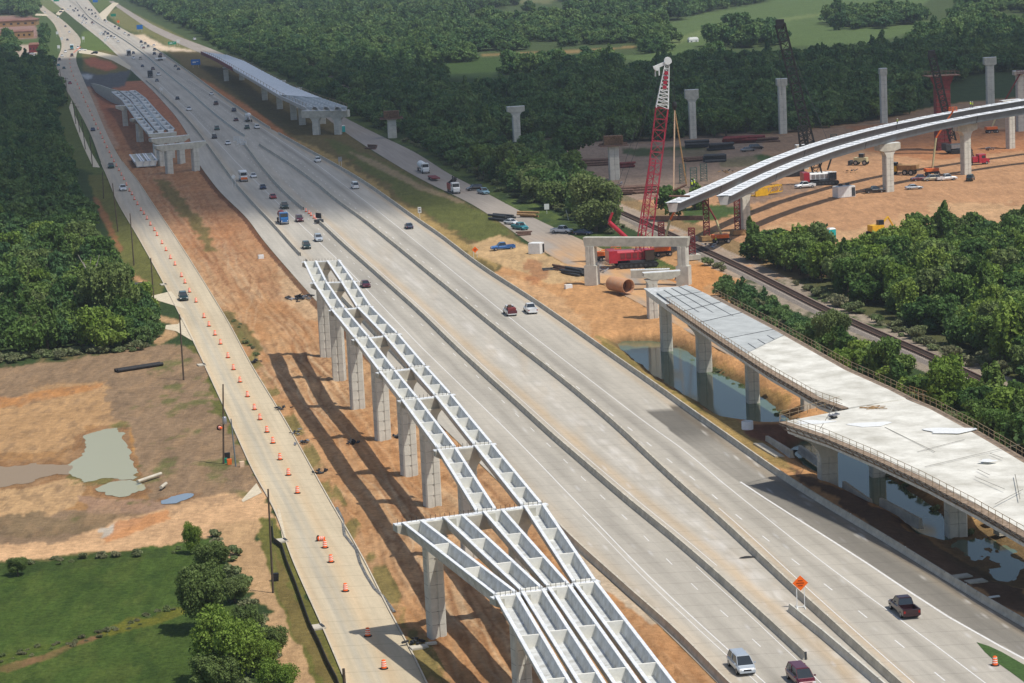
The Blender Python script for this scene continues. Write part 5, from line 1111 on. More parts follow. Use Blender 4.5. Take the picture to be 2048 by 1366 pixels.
# ---------------------------------------------------------------- traffic drums
def drum_proto():
    t = bpy.data.objects.new('traffic_drum', None); COL.objects.link(t)
    pr = [(.29, .05), (.285, .27), (.27, .28), (.265, .5), (.25, .51), (.245, .73), (.225, .74), (.22, .95), (.12, 1.0)]
    MB().lathe((0, 0, 0), pr, 14).build('drum_shell', M['orange'], t)
    for z0, z1, r in ((.30, .40, .274), (.52, .62, .256), (.76, .86, .234)): MB().lathe((0, 0, 0), [(r-.02, z0), (r+.003, z0+.001), (r-.0, z1-.001), (r-.02, z1)], 14).build('white_band', M['reflect'], t)
    MB().lathe((0, 0, 0), [(.46, 0), (.46, .07), (.3, .1)], 14).build('rubber_base', M['rubber'], t)
    return t
dp = drum_proto(); first = True
DR = [(768, 1338), (736, 1273), (691, 1183), (662, 1125), (650, 1096), (595, 987), (577, 951), (560, 920), (546, 887), (534, 865), (520, 840), (509, 820), (495, 794), (480, 765), (467, 740), (456, 716), (441, 689), (430, 671), (418, 653), (408, 636), (392, 605), (379, 585), (370, 567), (363, 554), (350, 531), (341, 518), (332, 502), (324, 488), (314, 472), (309, 462), (301, 451), (294, 439), (288, 429), (282, 422), (275, 410), (269, 400), (264, 390), (259, 383), (253, 371), (248, 360), (243, 351), (238, 342), (233, 333), (228, 324), (223, 315), (219, 306), (214, 296), (209, 286), (205, 277), (201, 268), (196, 259), (192, 250), (188, 241), (184, 232), (180, 223), (176, 214), (171, 205), (167, 196), (163, 187), (159, 178), (155, 170), (151, 162), (147, 153), (143, 144), (141, 136), (140, 128), (140, 120)]
def ordn_(n): return ORD[n-1] if n <= 12 else '%d%s' % (n, {1: 'st', 2: 'nd', 3: 'rd'}.get(n % 10 if n % 100 not in (11, 12, 13) else 0, 'th'))
for k, (x, y) in enumerate(DR):
    p = at(x, y); o = dp if k == 0 else dup(dp, p); o.location = (p.x, p.y, .025); tag(o, 'orange drum standing on the left service road, %s in the row counting from the nearest' % ordn(k+1), 'traffic drum', 'row of orange drums on the left service road')
for x, y, lab in ((1990, 1331, 'lone orange drum at the grassy point near the right edge'),):
    p = at(x, y); o = dup(dp, p, label=lab); tag(o, cat='traffic drum'); del o['group']
for k, (x, y) in enumerate(((612, 424), (618, 428), (622, 432), (628, 437), (632, 441))):
    p = at(x, y); o = dup(dp, p, label='orange drum between the freeway median walls, %s counting towards us' % ORD[k], group='drums between the freeway median walls'); tag(o, cat='traffic drum'); o.location.z = .03
p = at(636, 1082); o = dup(dp, (p.x, p.y, .3), label='orange drum knocked over and flattened on the left service road'); o.rotation_euler = (math.pi/2-.1, 0, 1.2); del o['group']
p = at(439, 859); o = dup(dp, (p.x, p.y, .3), label='orange drum tipped on its side by the leaning pole'); o.rotation_euler = (math.pi/2-.1, 0, .4); del o['group']
# small cones at the far junction
for k in range(9):
    x, y = 148+k*1.6, 106-k*1.3; p = at(x, y); o = dup(dp, p, label='orange drum closing the far junction, %s from the left' % ORD[k], group='drums closing the far junction')
# ---------------------------------------------------------------- poles and signs
def pole(b, tp, label, arms=0, r=.16, can=None, lean=True, mt='wood'):
    B = at(*b); h = 0
    while topix(B.x, B.y, h)[1] > tp[1] and h < 40: h += .05
    tx = topix(B.x, B.y, h)[0]; mpp = (B.y*B.y+CH*CH)**.5/F; dx = (tp[0]-tx)*mpp if lean else 0
    t = thing('utility_pole', B, label, 'utility pole'); T = B+Vector((dx, 0, h)); mb = MB(); mb.tube(B-Vector((0, 0, .5)), T, r, 8, r2=r*.7); part(mb, 'pole_shaft', M[mt], t)
    if arms:
        for i in range(arms): mb = MB(); q = B+(T-B)*(.96-.1*i); mb.box(q, (2.4, .12, .14), .2); part(mb, 'cross_arm', M[mt], t)
    if can: mb = MB(); q = B+(T-B)*can; mb.lathe(q+Vector((.25, -.35, -.5)), [(.3, 0), (.32, .1), (.32, 1.0), (.2, 1.1)], 10); part(mb, 'transformer_can', M['rim'], t)
    return t, B, T
pole((690, 1385), (687, 1337), 'short wooden stump pole at the bottom edge by the left service road', r=.2)
pole((546, 1186), (536, 979), 'tall bare pole nearest the bottom beside the silt fence', r=.14)
t, B, T = pole((446.8, 928), (446, 769), 'dark wooden pole with a transformer can above the orange barrel', 0, .15, .55)
pole((471.8, 933), (462, 838), 'short grey pole leaning beside the pole with a transformer can', r=.12, mt='galv')
pole((367.4, 760), (359, 629), 'wooden pole in the bare lot left of the service road')
pole((309.7, 629), (301.5, 516), 'wooden pole beside the dirt driveway'); pole((268, 531), (260, 427), 'wooden pole on the verge above the dirt driveway')
pole((236, 463), (225, 367), 'wooden pole at the wood edge above the dirt track'); pole((207, 397), (205, 343), 'short wooden pole near the pale gravel strip')
pole((185, 332), (179.6, 274), 'wooden pole at the lower end of the pale gravel strip'); pole((171, 299), (163, 238), 'wooden pole beside the middle of the pale gravel strip')
pole((160, 265), (152, 212), 'wooden pole at the upper pale gravel strip', 1); pole((152, 248), (146, 205), 'left wooden pole of the far pair at the gravel strip', 1)
pole((136, 200), (131, 155), 'far wooden pole by the side street', 1); pole((128, 185), (119, 138), 'farthest wooden pole with cross arm', 1); pole((110, 160), (106, 124), 'pole at the far side street corner', 1)
pole((33, 672), (31, 625), 'pole with a cross arm inside the left wood', 2); pole((1138, 440), (1132, 420), 'thin white marker post by the right service road', r=.1, mt='white')
pole((500, 118), (498, 62), 'far pole in the trees beside the railway', 1, mt='wood')
def sign(b, size, zb, label, face, posts=2, shape='rect', marks=None, rz=0, back=None, gap=None, cat='road sign', foot=False):
    B = at(*b); t = thing('road_sign', B, label, cat, rz=rz); w, h = size; gp = gap if gap is not None else w*.6
    xs = (-gp/2, gp/2) if posts == 2 else (0,)
    for x in xs: MB().box((x, .06, (zb+h*.5)/2), (.09, .09, zb+h*.5)).build('sign_post', M['white'], t)
    m_ = MB()
    pts = [(0, zb), (w/2, zb+h/2), (0, zb+h), (-w/2, zb+h/2)] if shape == 'diamond' else [(-w/2, zb), (w/2, zb), (w/2, zb+h), (-w/2, zb+h)]
    m_.rings([[Vector((x, y, z)) for x, z in pts] for y in (0, -.03)]); pn_ = m_.build('sign_panel', face, t)
    if marks: marks(pn_, w, h, zb)
    if foot:
        for x in xs: MB().box((x, 0, .06), (.12, 1.6, .12)).build('skid_foot', M['white'], t)
        MB().box((0, 0, .14), (gp, .1, .1)).build('foot_brace', M['white'], t)
    return t
def mk_arrow(p, w, h, z):
    m_ = MB()
    for s in (-1, 1): m_.box((s*w*.10-.02, -.05, z+h*.45), (.09, .02, h*.22), 0, 0, 0, s*.35); m_.box((s*w*.12-.02, -.05, z+h*.60), (.22, .02, .09), 0, 0, 0, .6*s)
    m_.build('black_arrows', M['black'], p)
def mk_lines(p, w, h, z):
    m_ = MB()
    for i, f in enumerate((.66, .5, .34)): m_.box((0, -.05, z+h*f), (w*(.3, .5, .3)[i], .02, h*.05))
    m_.build('dark_lettering', mat('dark_orange_ink', (.30, .05, .01), .6, 0), p)
sgo = mat('orange_sign_sheet', (1., .16, .01), .45, .03, 3)
sign((1602, 1216), (1.75, 1.75), 2.0, 'large orange diamond sign on two white posts between the median walls', sgo, shape='diamond', marks=mk_lines, gap=.85, foot=True)
sign((951, 516), (1.5, 1.5), 1.2, 'small orange diamond sign with black arrows beside the right barrier', sgo, shape='diamond', marks=mk_arrow, gap=.8)
def mk_65(p, w, h, z): m_ = MB(); m_.box((0, -.05, z+h*.72), (w*.6, .02, h*.12)); m_.box((-w*.15, -.05, z+h*.35), (w*.2, .02, h*.3)); m_.box((w*.15, -.05, z+h*.35), (w*.2, .02, h*.3)); m_.build('black_figures', M['black'], p)
sign((840, 438), (.9, 1.6), 1.6, 'tall white speed sign on one post by the right barrier', M['white'], 1, marks=mk_65)
sign((681, 334), (1.3, 1.5), 1.8, 'pale back of a sign on two posts by the right barrier in the shade', M['rim'], 2)
sign((1094, 428), (1.3, 1.5), 1.2, 'small white sign on the grass verge of the right service road', M['white'], 1)
sign((468, 374), (1.5, 1.5), 2.4, 'white diamond sign back on two posts above the left barrier', M['white'], 2, shape='diamond', rz=.1)
sign((323, 190), (2.0, 2.0), 2., 'white diamond sign back beside the far left barrier', M['white'], 2, shape='diamond', rz=.1)
def mk_w(p, w, h, z): m_ = MB(); m_.box((-w*.15, -.05, z+h*.5), (w*.35, .02, h*.25)); m_.box((w*.2, -.05, z+h*.62), (w*.2, .02, h*.1)); m_.build('white_lettering', M['white'], p)
sign((392, 136), (5.4, 3.2), 1.8, 'blue rectangular sign beside the far right ramp', M['blue'], 2, marks=mk_w)
sign((280, 64), (5, 3.6), 2.2, 'blue sign on the far grass between the freeway and the right service road', M['blue'], 2)
sign((345, 96), (5.6, 2.0), 2.4, 'wide green sign standing by the chalky bank', M['green_s'], 2, marks=mk_w)
sign((227, 37), (5, 2.6), 2.0, 'green sign on the far grass by the slip road', M['green_s'], 2)
sign((191, 8), (6, 4.4), 2, 'blue sign at the top edge beside the freeway', M['blue'], 2); sign((113, 6), (7, 2.8), 2, 'wide green sign at the top edge left of the freeway', M['green_s'], 2)
for k, (x, y, l) in enumerate([(118, 103, 'white sign by the far left junction lawn'), (167, 85, 'white sign at the right of the far junction'), (115, 74, 'white sign in the far left lawn'), (124, 86, 'white sign at the kerb left of the far junction'), (211, 89, 'white sign beside the far freeway edge'), (201, 76, 'white sign farther along the far freeway edge'), (357, 92, 'white sign right of the wide green sign'), (104, 150, 'white sign by the far side street')]):
    sign((x, y), (2.0, 2.2), 2.2, l, M['white'], 2)
sign((237, 50), (3, 3), 1.5, 'orange diamond sign on the far grass', sgo, 2, shape='diamond')
# white frames in the median
for k, (x, y) in enumerate(((474, 283), (481, 289), (487, 292))):
    B = at(x, y); t = thing('barricade', B, '%s white barricade frame standing in the far median' % ('left', 'middle', 'right')[k], 'barricade', 'barricades in the far median', rz=-.5)
    m_ = MB()
    for s in (-1, 1): m_.box((s*1.3, 0, 1.0), (.12, .12, 2.0)); m_.box((s*1.3, 0, .06), (.12, 1.4, .12))
    m_.build('frame_posts', M['white'], t)
    for i in range(3): MB().box((0, -.08, .6+i*.55), (2.8, .06, .25)).build('rail_board', M['white'], t)
# dark trailer board at the start of the near median wall
B = at(638, 447); t = thing('arrow_board', B, 'black arrow board trailer at the start of the near median wall', 'arrow board trailer', rz=.6)
MB().box((0, 0, 2.1), (.2, 2.6, 1.4)).build('board_panel', M['black'], t); MB().box((0, 0, .7), (2.2, 1.3, .8)).build('trailer_box', M['darkgrey'], t); wheels_at(t, [(0, .8), (0, -.8)], .35)
# ---------------------------------------------------------------- cranes, lifts and loose things
def atY(px, py, Y):
    d = fw+R2*(px-1024)/F-U2*(py-683)/F
    return Vector(CAMP+d*(Y/d[1]))
def crawler(name, px, py, rz, label, paintm, boom_pts, boomw, boomm, tipm=None, Yp=None, sc=1.):
    B = at(px, py); t = thing(name, B, label, 'crane', rz=rz); Y = Yp or B.y
    for s in (-1, 1):
        m_ = MB(); m_.rings([[Vector((x, y, z)) for x, z in ((-4*sc, .25), (-4.4*sc, .7), (-4*sc, 1.25), (4*sc, 1.25), (4.4*sc, .7), (4*sc, .25), (3.6*sc, .02), (-3.6*sc, .02))] for y in (s*2.6*sc-.5, s*2.6*sc+.5)]); m_.build('crawler_track', M['black'], t)
        m_ = MB()
        for i in range(8): m_.tube(((-3.6+i*1.03)*sc, s*3.12*sc, .62), ((-3.6+i*1.03)*sc, s*3.2*sc, .62), .32, 8)
        m_.build('road_wheels', M['darkgrey'], t)
    MB().box((0, 0, 1.25), (3.2*sc, 5*sc, .8)).build('carbody', M['darkgrey'], t)
    MB().rings([[Vector((x, y, z)) for y, z in ((-1.6*sc, 1.7), (-1.6*sc, 3.3*sc), (-1.2*sc, 3.7*sc), (1.2*sc, 3.7*sc), (1.6*sc, 3.3*sc), (1.6*sc, 1.7))] for x in (-4.2*sc, 3.*sc)]).build('machine_house', paintm, t)
    m_ = MB(); m_.box((-5.2*sc, 0, 2.6*sc), (1.8*sc, 5.2*sc, 2.6*sc))
    m_.build('counterweight', paintm if name != 'white_crane' else M['red'], t)
    MB().box((2.6*sc, -2.1*sc, 2.6*sc), (2., 1.2, 2.2)).build('cab', M['glass'], t); MB().box((2.6*sc, -2.1*sc, 3.75*sc), (2.1, 1.3, .15)).build('cab_roof', paintm, t)
    m_ = MB()
    for i in range(5): m_.box(((-3+i*1.3)*sc, -1.63*sc, 2.6*sc), (1.0, .06, 1.1))
    m_.build('louvre_panels', M['rustred'] if paintm is M['red'] else M['rim'], t)
    P = [atY(x, y, Y) for x, y in boom_pts]
    part(lattice(MB(), P[0], P[1], boomw*.9, max(8, int((P[1]-P[0]).length/boomw/.9)), .10 if boomm is M['redlat'] else .2, boomw, ax=(1, 0, 0)), 'boom', boomm, t)
    if len(P) > 2:
        part(lattice(MB(), P[1], P[2], boomw, 12, .10, boomw*.35, ax=(1, 0, 0)), 'boom_tip_section', tipm, t)
    return t, P, B
t, P, B = crawler('crawler_crane', 1272, 533, 0.12, 'huge red crawler crane standing behind the concrete portal frame', M['red'], [(1290, 500), (1324, 216), (1334, 130)], 2.7, M['redlat'], M['white'], sc=1.05)
m_ = MB(); T = P[2]; m_.box(T+Vector((-1, 0, .2)), (4.2, .9, .7), 0, 0, 0, -.35); m_.tube(T+Vector((.2, -.7, .9)), T+Vector((.2, .7, .9)), .85, 10); m_.tube(T+Vector((-2.2, -.5, -.6)), T+Vector((-2.2, .5, -.6)), .55, 10); m_.box(T+Vector((-2.6, .4, -1.6)), (.3, .3, 1.6)); m_.box(T+Vector((-1.8, -.4, -1.5)), (.25, .25, 1.4))
part(m_, 'head_sheaves', M['white'], t)
m_ = MB(); d = (P[2]-P[1])/8; s0 = P[1]+(P[2]-P[1])*.62
for i in range(4):
    q = P[2]+(P[1]-P[2])*(.18+i*.11)+Vector((.0, -.95, 0)); m_.box(q, (.85-.0*i, .08, .75), 0)
part(m_, 'red_letter_panels', M['redlat'], t)
part(lattice(MB(), atY(1279, 500, B.y-1), atY(1306, 318, B.y-1), 1.7, 14, .09, 1.3, ax=(1, 0, 0)), 'backstay_mast', M['redlat'], t)
part(MB().tube(atY(1218, 444, B.y), atY(1262, 484, B.y), .55, 6).tube(atY(1218, 444, B.y), atY(1225, 425, B.y), .3, 5), 'gantry_arm', M['red'], t)
m_ = MB()
for dx in (-.7, .7): m_.tube(P[2]+Vector((dx-2, 0, -1)), atY(1222, 430, B.y)+Vector((dx, 0, 0)), .05, 3)
part(m_, 'pendant_ropes', M['darkgrey'], t)
hk = atY(1349, 210, B.y+2); m_ = MB()
for dx in (-.2, .2): m_.tube(P[2]+Vector((.9+dx, 0, -.3)), hk+Vector((dx, 0, .5)), .05, 3)
part(m_, 'hoist_rope', M['darkgrey'], t); part(MB().lathe(hk-Vector((0, 0, .6)), [(.2, -.5), (.5, 0), (.6, .6), (.35, 1.3)], 8), 'hook_block', M['black'], t)
bar = [atY(1347, 381, B.y+2), atY(1373, 369, B.y+2)]
t2 = thing('spreader_bar', bar[0], 'brown spreader bar hanging on cream slings from the red crane hook', 'lifting gear')
part(MB().tube(bar[0], bar[1], .28, 6), 'bar', M['rust'], t2)
for b_e, mt_ in ((bar[0], 'tancream'), (bar[1], 'timber')):
    if mt_ == 'tancream': M[mt_] = mat('cream_sling_webbing', (.75, .55, .38), .8, .1, 2)
    part(MB().tube(hk-Vector((0, 0, 1.1)), b_e, .16, 5), 'sling', M[mt_], t2)
part(MB().tube(bar[0], atY(1346, 394, B.y+2), .05, 4).tube(atY(1338, 392, B.y+2), atY(1380, 392, B.y+2), .25, 5), 'lower_clamp_beam', M['rust'], t2)
t, P, B = crawler('white_crane', 1645, 369, 0.1, 'white crawler crane with a red counterweight and a dark boom in the yard', M['white'], [(1636, 352), (1560, 48)], 2.6, M['plate'], sc=.95)
part(MB().box(P[1], (2.2, 1.2, 2.6)), 'boom_head', M['black'], t)
m_ = MB(); m_.tube(atY(1655, 340, B.y), atY(1668, 300, B.y), .25, 5); m_.tube(atY(1640, 335, B.y), atY(1656, 290, B.y), .2, 5); part(m_, 'back_mast', M['plate'], t)
m_ = MB(); m_.tube(P[1], atY(1662, 298, B.y), .06, 3); m_.tube(P[1]+Vector((-.6, 0, -.8)), atY(1563, 190, B.y), .05, 3); part(m_, 'boom_ropes', M['darkgrey'], t)
# second boom of that crane's neighbour
t, P, B = crawler('crawler_crane', 1918, 306, 0.2, 'dark crane half hidden behind the dark red pier form', M['darkgrey'], [(1906, 282), (1863, 108)], 2.0, M['plate'], sc=.8)
part(MB().box(P[1], (2, 1.2, 2.2)), 'boom_head', M['black'], t)
t, P, B = crawler('crawler_crane', 1588, 352, 0.2, 'grey crane boom section standing by the half hidden pier', M['darkgrey'], [(1612, 330), (1604, 252)], 2.4, M['plate'], sc=.6)
def boomlift(b, mid, tip, label, rz=.2, up='orangem'):
    B = at(*b); t = thing('boom_lift', B, label, 'boom lift', rz=rz)
    MB().box((0, 0, .95), (3.6, 1.9, .5)).build('chassis', M['black'], t)
    MB().rings([[Vector((x, y, z)) for y, z in ((-1.1, 1.25), (-1.1, 2.1), (1.1, 2.1), (1.1, 1.25))] for x in (-2.2, 1.6)]).build('turret', M['orangem'], t)
    wheels_at(t, [(1.4, 1.05), (1.4, -1.05), (-1.4, 1.05), (-1.4, -1.05)], .5)
    Y = B.y; p0 = B+Vector((0, 0, 2.0)); p1 = atY(*mid, Y); p2 = atY(*tip, Y)
    part(MB().tube(p0, p1, .28, 6), 'lower_boom', M['yellowg'], t); part(MB().tube(p1, p2, .24, 6), 'upper_boom', M[up], t)
    m_ = MB(); q = p2
    for z in (0, .55, 1.1):
        for s in (-1, 1): m_.tube(q+Vector((-1.1, s*.5, z)), q+Vector((1.1, s*.5, z)), .07, 4); m_.tube(q+Vector((s*1.1, -.5, z)), q+Vector((s*1.1, .5, z)), .07, 4)
    for x in (-1.1, 0, 1.1):
        for s in (-.5, .5): m_.tube(q+Vector((x, s, 0)), q+Vector((x, s, 1.1)), .06, 4)
    m_.box(q, (2.3, 1.1, .12)); part(m_, 'basket', M[up], t); return t
M['yellowg'] = mat('cream_boom_paint', (.55, .50, .28), .5, .1, 2)
boomlift((1443, 486), (1432, 440), (1404, 392), 'orange boom lift reaching up to the ends of the curved girders', up='rustred')
boomlift((1865, 351), (1872, 276), (1906, 222), 'orange boom lift raised against the front curved girder')
boomlift((1984, 266), (1996, 225), (2040, 148), 'far orange boom lift raised towards the right edge pier', up='rustred')
boomlift((1212, 521), (1200, 502), (1232, 498), 'lowered orange boom lift behind the left leg of the portal frame')
boomlift((1326, 512), (1340, 440), (1354, 412), 'boom lift under the reaching end of the rear curved girder')
def simple(name, px, py, rz, label, cat, parts_, z=None, group=None):
    B = at(px, py); B.z = GH(B.x, B.y) if z is None else z; t = thing(name, B, label, cat, group, rz)
    for nm_, mb_, mt_ in parts_: mb_.build(nm_, M[mt_], t)
    return t
def cont(L, W_, H, door='white', wall='white'):
    r = [('container_shell', MB().box((0, 0, H/2+.1), (L, W_, H)), wall)]; m_ = MB()
    for i in range(int(L/.5)): m_.box((-L/2+.25+i*.5, -W_/2-.02, H/2+.1), (.12, .05, H*.9)); 
    r.append(('side_ribs', m_, wall)); r.append(('doorway', MB().box((L/2-.6, -W_/2-.03, H/2), (1.0, .06, H*.8)), door)); return r
simple('storage_box', 1073, 507, 1.15, 'white storage box with an open dark side beside the blue pickup truck', 'storage box', cont(2.7, 2.9, 2.5, 'black'))
simple('storage_container', 1688, 394, .35, 'pale storage container left of the black pickup truck in the yard', 'container', cont(5.2, 3.2, 2.9, 'darkgrey', 'white')+[('roof_boxes', MB().box((-1, 0, 3.4), (.9, .8, .6)).box((1.3, .4, 3.4), (.8, .8, .5)), 'darkgrey')])
for (x, y, l, m_) in ((1663, 477, 'bright turquoise portable toilet at the near edge of the yard', 'teal'), (686, 264, 'teal portable toilet behind the near pier of the far right ramp', 'teal'), (1540, 748, 'small blue portable toilet glimpsed under the white deck', 'blue')):
    simple('portable_toilet', x, y, .3, l, 'portable toilet', [('cabin', MB().box((0, 0, 1.15), (1.7 if y > 400 else 1.5, 1.5, 2.3)), m_), ('roof', MB().rings([[Vector((a*k, b*k, z)) for a, b in ((-.85, -.8), (.85, -.8), (.85, .8), (-.85, .8))] for z, k in ((2.31, 1.), (2.6, .75))]), 'white'), ('door_panel', MB().box((0, -.77, 1.1), (.9, .04, 1.9)), m_)], z=-2 if y == 748 else None)
# rusty casing pipe
b = at(1257, 576, 1.5); a = b-Vector((2.6, -4.6, 0)); t = thing('casing_pipe', at(1250, 590), 'large rusty steel pipe lying open-ended on the orange soil heap', 'pipe')
d = (b-a).normalized(); a = b-d*6.4; u_ = d.cross(Vector((0, 0, 1))).normalized(); w_ = u_.cross(d); R = []
for q, r in ((a, 1.5), (b, 1.5), (b, 1.38), (a, 1.38)): R.append([q+(u_*math.cos(i*math.pi/12)+w_*math.sin(i*math.pi/12))*r+Vector((0, 0, .35)) for i in range(24)])
part(MB().rings(R+[R[0]], cap=False, smooth=True), 'pipe_shell', mat('orange_rust', (.36, .17, .08), .85, .35, 1.2, col2=(.45, .30, .2)), t)
m_ = MB()
for i in range(3):
    q = a+d*(1+i*2.1)+Vector((0, 0, .35)); m_.rings([[q+d*e+(u_*math.cos(k*math.pi/12)+w_*math.sin(k*math.pi/12))*1.35 for k in range(24)] for e in (0, .2)], cap=False)
part(m_, 'inner_rings', M['rust'], t)
def pile(name, px, py, n, L, r, rz, label, cat, mt_, spread=1.6, dirs=.12, z=0, grp=None):
    B = at(px, py); B.z = GH(B.x, B.y); t = thing(name, B, label, cat, grp, rz); rr = random.Random(px*7+py); 
    for i in range(n):
        y = rr.uniform(-spread, spread); zz = r+(i % 3)*r*1.7; a_ = rr.uniform(-dirs, dirs); l_ = L*rr.uniform(.8, 1.05)
        MB().tube((-l_/2*math.cos(a_), y-l_/2*math.sin(a_), zz), (l_/2*math.cos(a_), y+l_/2*math.sin(a_), zz+.02), r, 8).build({'pipe': 'pipe_length', 'pile': 'steel_length', 'plank pile': 'plank'}.get(cat, 'pipe_length'), M[mt_], t)
    return t
pile('pipe_bundle', 1151, 549, 8, 8, .28, -1.0, 'bundle of dark pipes beside the left leg of the portal frame', 'pipe', 'darkgrey', 1.4)
pile('pipe_bundle', 1003, 441, 7, 9, .3, -.95, 'bundle of grey pipes behind the parked white car', 'pipe', 'darkgrey', 1.5)
pile('pipe_bundle', 1048, 471, 3, 4, .2, .1, 'short dark steel lengths in front of the teal pickup truck', 'pile', 'rust', 1)
pile('pipe_bundle', 744, 298, 5, 6, .3, -1.0, 'rusty pipes at the edge of the right service road in the shade', 'pipe', 'rust', .9)
pile('pipe_bundle', 1105, 540, 2, 5, .18, .1, 'single dark beams lying on the orange bank', 'pile', 'darkgrey', 2.2)
pile('pipe_bundle', 1128, 545, 4, 11, .25, -1.15, 'long dark steel strip along the orange bank', 'pile', 'rust', .5)
pile('pipe_bundle', 1056, 435, 3, 7, .3, -.6, 'brown log lengths on the verge left of the small white sign', 'pile', 'timber', .8)
a = at(278, 738); t = thing('plastic_pipe', a, 'two long black pipes lying on the bare lot at the left', 'pipe', rz=.62)
for y in (-.9, .9): MB().tube((-4.6, y*.55, .35), (4.6, y*.55, .35), .33, 10).build('black_pipe', M['black'], t)
MB().box((0, 0, .3), (9, .35, .1)).build('pale_strip_between', M['rim'], t)
for k, (x, y, n, L, r, rz, lab, mt_) in enumerate([(1487, 286, 14, 14, .45, .05, 'large stack of dark red steel in the shaded yard', 'rustred'), (1442, 300, 10, 9, .45, .1, 'tangled dark steel bundle left of the dark red stack', 'darkgrey'), (1394, 296, 8, 8, .5, .1, 'dark steel bundle right of the red boom', 'darkgrey'), (1430, 324, 9, 7, .45, .0, 'grey steel stack just above the rear curved girder end', 'darkgrey'), (1254, 335, 7, 5, .35, .1, 'small dark red stack right of the formwork box pier', 'rustred'), (1188, 332, 12, 10, .4, .1, 'dark steel stack at the left edge of the yard', 'rust'), (1392, 322, 6, 8, .25, .2, 'thin rusty steel lengths right of the red boom', 'rust'), (1535, 284, 6, 8, .3, .1, 'small brown heap of steel at the back of the yard', 'rust'), (1275, 386, 9, 11, .4, .1, 'dark steel beams behind the red crane', 'rust'), (1230, 390, 6, 12, .3, -.2, 'long rusty beams beside the railway', 'rust'), (1455, 405, 5, 3, .6, .4, 'brown coils lying behind the leaning red lift arm', 'rust'), (1620, 480, 8, 4.5, .3, .0, 'row of black barrels left of the turquoise toilet', 'black')]):
    pile('steel_stack', x, y, n, L, r, rz, lab, 'pile', mt_, 1.8)
# scrap heaps
def scrap(px, py, s, n, label, mts=('black', 'darkgrey'), seed=1):
    B = at(px, py); B.z = GH(B.x, B.y); t = thing('scrap_heap', B, label, 'debris heap'); rr = random.Random(seed); m_ = [MB() for _ in mts]
    for i in range(n):
        a, b, c = rr.gauss(0, s*.4), rr.gauss(0, s*.4), abs(rr.gauss(0, .25+.12*(s > 2)))+.15
        MB().box((a, b, c), (rr.uniform(.3, s*.7), rr.uniform(.1, .5), rr.uniform(.04, .3)), rr.uniform(0, 3), 0, rr.uniform(-.5, .5), rr.uniform(-.5, .5)).build('scrap_piece', M[mts[i % len(mts)]], t)

M['cage'] = mat('green_coated_rebar', (.05, .11, .09), .7, .15, 2)
for k, (x, y, h, lab) in enumerate(((1366, 366, 5.5, 'left green rebar cage standing behind the rear girder end'), (1388, 374, 5.5, 'middle green rebar cage standing behind the rear girder end'), (1408, 362, 5, 'right green rebar cage standing behind the rear girder end'), (1668, 300, 5, 'rebar cage standing beside the back mast of the white crane'))):
    b = at(x, y); t = thing('rebar_cage', b, lab, 'rebar cage'); part(lattice(MB(), b, b+Vector((0, 0, h)), 1.8, 7, .07, ax=(1, 0, 0)), 'cage_bars', M['cage'], t)
for k, (x, y, lab) in enumerate(((1452, 345, 'small timber stack in the middle of the shaded yard'), (1700, 345, 'timber stack between the loader and the dump truck'), (1560, 352, 'rubble heap left of the white work truck'), (1536, 344, 'pale rubble heap behind the curved girder'), (1240, 372, 'dark clutter heap left of the red boom'), (1420, 494, 'clutter heap at the foot of the tall lattice tower'), (1300, 552, 'yellow and dark clutter in front of the red crane'), (1205, 545, 'small clutter heap inside the portal frame'), (1345, 560, 'clutter heap beside the low concrete cap'), (1980, 300, 'dark heap in the yard near the third pale pier'))):
    scrap(x, y, 2.4, 12, lab, ('timber', 'darkgrey') if k in (0, 1, 6) else ('rim', 'rust'), 40+k)
# yellow crane boom sections on the ground, excavator and yellow machine
B = at(1533, 390); t = thing('boom_section', B, 'yellow lattice crane sections lying left of the white work truck', 'crane part', rz=.45)
lattice(MB(), (-4.5, 0, 1), (4.5, 0, 1.6), 1.7, 6, .16, ax=(0, 1, 0)).build('yellow_lattice', M['yellow'], t); MB().box((-2.5, -1.6, 1.0), (4, .3, 1.8)).build('yellow_plate', M['yellow'], t)
B = at(1752, 470); t = thing('excavator', B, 'yellow machine at the wood edge of the yard', 'excavator', rz=.4)
MB().box((0, 0, 1.7), (3.2, 2.4, 1.4)).build('machine_body', M['yellow'], t); MB().box((.9, -.5, 2.9), (1.4, 1.2, 1.2)).build('cab', M['glass'], t); MB().tube((1.4, .4, 2), (3.6, .4, 4), .25, 5).tube((3.6, .4, 4), (5, .4, 1.6), .22, 5).build('digger_arm', M['yellow'], t)
for s in (-1, 1): MB().rings([[Vector((x, y, z)) for x, z in ((-2, .3), (-1.7, .9), (1.7, .9), (2, .3), (1.6, 0), (-1.6, 0))] for y in (s*1.3-.25, s*1.3+.25)]).build('crawler_track', M['black'], t)
B = at(1722, 330); t = thing('loader', B, 'cream wheel loader in the shaded middle of the yard', 'loader', rz=2.7)
MB().box((0, 0, 1.6), (4, 2, 1.3)).build('machine_body', M['yellowg'], t); MB().box((-.3, 0, 2.8), (1.5, 1.5, 1.2)).build('cab', M['glass'], t); MB().box((3.2, 0, .8), (.8, 2.8, 1.2)).build('bucket', M['darkgrey'], t); wheels_at(t, [(1.3, 1.1), (1.3, -1.1), (-1.4, 1.1), (-1.4, -1.1)], .75)
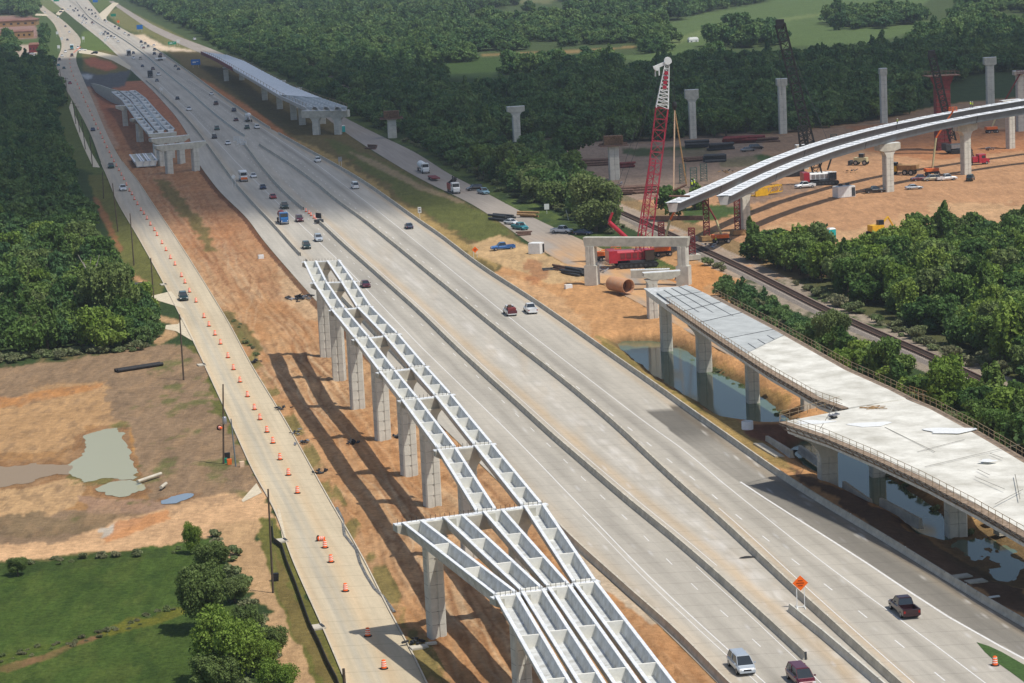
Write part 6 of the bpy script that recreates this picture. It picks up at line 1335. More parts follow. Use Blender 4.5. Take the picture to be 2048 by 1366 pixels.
# precast barriers and slabs dumped by the ditch
def precast(px0, py0, px1, py1, label, prof=None, z=None, mt_='barrier', h=1.):
    a, b = at(px0, py0, z if z is not None else -.4), at(px1, py1, z if z is not None else -.4); t = thing('precast_block', (a+b)/2, label, 'concrete block')
    part(MB().sweep(prof or [(-.45, 0), (-.25, .35), (-.2, 1.1*h), (.2, 1.1*h), (.25, .35), (.45, 0)], [a, b]), 'block_body', M[mt_], t)
precast(1516, 893, 1560, 920, 'long flat precast piece lying on the orange bank by the right barrier', [(-.7, 0), (-.7, .5), (.7, .6), (.7, 0)]); precast(1534, 886, 1584, 916, 'precast piece lying just behind the flat one on the bank')
precast(1688, 978, 1742, 1016, 'precast block at the water edge under the deck corner', z=-1.2); precast(1762, 1015, 1842, 1058, 'long precast block half in the ditch water', z=-1.2, h=1.2); precast(1600, 905, 1668, 952, 'precast wall piece at the upper end of the ditch water', z=-1.2)
precast(1384, 848, 1442, 882, 'spare barrier piece standing behind the right barrier wall', z=0) if 0 else None
for k, (x, y, rz, lab) in enumerate(((1996, 1032, .3, 'pallet stack of grey slabs under the near end of the deck'), (2014, 1050, .3, 'nearer pallet stack of grey slabs at the right edge'))):
    simple('slab_stack', x, y, rz, lab, 'slab stack', [('slab', MB().box((0, 0, .15+.22*i), (3.0, 1.6, .16)), 'barrier') for i in range(4)])
for x, y, lab in ((1922, 1152, 'grey slab lying in the mud right of the puddles'), (1952, 1162, 'second grey slab lying in the mud'), (1988, 1194, 'white board lying in the mud near the barrier')):
    simple('slab', x, y, .3, lab, 'slab', [('slab_plate', MB().box((0, 0, .12), (2.3, 1.5, .15)) if x < 1980 else MB().box((0, 0, .12), (1.3, .4, .12)), 'barrier' if x < 1980 else 'white')])
simple('manhole_riser', 1495, 858, .1, 'round white concrete riser between the two pools', 'concrete riser', [('riser_ring', MB().lathe((0, 0, -1), [(.9, 0), (.9, 2.2), (.7, 2.2), (.7, 1.9)], 16), 'white')])
simple('concrete_block', 522, 518, .3, 'white concrete block on the soil left of the freeway edge', 'concrete block', [('block_body', MB().box((0, 0, .5), (1.3, 1.0, .9)), 'white')])
simple('concrete_block', 1137, 578, .3, 'white concrete block on the orange bank', 'concrete block', [('block_body', MB().box((0, 0, .5), (1.5, 1.0, .9)), 'white')])
simple('concrete_block', 388, 341, .3, 'grey block on the red soil before the far left ramp', 'concrete block', [('block_body', MB().box((0, 0, .5), (1.3, 1.0, .9)), 'rim')])
for k, (x, y, lab) in enumerate(((563, 1083, 'white drain inlet in the kerb halfway down the left service road'), (636, 1256, 'nearest white drain inlet in the kerb of the left service road'), (403, 731, 'white drain inlet near the pole in the bare lot'), (327, 570, 'white drain inlet above the dirt driveway'))):
    simple('drain_inlet', x, y, .35, lab, 'drain inlet', [('inlet_slab', MB().box((0, 0, .12), (1.4, 1.9, .2)), 'barrier'), ('grate', MB().box((.5, 0, .275), (.3, 1.3, .06)), 'darkgrey')], z=0)
scrap(602, 598, 3.2, 46, 'black heap of scrap plastic beside the far end of the near left ramp', ('black', 'darkgrey', 'rim'), 3)
for k, (x, y, lab) in enumerate(((513, 726, 'small dark scrap heap on the kerb side soil near the ramp shadow tip'), (562, 820, 'dark crumpled sheet beside the kerb below the ramp shadow tip'), (590, 868, 'small scrap heap with a white piece beside the kerb'), (603, 888, 'small scrap heap just below the one with a white piece'), (641, 946, 'small dark scrap heap by the kerb next to the curved wheel tracks'), (702, 888, 'dark scrap between the ramp shadows'), (792, 876, 'dark scrap at the foot of the fourth pier'), (828, 1290, 'dark scrap heap at the foot of the wide two-column pier'), (1668, 838, 'dark coil on the new white deck'))):
    scrap(x, y, 1.3, 10, lab, ('black', 'rim') if 'white' in lab else ('black', 'darkgrey'), 10+k)
D_ = [o for o in SC.objects if o.get('label') == 'dark coil on the new white deck'][0]; q = at(1664, 836, 9.15); D_.location = q
t = thing('timber_planks', at(1757, 815, 9.15), 'loose timber planks on the new white deck', 'planks')
for i in range(6): MB().box((random.uniform(-1.5, 1.5), random.uniform(-1, 1), .06+.01*i), (2.6, .16, .06), random.uniform(-.5, .6)).build('plank', M['timber'], t)
for k, (x, y, w_, l_) in enumerate(((1740, 850, 5, 4), (1895, 862, 6, 4.5), (1625, 845, 5, 2.4), (1975, 922, 2, 1.5))):
    q = at(x, y, 9.08); q.z = 9.13
    pts = [q+Vector((w_*.5*math.cos(a)*(1+.35*math.sin(3*a+k)), l_*.5*math.sin(a)*(1+.3*math.cos(2*a+k)), 0)) for a in [i*math.pi/10 for i in range(20)]]
    t = thing('plastic_sheet', q, ('white plastic sheet spread in the middle of the wide deck', 'large white plastic sheet on the right half of the wide deck', 'white plastic sheet by the corner rail of the wide deck', 'small white sheet near the right edge of the deck')[k], 'plastic sheet')
    part(MB().rings([pts, [p+Vector((0, 0, .03)) for p in pts]]), 'sheet', M['white'], t)
# concrete pads, silt fence, bins
simple('concrete_pad', 838, 1298, .3, 'flat pale concrete pads on the shaded soil at the foot of the wide pier', 'concrete pad', [('pad_slab', MB().box((0, 0, .12), (1.9, 1.3, .2)), 'barrier'), ('second_pad_slab', MB().box((1.6, .8, .12), (1.2, .7, .2)), 'barrier')])
m_ = MB(); pth = [at(*p) for p in ((544, 1052), (548, 1085), (562, 1098), (576, 1130), (590, 1175), (607, 1215), (622, 1255), (640, 1290), (656, 1330), (672, 1366), (684, 1390))]
t = thing('silt_fence', pth[4], 'black silt fence winding along the verge at the bottom left', 'silt fence')
m_.sweep([(-.04, 0), (-.04, .7), (.04, .7), (.04, 0)], [p+Vector((random.uniform(-.15, .15), 0, 0)) for p in pth]); part(m_, 'fabric', M['black'], t)
m_ = MB(); pth2 = [at(*p) for p in ((673, 1016), (684, 1040), (690, 1070), (712, 1100), (724, 1125), (736, 1150), (752, 1178), (765, 1195), (790, 1225))]
t = thing('fallen_fence', pth2[3], 'fallen grey silt fence lying along the kerb of the left service road', 'silt fence')
part(m_.sweep([(-.2, .05), (-.12, .18), (.06, .14), (.2, .05)], [p+Vector((random.uniform(-.3, .3), 0, 0)) for p in pth2]), 'fabric', mat('grey_fabric', (.19, .19, .18), .9, .4, 2), t)
for x, y, c, lab, s in ((455, 918, 'black', 'black bin at the foot of the transformer pole', .8), (459, 929, 'orangem', 'orange barrel at the foot of the transformer pole', .7), (484, 934, 'tancream', 'cream box on the verge near the transformer pole', .7), (451, 926, 'green_s', 'green box at the foot of the transformer pole', .6), (551, 1162, 'black', 'small black box on the verge beside the tall bare pole', .8)):
    simple('bin', x, y, .3, lab, 'bin', [('bin_body', MB().rings([[Vector((a*k, b*k, z)) for a, b in ((-s, -s*.7), (s, -s*.7), (s, s*.7), (-s, s*.7))] for z, k in ((0, .42), (s*1.2, .5))]), c)])
for x, y, l in ((1494, 1116, 'crumpled dark cloth lying against the median wall'),):
    simple('cloth', x, y, .1, l, 'cloth', [('cloth_body', MB().rings([[Vector((1.0*math.cos(a)*k, .3*math.sin(a)*k, z)) for a in [i*math.pi/6 for i in range(12)]] for z, k in ((.02, 1), (.12, .8), (.22, .3))]), 'black')], z=.02)
# ditch line and pipes at the bare lot
for a_, b_e, lab in (((275, 963), (322, 947), 'pale pipe lying beside the puddle in the bare lot'), ((322, 975), (332, 967), 'short pale pipe near the weeds in the bare lot')):
    p, q = at(*a_, .5), at(*b_e, .5); t = thing('drain_pipe', p, lab, 'pipe'); part(MB().tube(p, q, .25, 8), 'pipe_length', M['barrier'], t)
# railway -------------------------------------------------------
yy = ysteps(225, 2700, 12); c = [(float(RAIL(y)), float(y), .0) for y in yy]
t = thing('railway_track', (0, 0, 0), 'single railway track on pale gravel running diagonally behind the trees', 'railway track')
MB().sweep([(-2.6, -.1), (-1.8, .42), (1.8, .42), (2.6, -.1)], c).build('ballast', mat('ballast_gravel', S(168, 156, 144), .95, .25, 3), t)
for s in (-1, 1): MB().sweep([(s*.9-.11, .55), (s*.9-.11, .74), (s*.9+.11, .74), (s*.9+.11, .55)], c).build('rail', M['rust'], t)
m_ = MB(); y = 226.
while y < 900: x = float(RAIL(y)); m_.box((x, y, .5), (2.6, .28, .16), math.atan(-1/RAIL.slope(y)) if 0 else math.atan2(1, RAIL.slope(y))-math.pi/2); y += .9 if y < 600 else 1.4
o = m_.build('sleepers', mat('dark_sleepers', (.07, .05, .04), .9, .2, 2), t); tag(o, kind='stuff')
# buildings far left ---------------------------------------------
def building(px, py, L, Wd, H, rz, label, wall='cream', roof='roof', name='warehouse', wins=6):
    B = at(px, py); t = thing(name, B, label, 'building', rz=rz)
    MB().box((0, 0, H/2), (L, Wd, H)).build('wall', M['timber' if wall == 'cream' else wall], t)
    MB().rings([[Vector((a*L/2*k, b*Wd/2*k, z)) for a, b in ((-1, -1), (1, -1), (1, 1), (-1, 1))] for z, k in ((H, 1.03), (H+.5, 1.03), (H+1.6, .8))]).build('roof', M[roof], t)
    for i in range(wins): MB().box((-L/2+(i+.5)*L/wins, -Wd/2-.05, H*.5), (L/wins*.35, .12, H*.3)).build('window', M['glass'], t)
    return t
building(34, 76, 26, 16, 5, .1, 'long low building with a brown roof behind the far left parking yard'); building(4, 78, 18, 14, 5, .1, 'low brown-roofed building at the left edge behind the small trees')
building(26, 52, 46, 36, 5, .1, 'wide brown-roofed building behind the long low one', wins=7); building(6, 28, 22, 20, 6, .1, 'pale low building by the dark trees in the far left corner', roof='white')
building(69, 104, 7, 8, 5, .1, 'small dark brick building right of the far left parking yard', 'rustred', 'roof', 'shop', 3)
building(277, 606, 4, 5, 2.6, .2, 'small grey shed at the wood edge by the dirt track', 'rim', 'darkgrey', 'shed', 1)
building(92, 233, 9, 4, 2, .1, 'small reddish shed at the edge of the dark left wood', 'rustred', 'roof', 'shed', 2)
building(1972, 66, 12, 9, 4, .3, 'small pinkish house on the distant right hillside field', 'timber', 'roof', 'house', 2)
building(1386, 84, 6, 3, 1.2, .3, 'pale ruined shed in the distant green field', 'white', 'white', 'shed', 2)
# people -----------------------------------------------------------
def person_proto():
    bpy_t = bpy.data.objects.new('person', None); COL.objects.link(bpy_t)
    J = dict(pel=(0, 0, .95), ch=(0, 0, 1.32), nk=(0, 0, 1.5), hd=(0, .02, 1.66), ht=(0, .02, 1.78), sl=(-.2, 0, 1.42), el=(-.3, .04, 1.14), wl=(-.24, .22, .96), sr=(.2, 0, 1.42), er=(.3, .04, 1.14), wr=(.24, .24, 1.0), hl=(-.1, 0, .9), kl=(-.13, .05, .5), al=(-.14, -.02, .08), fl=(-.14, .16, .04), hr=(.1, 0, .9), kr=(.14, .03, .5), ar=(.16, -.04, .08), fr=(.17, .13, .04))
    E = [('pel', 'ch'), ('ch', 'nk'), ('nk', 'hd'), ('hd', 'ht'), ('ch', 'sl'), ('sl', 'el'), ('el', 'wl'), ('ch', 'sr'), ('sr', 'er'), ('er', 'wr'), ('pel', 'hl'), ('hl', 'kl'), ('kl', 'al'), ('al', 'fl'), ('pel', 'hr'), ('hr', 'kr'), ('kr', 'ar'), ('ar', 'fr')]
    Rr = dict(pel=.15, ch=.16, nk=.06, hd=.1, ht=.07, sl=.075, el=.05, wl=.035, sr=.075, er=.05, wr=.035, hl=.1, kl=.07, al=.05, fl=.04, hr=.1, kr=.07, ar=.05, fr=.04)
    K = list(J); me = bpy.data.meshes.new('person_body'); me.from_pydata([J[k] for k in K], [(K.index(a), K.index(b)) for a, b in E], [])
    o = bpy.data.objects.new('body', me); COL.objects.link(o); m_ = o.modifiers.new('skin', 'SKIN')
    for i, k in enumerate(K): me.skin_vertices[0].data[i].radius = (Rr[k], Rr[k]*.85)
    me.skin_vertices[0].data[0].use_root = True; s = o.modifiers.new('sub', 'SUBSURF'); s.levels = s.render_levels = 1
    me.materials.append(M['navyc']); o.parent = bpy_t
    MB().rings([[Vector((r*math.cos(a), r*.8*math.sin(a), z)) for a in [i*math.pi/6 for i in range(12)]] for z, r in ((.93, .2), (1.2, .215), (1.44, .22), (1.5, .1))]).build('safety_vest', M['vest'], bpy_t)
    MB().lathe((0, .02, 1.7), [(.15, 0), (.125, .02), (.11, .1), (.03, .15)], 10).build('hard_hat', M['white'], bpy_t)
    return bpy_t
M['navyc'] = mat('work_clothes', (.05, .06, .10), .9, .1, 4); M['vest'] = mat('lime_vest_cloth', (.62, .75, .05), .8, 0)
pp = person_proto()
for k, (x, y, z, lab) in enumerate(((1384, 377, 13.6, 'person in a lime vest standing on the rear girder end near the red crane'), (1389, 374, 13.6, 'person in dark clothes and lime vest beside the first one on the rear girder end'), (1795, 250, 15.7, 'person in a lime vest on the middle of the front curved girder'), (1941, 215, 17.0, 'left person in a lime vest near the far end of the curved girders'), (1945, 216, 17.0, 'right person in a lime vest near the far end of the curved girders'), (1432, 488, 0, 'person in a lime vest beside the orange boom lift'))):
    p = at(x, y, z); o = pp if k == 0 else dup(pp, p); o.location = p; o.rotation_euler = (0, 0, k*1.1); tag(o, lab, 'person')
# ---------------------------------------------------------------- trees
def leaf_mat(name, c1, c2, c3):
    m = bpy.data.materials.new(name); m.use_nodes = True; n = m.node_tree.nodes; l = m.node_tree.links; n.clear()
    out = n.new('ShaderNodeOutputMaterial'); d = n.new('ShaderNodeBsdfPrincipled'); d.inputs['Roughness'].default_value = .65; d.inputs['Specular IOR Level'].default_value = .25
    tr = n.new('ShaderNodeBsdfTranslucent'); mx = n.new('ShaderNodeMixShader'); mx.inputs[0].default_value = .32
    oi = n.new('ShaderNodeObjectInfo'); rp = n.new('ShaderNodeValToRGB'); e = rp.color_ramp.elements; e[0].color = (*c1, 1); e[1].color = (*c3, 1); k = e.new(.5); k.color = (*c2, 1)
    ge = n.new('ShaderNodeNewGeometry'); nz = n.new('ShaderNodeTexNoise'); nz.inputs['Scale'].default_value = .7; nz.inputs['Detail'].default_value = 3; l.new(ge.outputs['Position'], nz.inputs[0])
    rm = n.new('ShaderNodeMapRange'); rm.inputs[1].default_value = .3; rm.inputs[2].default_value = .7; rm.inputs[3].default_value = .72; rm.inputs[4].default_value = 1.3; l.new(nz.outputs[0], rm.inputs[0])
    l.new(oi.outputs['Random'], rp.inputs[0]); vm = n.new('ShaderNodeVectorMath'); vm.operation = 'SCALE'; l.new(rp.outputs[0], vm.inputs[0]); l.new(rm.outputs[0], vm.inputs[3])
    l.new(vm.outputs[0], d.inputs['Base Color']); l.new(vm.outputs[0], tr.inputs[0]); l.new(d.outputs[0], mx.inputs[1]); l.new(tr.outputs[0], mx.inputs[2]); l.new(mx.outputs[0], out.inputs[0]); return m
LM = {'green': leaf_mat('leaves_mixed_green', (.060, .128, .030), (.105, .185, .038), (.170, .245, .055)), 'bright': leaf_mat('leaves_bright_green', (.15, .235, .036), (.18, .27, .042), (.22, .30, .055)),
      'olive': leaf_mat('leaves_olive', (.12, .175, .05), (.145, .20, .055), (.165, .215, .07)), 'scrub': leaf_mat('scrub_leaves', (.20, .20, .11), (.16, .22, .08), (.24, .23, .13)), 'far': leaf_mat('far_wood_leaves', (.058, .132, .046), (.098, .180, .052), (.155, .235, .070))}
def crown_mesh(name, seed, nlobe, nleaf, ls, hgt, m, shape='round'):
    "crown of radius 1 and height hgt starting at z=0.25*hgt, made of leaf faces"
    r = np.random.default_rng(seed); lobes = []
    for i in range(nlobe):
        if shape == 'cone': z = (i+.5)/nlobe; rad = .75*(1-z)+.12; a = r.uniform(0, 6.28); c = np.array([rad*.45*np.cos(a), rad*.45*np.sin(a), z]); R = rad*.62
        else:
            a = i*2.4+r.uniform(-.5, .5); z = r.uniform(.12, .86); q = math.sqrt(max(.05, 1-(2*z-1)**2))*r.uniform(.45, .72); c = np.array([q*np.cos(a), q*np.sin(a), z]); R = r.uniform(.26, .44)
        lobes.append((c, R))
    if shape != 'cone': lobes.append((np.array([0, 0, .5]), .45)); lobes.append((np.array([.05, 0, .82]), .3))
    w = np.array([R*R for c, R in lobes]); w /= w.sum(); idx = r.choice(len(lobes), nleaf, p=w)
    C = np.array([lobes[i][0] for i in idx]); RR_ = np.array([lobes[i][1] for i in idx])
    d = r.normal(size=(nleaf, 3)); d /= np.linalg.norm(d, axis=1)[:, None]; d[:, 2] = np.abs(d[:, 2])*np.where(r.random(nleaf) < .75, 1, -1)
    rad = RR_*(.62+.45*r.random(nleaf)**.6)*(1+.25*np.sin(d[:, 0]*7+d[:, 1]*5)); P = C*[1, 1, 0]+d*rad[:, None]; P[:, 2] = (C[:, 2]+d[:, 2]*rad*.62)*hgt*.8+hgt*.2
    nrm = d*.9+r.normal(size=(nleaf, 3))*.75; nrm /= np.linalg.norm(nrm, axis=1)[:, None]
    t1 = np.cross(nrm, r.normal(size=(nleaf, 3))); t1 /= np.linalg.norm(t1, axis=1)[:, None]; t2 = np.cross(nrm, t1); s = ls*(.6+.8*r.random(nleaf))[:, None]
    V = np.stack([P-t1*s-t2*s*.55, P+t1*s*.2-t2*s*.8, P+t1*s+t2*s*.5, P-t1*s*.3+t2*s*.8], 1).reshape(-1, 3).astype(np.float32); q = np.arange(nleaf*4, dtype=np.int32)
    me = bpy.data.meshes.new(name); me.vertices.add(len(V)); me.vertices.foreach_set('co', V.ravel()); me.loops.add(len(q)); me.loops.foreach_set('vertex_index', q); me.polygons.add(nleaf); me.polygons.foreach_set('loop_start', q[::4]); me.update(calc_edges=True); me.materials.append(m); return me
def trunk_mesh(name, seed, hgt, m, r0=.075):
    b = MB(); rr = random.Random(seed); b.tube((0, 0, -.1), (.03, .02, hgt*.35), r0, 7, r2=r0*.75); b.tube((.03, .02, hgt*.35), (0, .05, hgt*.72), r0*.75, 6, r2=r0*.35)
    for i in range(5): a = i*1.3+rr.random(); z = hgt*(.25+.09*i); b.tube((.02, .02, z), (.55*math.cos(a), .55*math.sin(a), z+hgt*.25), r0*.42, 5, r2=r0*.15)
    me = bpy.data.meshes.new(name); me.from_pydata(b.v, [], b.f); me.materials.append(m); return me
HI = {}
for kd in ('green', 'bright', 'olive'):
    HI[kd] = [(crown_mesh('crown', 100+i+(0 if kd == 'green' else 50), 9+i % 3, 4200, .072, (1.5, 1.9, 1.7, 2.3)[i % 4], LM[kd], 'cone' if (i == 3 and kd == 'green') else 'round'), trunk_mesh('trunk', i, (1.5, 1.9, 1.7, 2.3)[i % 4], M['bark'])) for i in range(4)]
BIG = (crown_mesh('crown', 777, 18, 16000, .036, 1.9, LM['olive']), trunk_mesh('trunk', 9, 1.9, M['bark']))
BIGB = (crown_mesh('crown', 778, 17, 16000, .035, 2.0, LM['bright']), trunk_mesh('trunk', 8, 2.0, M['bark']))
LO = [crown_mesh('far_crown', 200+i, 8, 1300, .105, (1.3, 1.6, 1.5, 1.9, 2.2)[i], LM['far'], 'cone' if i == 4 else 'round') for i in range(5)]
SH = [crown_mesh('shrub_crown', 300+i, 6, 600, .13, .95, LM['scrub']) for i in range(3)]
CLEAR = [(1034, 283, 22, 46), (785, 276, 24, 50), (1229, 360, 20, 50), (1386, 277, 12, 12), (640, 262, 40, 30)]
TREES = []   # x, y, radius, kind, region
def scatter(P, sp, rmin, rmax, kind, reg, seed, keep=1., ext=None, mask=None):
    r = np.random.default_rng(seed); W_ = [at(x, y) for x, y in P]; x0, x1 = min(p.x for p in W_), max(p.x for p in W_); y0, y1 = min(p.y for p in W_), max(p.y for p in W_)
    xs = np.arange(x0, x1, sp); ys = np.arange(y0, y1, sp); gx, gy = np.meshgrid(xs, ys); gx = gx+r.uniform(-.5, .5, gx.shape)*sp*.95; gy = gy+r.uniform(-.5, .5, gy.shape)*sp*.95
    px, py = topix(gx, gy); k = inpoly(px, py, P) & (r.random(gx.shape) < keep) & (px > -330) & (px < 2420) & (py < 1500)
    rl = RAIL(gy); k &= (np.abs(gx-rl) > 3.6) | (gy > 2400); k &= ~((gx > RL(gy)-3) & (gx < RR(gy)+3) & (gy > 470)); k &= ~((gx > FL(gy)-3.5) & (gx < FR(gy)+1))
    k &= ~((gx > L0(gy)-2) & (gx < BR(gy)+4))
    if mask: k &= mask(gx, gy, px, py)
    for cx, cy, cw, ch_ in CLEAR: k &= ~((np.abs(px-cx) < cw) & (py > cy-6) & (py < cy+ch_))
    for x, y in zip(gx[k], gy[k]):
        rd = r.uniform(rmin, rmax); TREES.append((x, y, rd, kind if isinstance(kind, str) else kind[r.integers(len(kind))], reg))
mix = ['green', 'green', 'green', 'bright', 'olive']
LEFTW = [(-330, 215), (90, 200), (118, 270), (142, 370), (168, 450), (205, 525), (240, 590), (290, 640), (312, 690), (200, 706), (-330, 730)]
scatter(LEFTW, 4.8, 2.0, 4.2, mix, 'left', 1)
scatter([(-330, 150), (100, 130), (112, 160), (122, 215), (100, 240), (-330, 230)], 7.5, 3.2, 5, 'green', 'left', 2, .8)
scatter([(190, 590), (300, 640), (318, 690), (180, 708)], 3.8, 1.4, 2.4, ['bright', 'green'], 'left', 3)
RIGHTW = [(1480, 520), (1560, 512), (1650, 535), (1720, 535), (1810, 512), (1900, 484), (2420, 434), (2420, 830), (2048, 765), (1985, 728), (1900, 690), (1800, 640), (1700, 597), (1600, 556), (1530, 532)]
scatter(RIGHTW, 4.5, 2.2, 4.3, ['green', 'green', 'olive', 'bright', 'green'], 'right', 4)
scatter([(1440, 570), (1500, 592), (1560, 622), (1640, 672), (1640, 740), (1500, 664), (1430, 610)], 3.4, 1.3, 2.3, ['green', 'green', 'bright'], 'strip', 5)
scatter([(1640, 692), (1720, 740), (1830, 790), (1900, 815), (1900, 850), (1780, 800), (1640, 740)], 3.8, 2.0, 3.6, ['green', 'green', 'bright'], 'strip', 55)
scatter([(1890, 790), (1960, 800), (2420, 880), (2420, 1010), (1990, 905), (1890, 850)], 4.6, 2.2, 3.6, ['green', 'green', 'bright'], 'strip', 56)
STRIP = [(560, 118), (620, 150), (700, 195), (760, 228), (840, 270), (905, 305), (975, 345), (1060, 385), (1150, 425), (1235, 462), (1248, 440), (1160, 405), (1105, 378), (1050, 352), (980, 315), (900, 280), (820, 248), (735, 216), (660, 170), (590, 130)]
scatter([(690, 224), (770, 262), (850, 298), (920, 338), (990, 372), (1060, 402), (1140, 440), (1215, 470), (1245, 452), (1160, 408), (1105, 382), (1050, 356), (975, 316), (900, 284), (820, 252), (735, 220)], 6.0, 2.6, 4.8, ['green', 'green', 'olive'], 'band', 6)
scatter([(440, 72), (500, 92), (600, 132), (690, 180), (735, 215), (690, 225), (600, 170), (500, 125), (420, 88)], 7.5, 2.8, 4.5, 'green', 'band', 7)
scatter([(740, 205), (830, 240), (960, 292), (1060, 345), (1150, 388), (1180, 382), (1130, 340), (1080, 300), (1000, 285), (900, 262), (800, 215)], 6.2, 2.8, 4.8, 'green', 'band', 8)
field = [(1240, 132), (1310, 112), (1345, 94), (1270, 74), (1320, 52), (1400, 28), (1520, 6), (1600, -14), (1700, -34), (1960, -60), (1900, 62), (1840, 84), (1730, 116), (1600, 132), (1500, 132), (1420, 124), (1380, 132), (1300, 150), (1215, 150)]
clr = [[(860, 128), (1000, 122), (1060, 130), (1000, 150), (900, 158), (800, 152)], [(1090, 96), (1280, 86), (1285, 126), (1100, 132)], [(940, 104), (1100, 100), (1100, 134), (950, 136)], [(920, 34), (1020, 26), (1150, 22), (1140, 48), (920, 56)], [(870, -60), (1300, -60), (1100, 8), (860, 10)], [(1640, 100), (1810, 96), (1830, 112), (1700, 118)], [(474, 84), (540, 104), (528, 112), (470, 92)], [(880, 158), (1100, 146), (1130, 175), (900, 200)]]
def wood_mask(gx, gy, px, py):
    k = ~inpoly(px, py, field); n = fbm(gx*.004, gy*.002, 9)
    for c_ in clr: k &= ~inpoly(px, py, c_)
    return k & (n > .33) & ~((fbm(gx*.012, gy*.005, 19) < .44) & (py < 165) & (px > 600))
MID = [(420, 84), (470, 82), (560, 100), (700, 182), (835, 238), (1000, 283), (1100, 280), (1250, 286), (1380, 279), (1560, 268), (1720, 248), (1900, 210), (2420, 190), (2420, 60), (1200, 66), (420, 60)]
scatter(MID, 7.0, 3.2, 5.6, 'green', 'mid', 10, .96, mask=wood_mask)
FARW = [(225, -14), (420, 82), (700, 74), (1200, 66), (2420, 60), (2420, -72), (1500, -50), (1000, -38), (225, -26)]
scatter(FARW, 11.5, 4.5, 7.5, 'green', 'far', 11, .88, mask=wood_mask)
def groups(gx, gy, px, py): return inpoly(px, py, [(1415, 82), (1500, 66), (1560, 72), (1560, 92), (1480, 98), (1420, 94)]) | inpoly(px, py, [(1650, 44), (1700, 38), (1840, 30), (1870, 44), (1760, 58), (1680, 60)]) | inpoly(px, py, [(1305, 78), (1345, 74), (1350, 92), (1310, 96)])
scatter(field, 9, 4.5, 7, 'green', 'field', 12, .95, mask=groups)
for k, (P_, sp, r0, r1) in enumerate((([(-330, 5), (52, -20), (78, 5), (60, 38), (20, 30), (-330, 26)], 12, 6, 9), ([(8, 88), (20, 78), (34, 100), (30, 122), (12, 128)], 9, 3, 5), ([(50, 134), (84, 120), (84, 160), (60, 165), (40, 150)], 8, 3, 5), ([(84, 60), (94, 62), (92, 110), (84, 112)], 8, 3, 4.5), ([(-330, 112), (0, 110), (8, 124), (-330, 126)], 10, 3, 5))):
    scatter(P_, sp, r0, r1, 'green', 'corner', 20+k)
# single out the 290 that show largest
def size(t): return t[2]/(t[1]*t[1]+CH*CH)**.5
def vis(t):
    px, py = topix(np.array(t[0]), np.array(t[1])); return -20 < px < 2068 and -20 < py < 1420
TREES.sort(key=lambda t: -size(t)*(1 if vis(t) else .0001)); NIND = 285
LAB = {'left': 'tree in the dark wood left of the left service road', 'right': 'tree in the sunlit wood right of the railway', 'strip': 'tree in the belt between the near right deck and the railway', 'band': 'tree in the belt along the right service road', 'mid': 'tree in the wood behind the works yard', 'far': 'distant tree', 'field': 'tree in the distant field', 'corner': 'tree by the far left parking yard'}
TONE = {'green': 'dense green', 'bright': 'bright green', 'olive': 'dull olive'}
def tree(x, y, rd, kind, label, group, var, rz, mesh=None, name='broadleaf_tree', hs=1.):
    t = thing(name, (x, y, GH(x, y)-.1), label, 'tree', group, rz); t.scale = (rd, rd, rd*hs)
    cm, tm = mesh or HI[kind][var]
    for nm_, me in (('crown', cm), ('trunk', tm)): o = bpy.data.objects.new(nm_, me); COL.objects.link(o); o.parent = t
    return t
rr = random.Random(4); IND = []
def subzone(reg, px, py, y):
    if reg == 'right': return 'in the right wood by the rails' if py > 575+.42*(px-1560) else ('at the right wood edge facing the yard' if py < 600-.16*(px-1470)-40 else 'deep in the right wood')
    if reg == 'strip': return 'between the rails and the white deck' if px < 1800 else 'between rails and wide deck at far right'
    if reg == 'left': return ('at the near edge of the left wood' if py > 650 else 'in the sunlit left wood' if py > 500 else 'in the shaded left wood')
    return {'band': 'in the belt along the right service road', 'mid': 'in the wood behind the yard'}.get(reg, 'far away')
for i, (x, y, rd, kd, reg) in enumerate(TREES[:NIND]):
    px_, py_ = topix(np.array(x), np.array(y)); IND.append((x, y, rd, kd if kd in HI else 'green', reg, subzone(reg, px_, py_, y), float(px_)))
cnt = {}
for q in sorted(IND, key=lambda q: q[6]):
    x, y, rd, kd2, reg, sz, _ = q; c = cnt[(kd2, sz)] = cnt.get((kd2, sz), 0)+1
    tree(x, y, rd, kd2, '%s tree %s, %s from the left' % (TONE[kd2], sz, ordn(c)), 'trees '+sz, rr.randrange(4), rr.uniform(0, 6.28), hs=rr.uniform(.85, 1.2))
rest = TREES[NIND:]
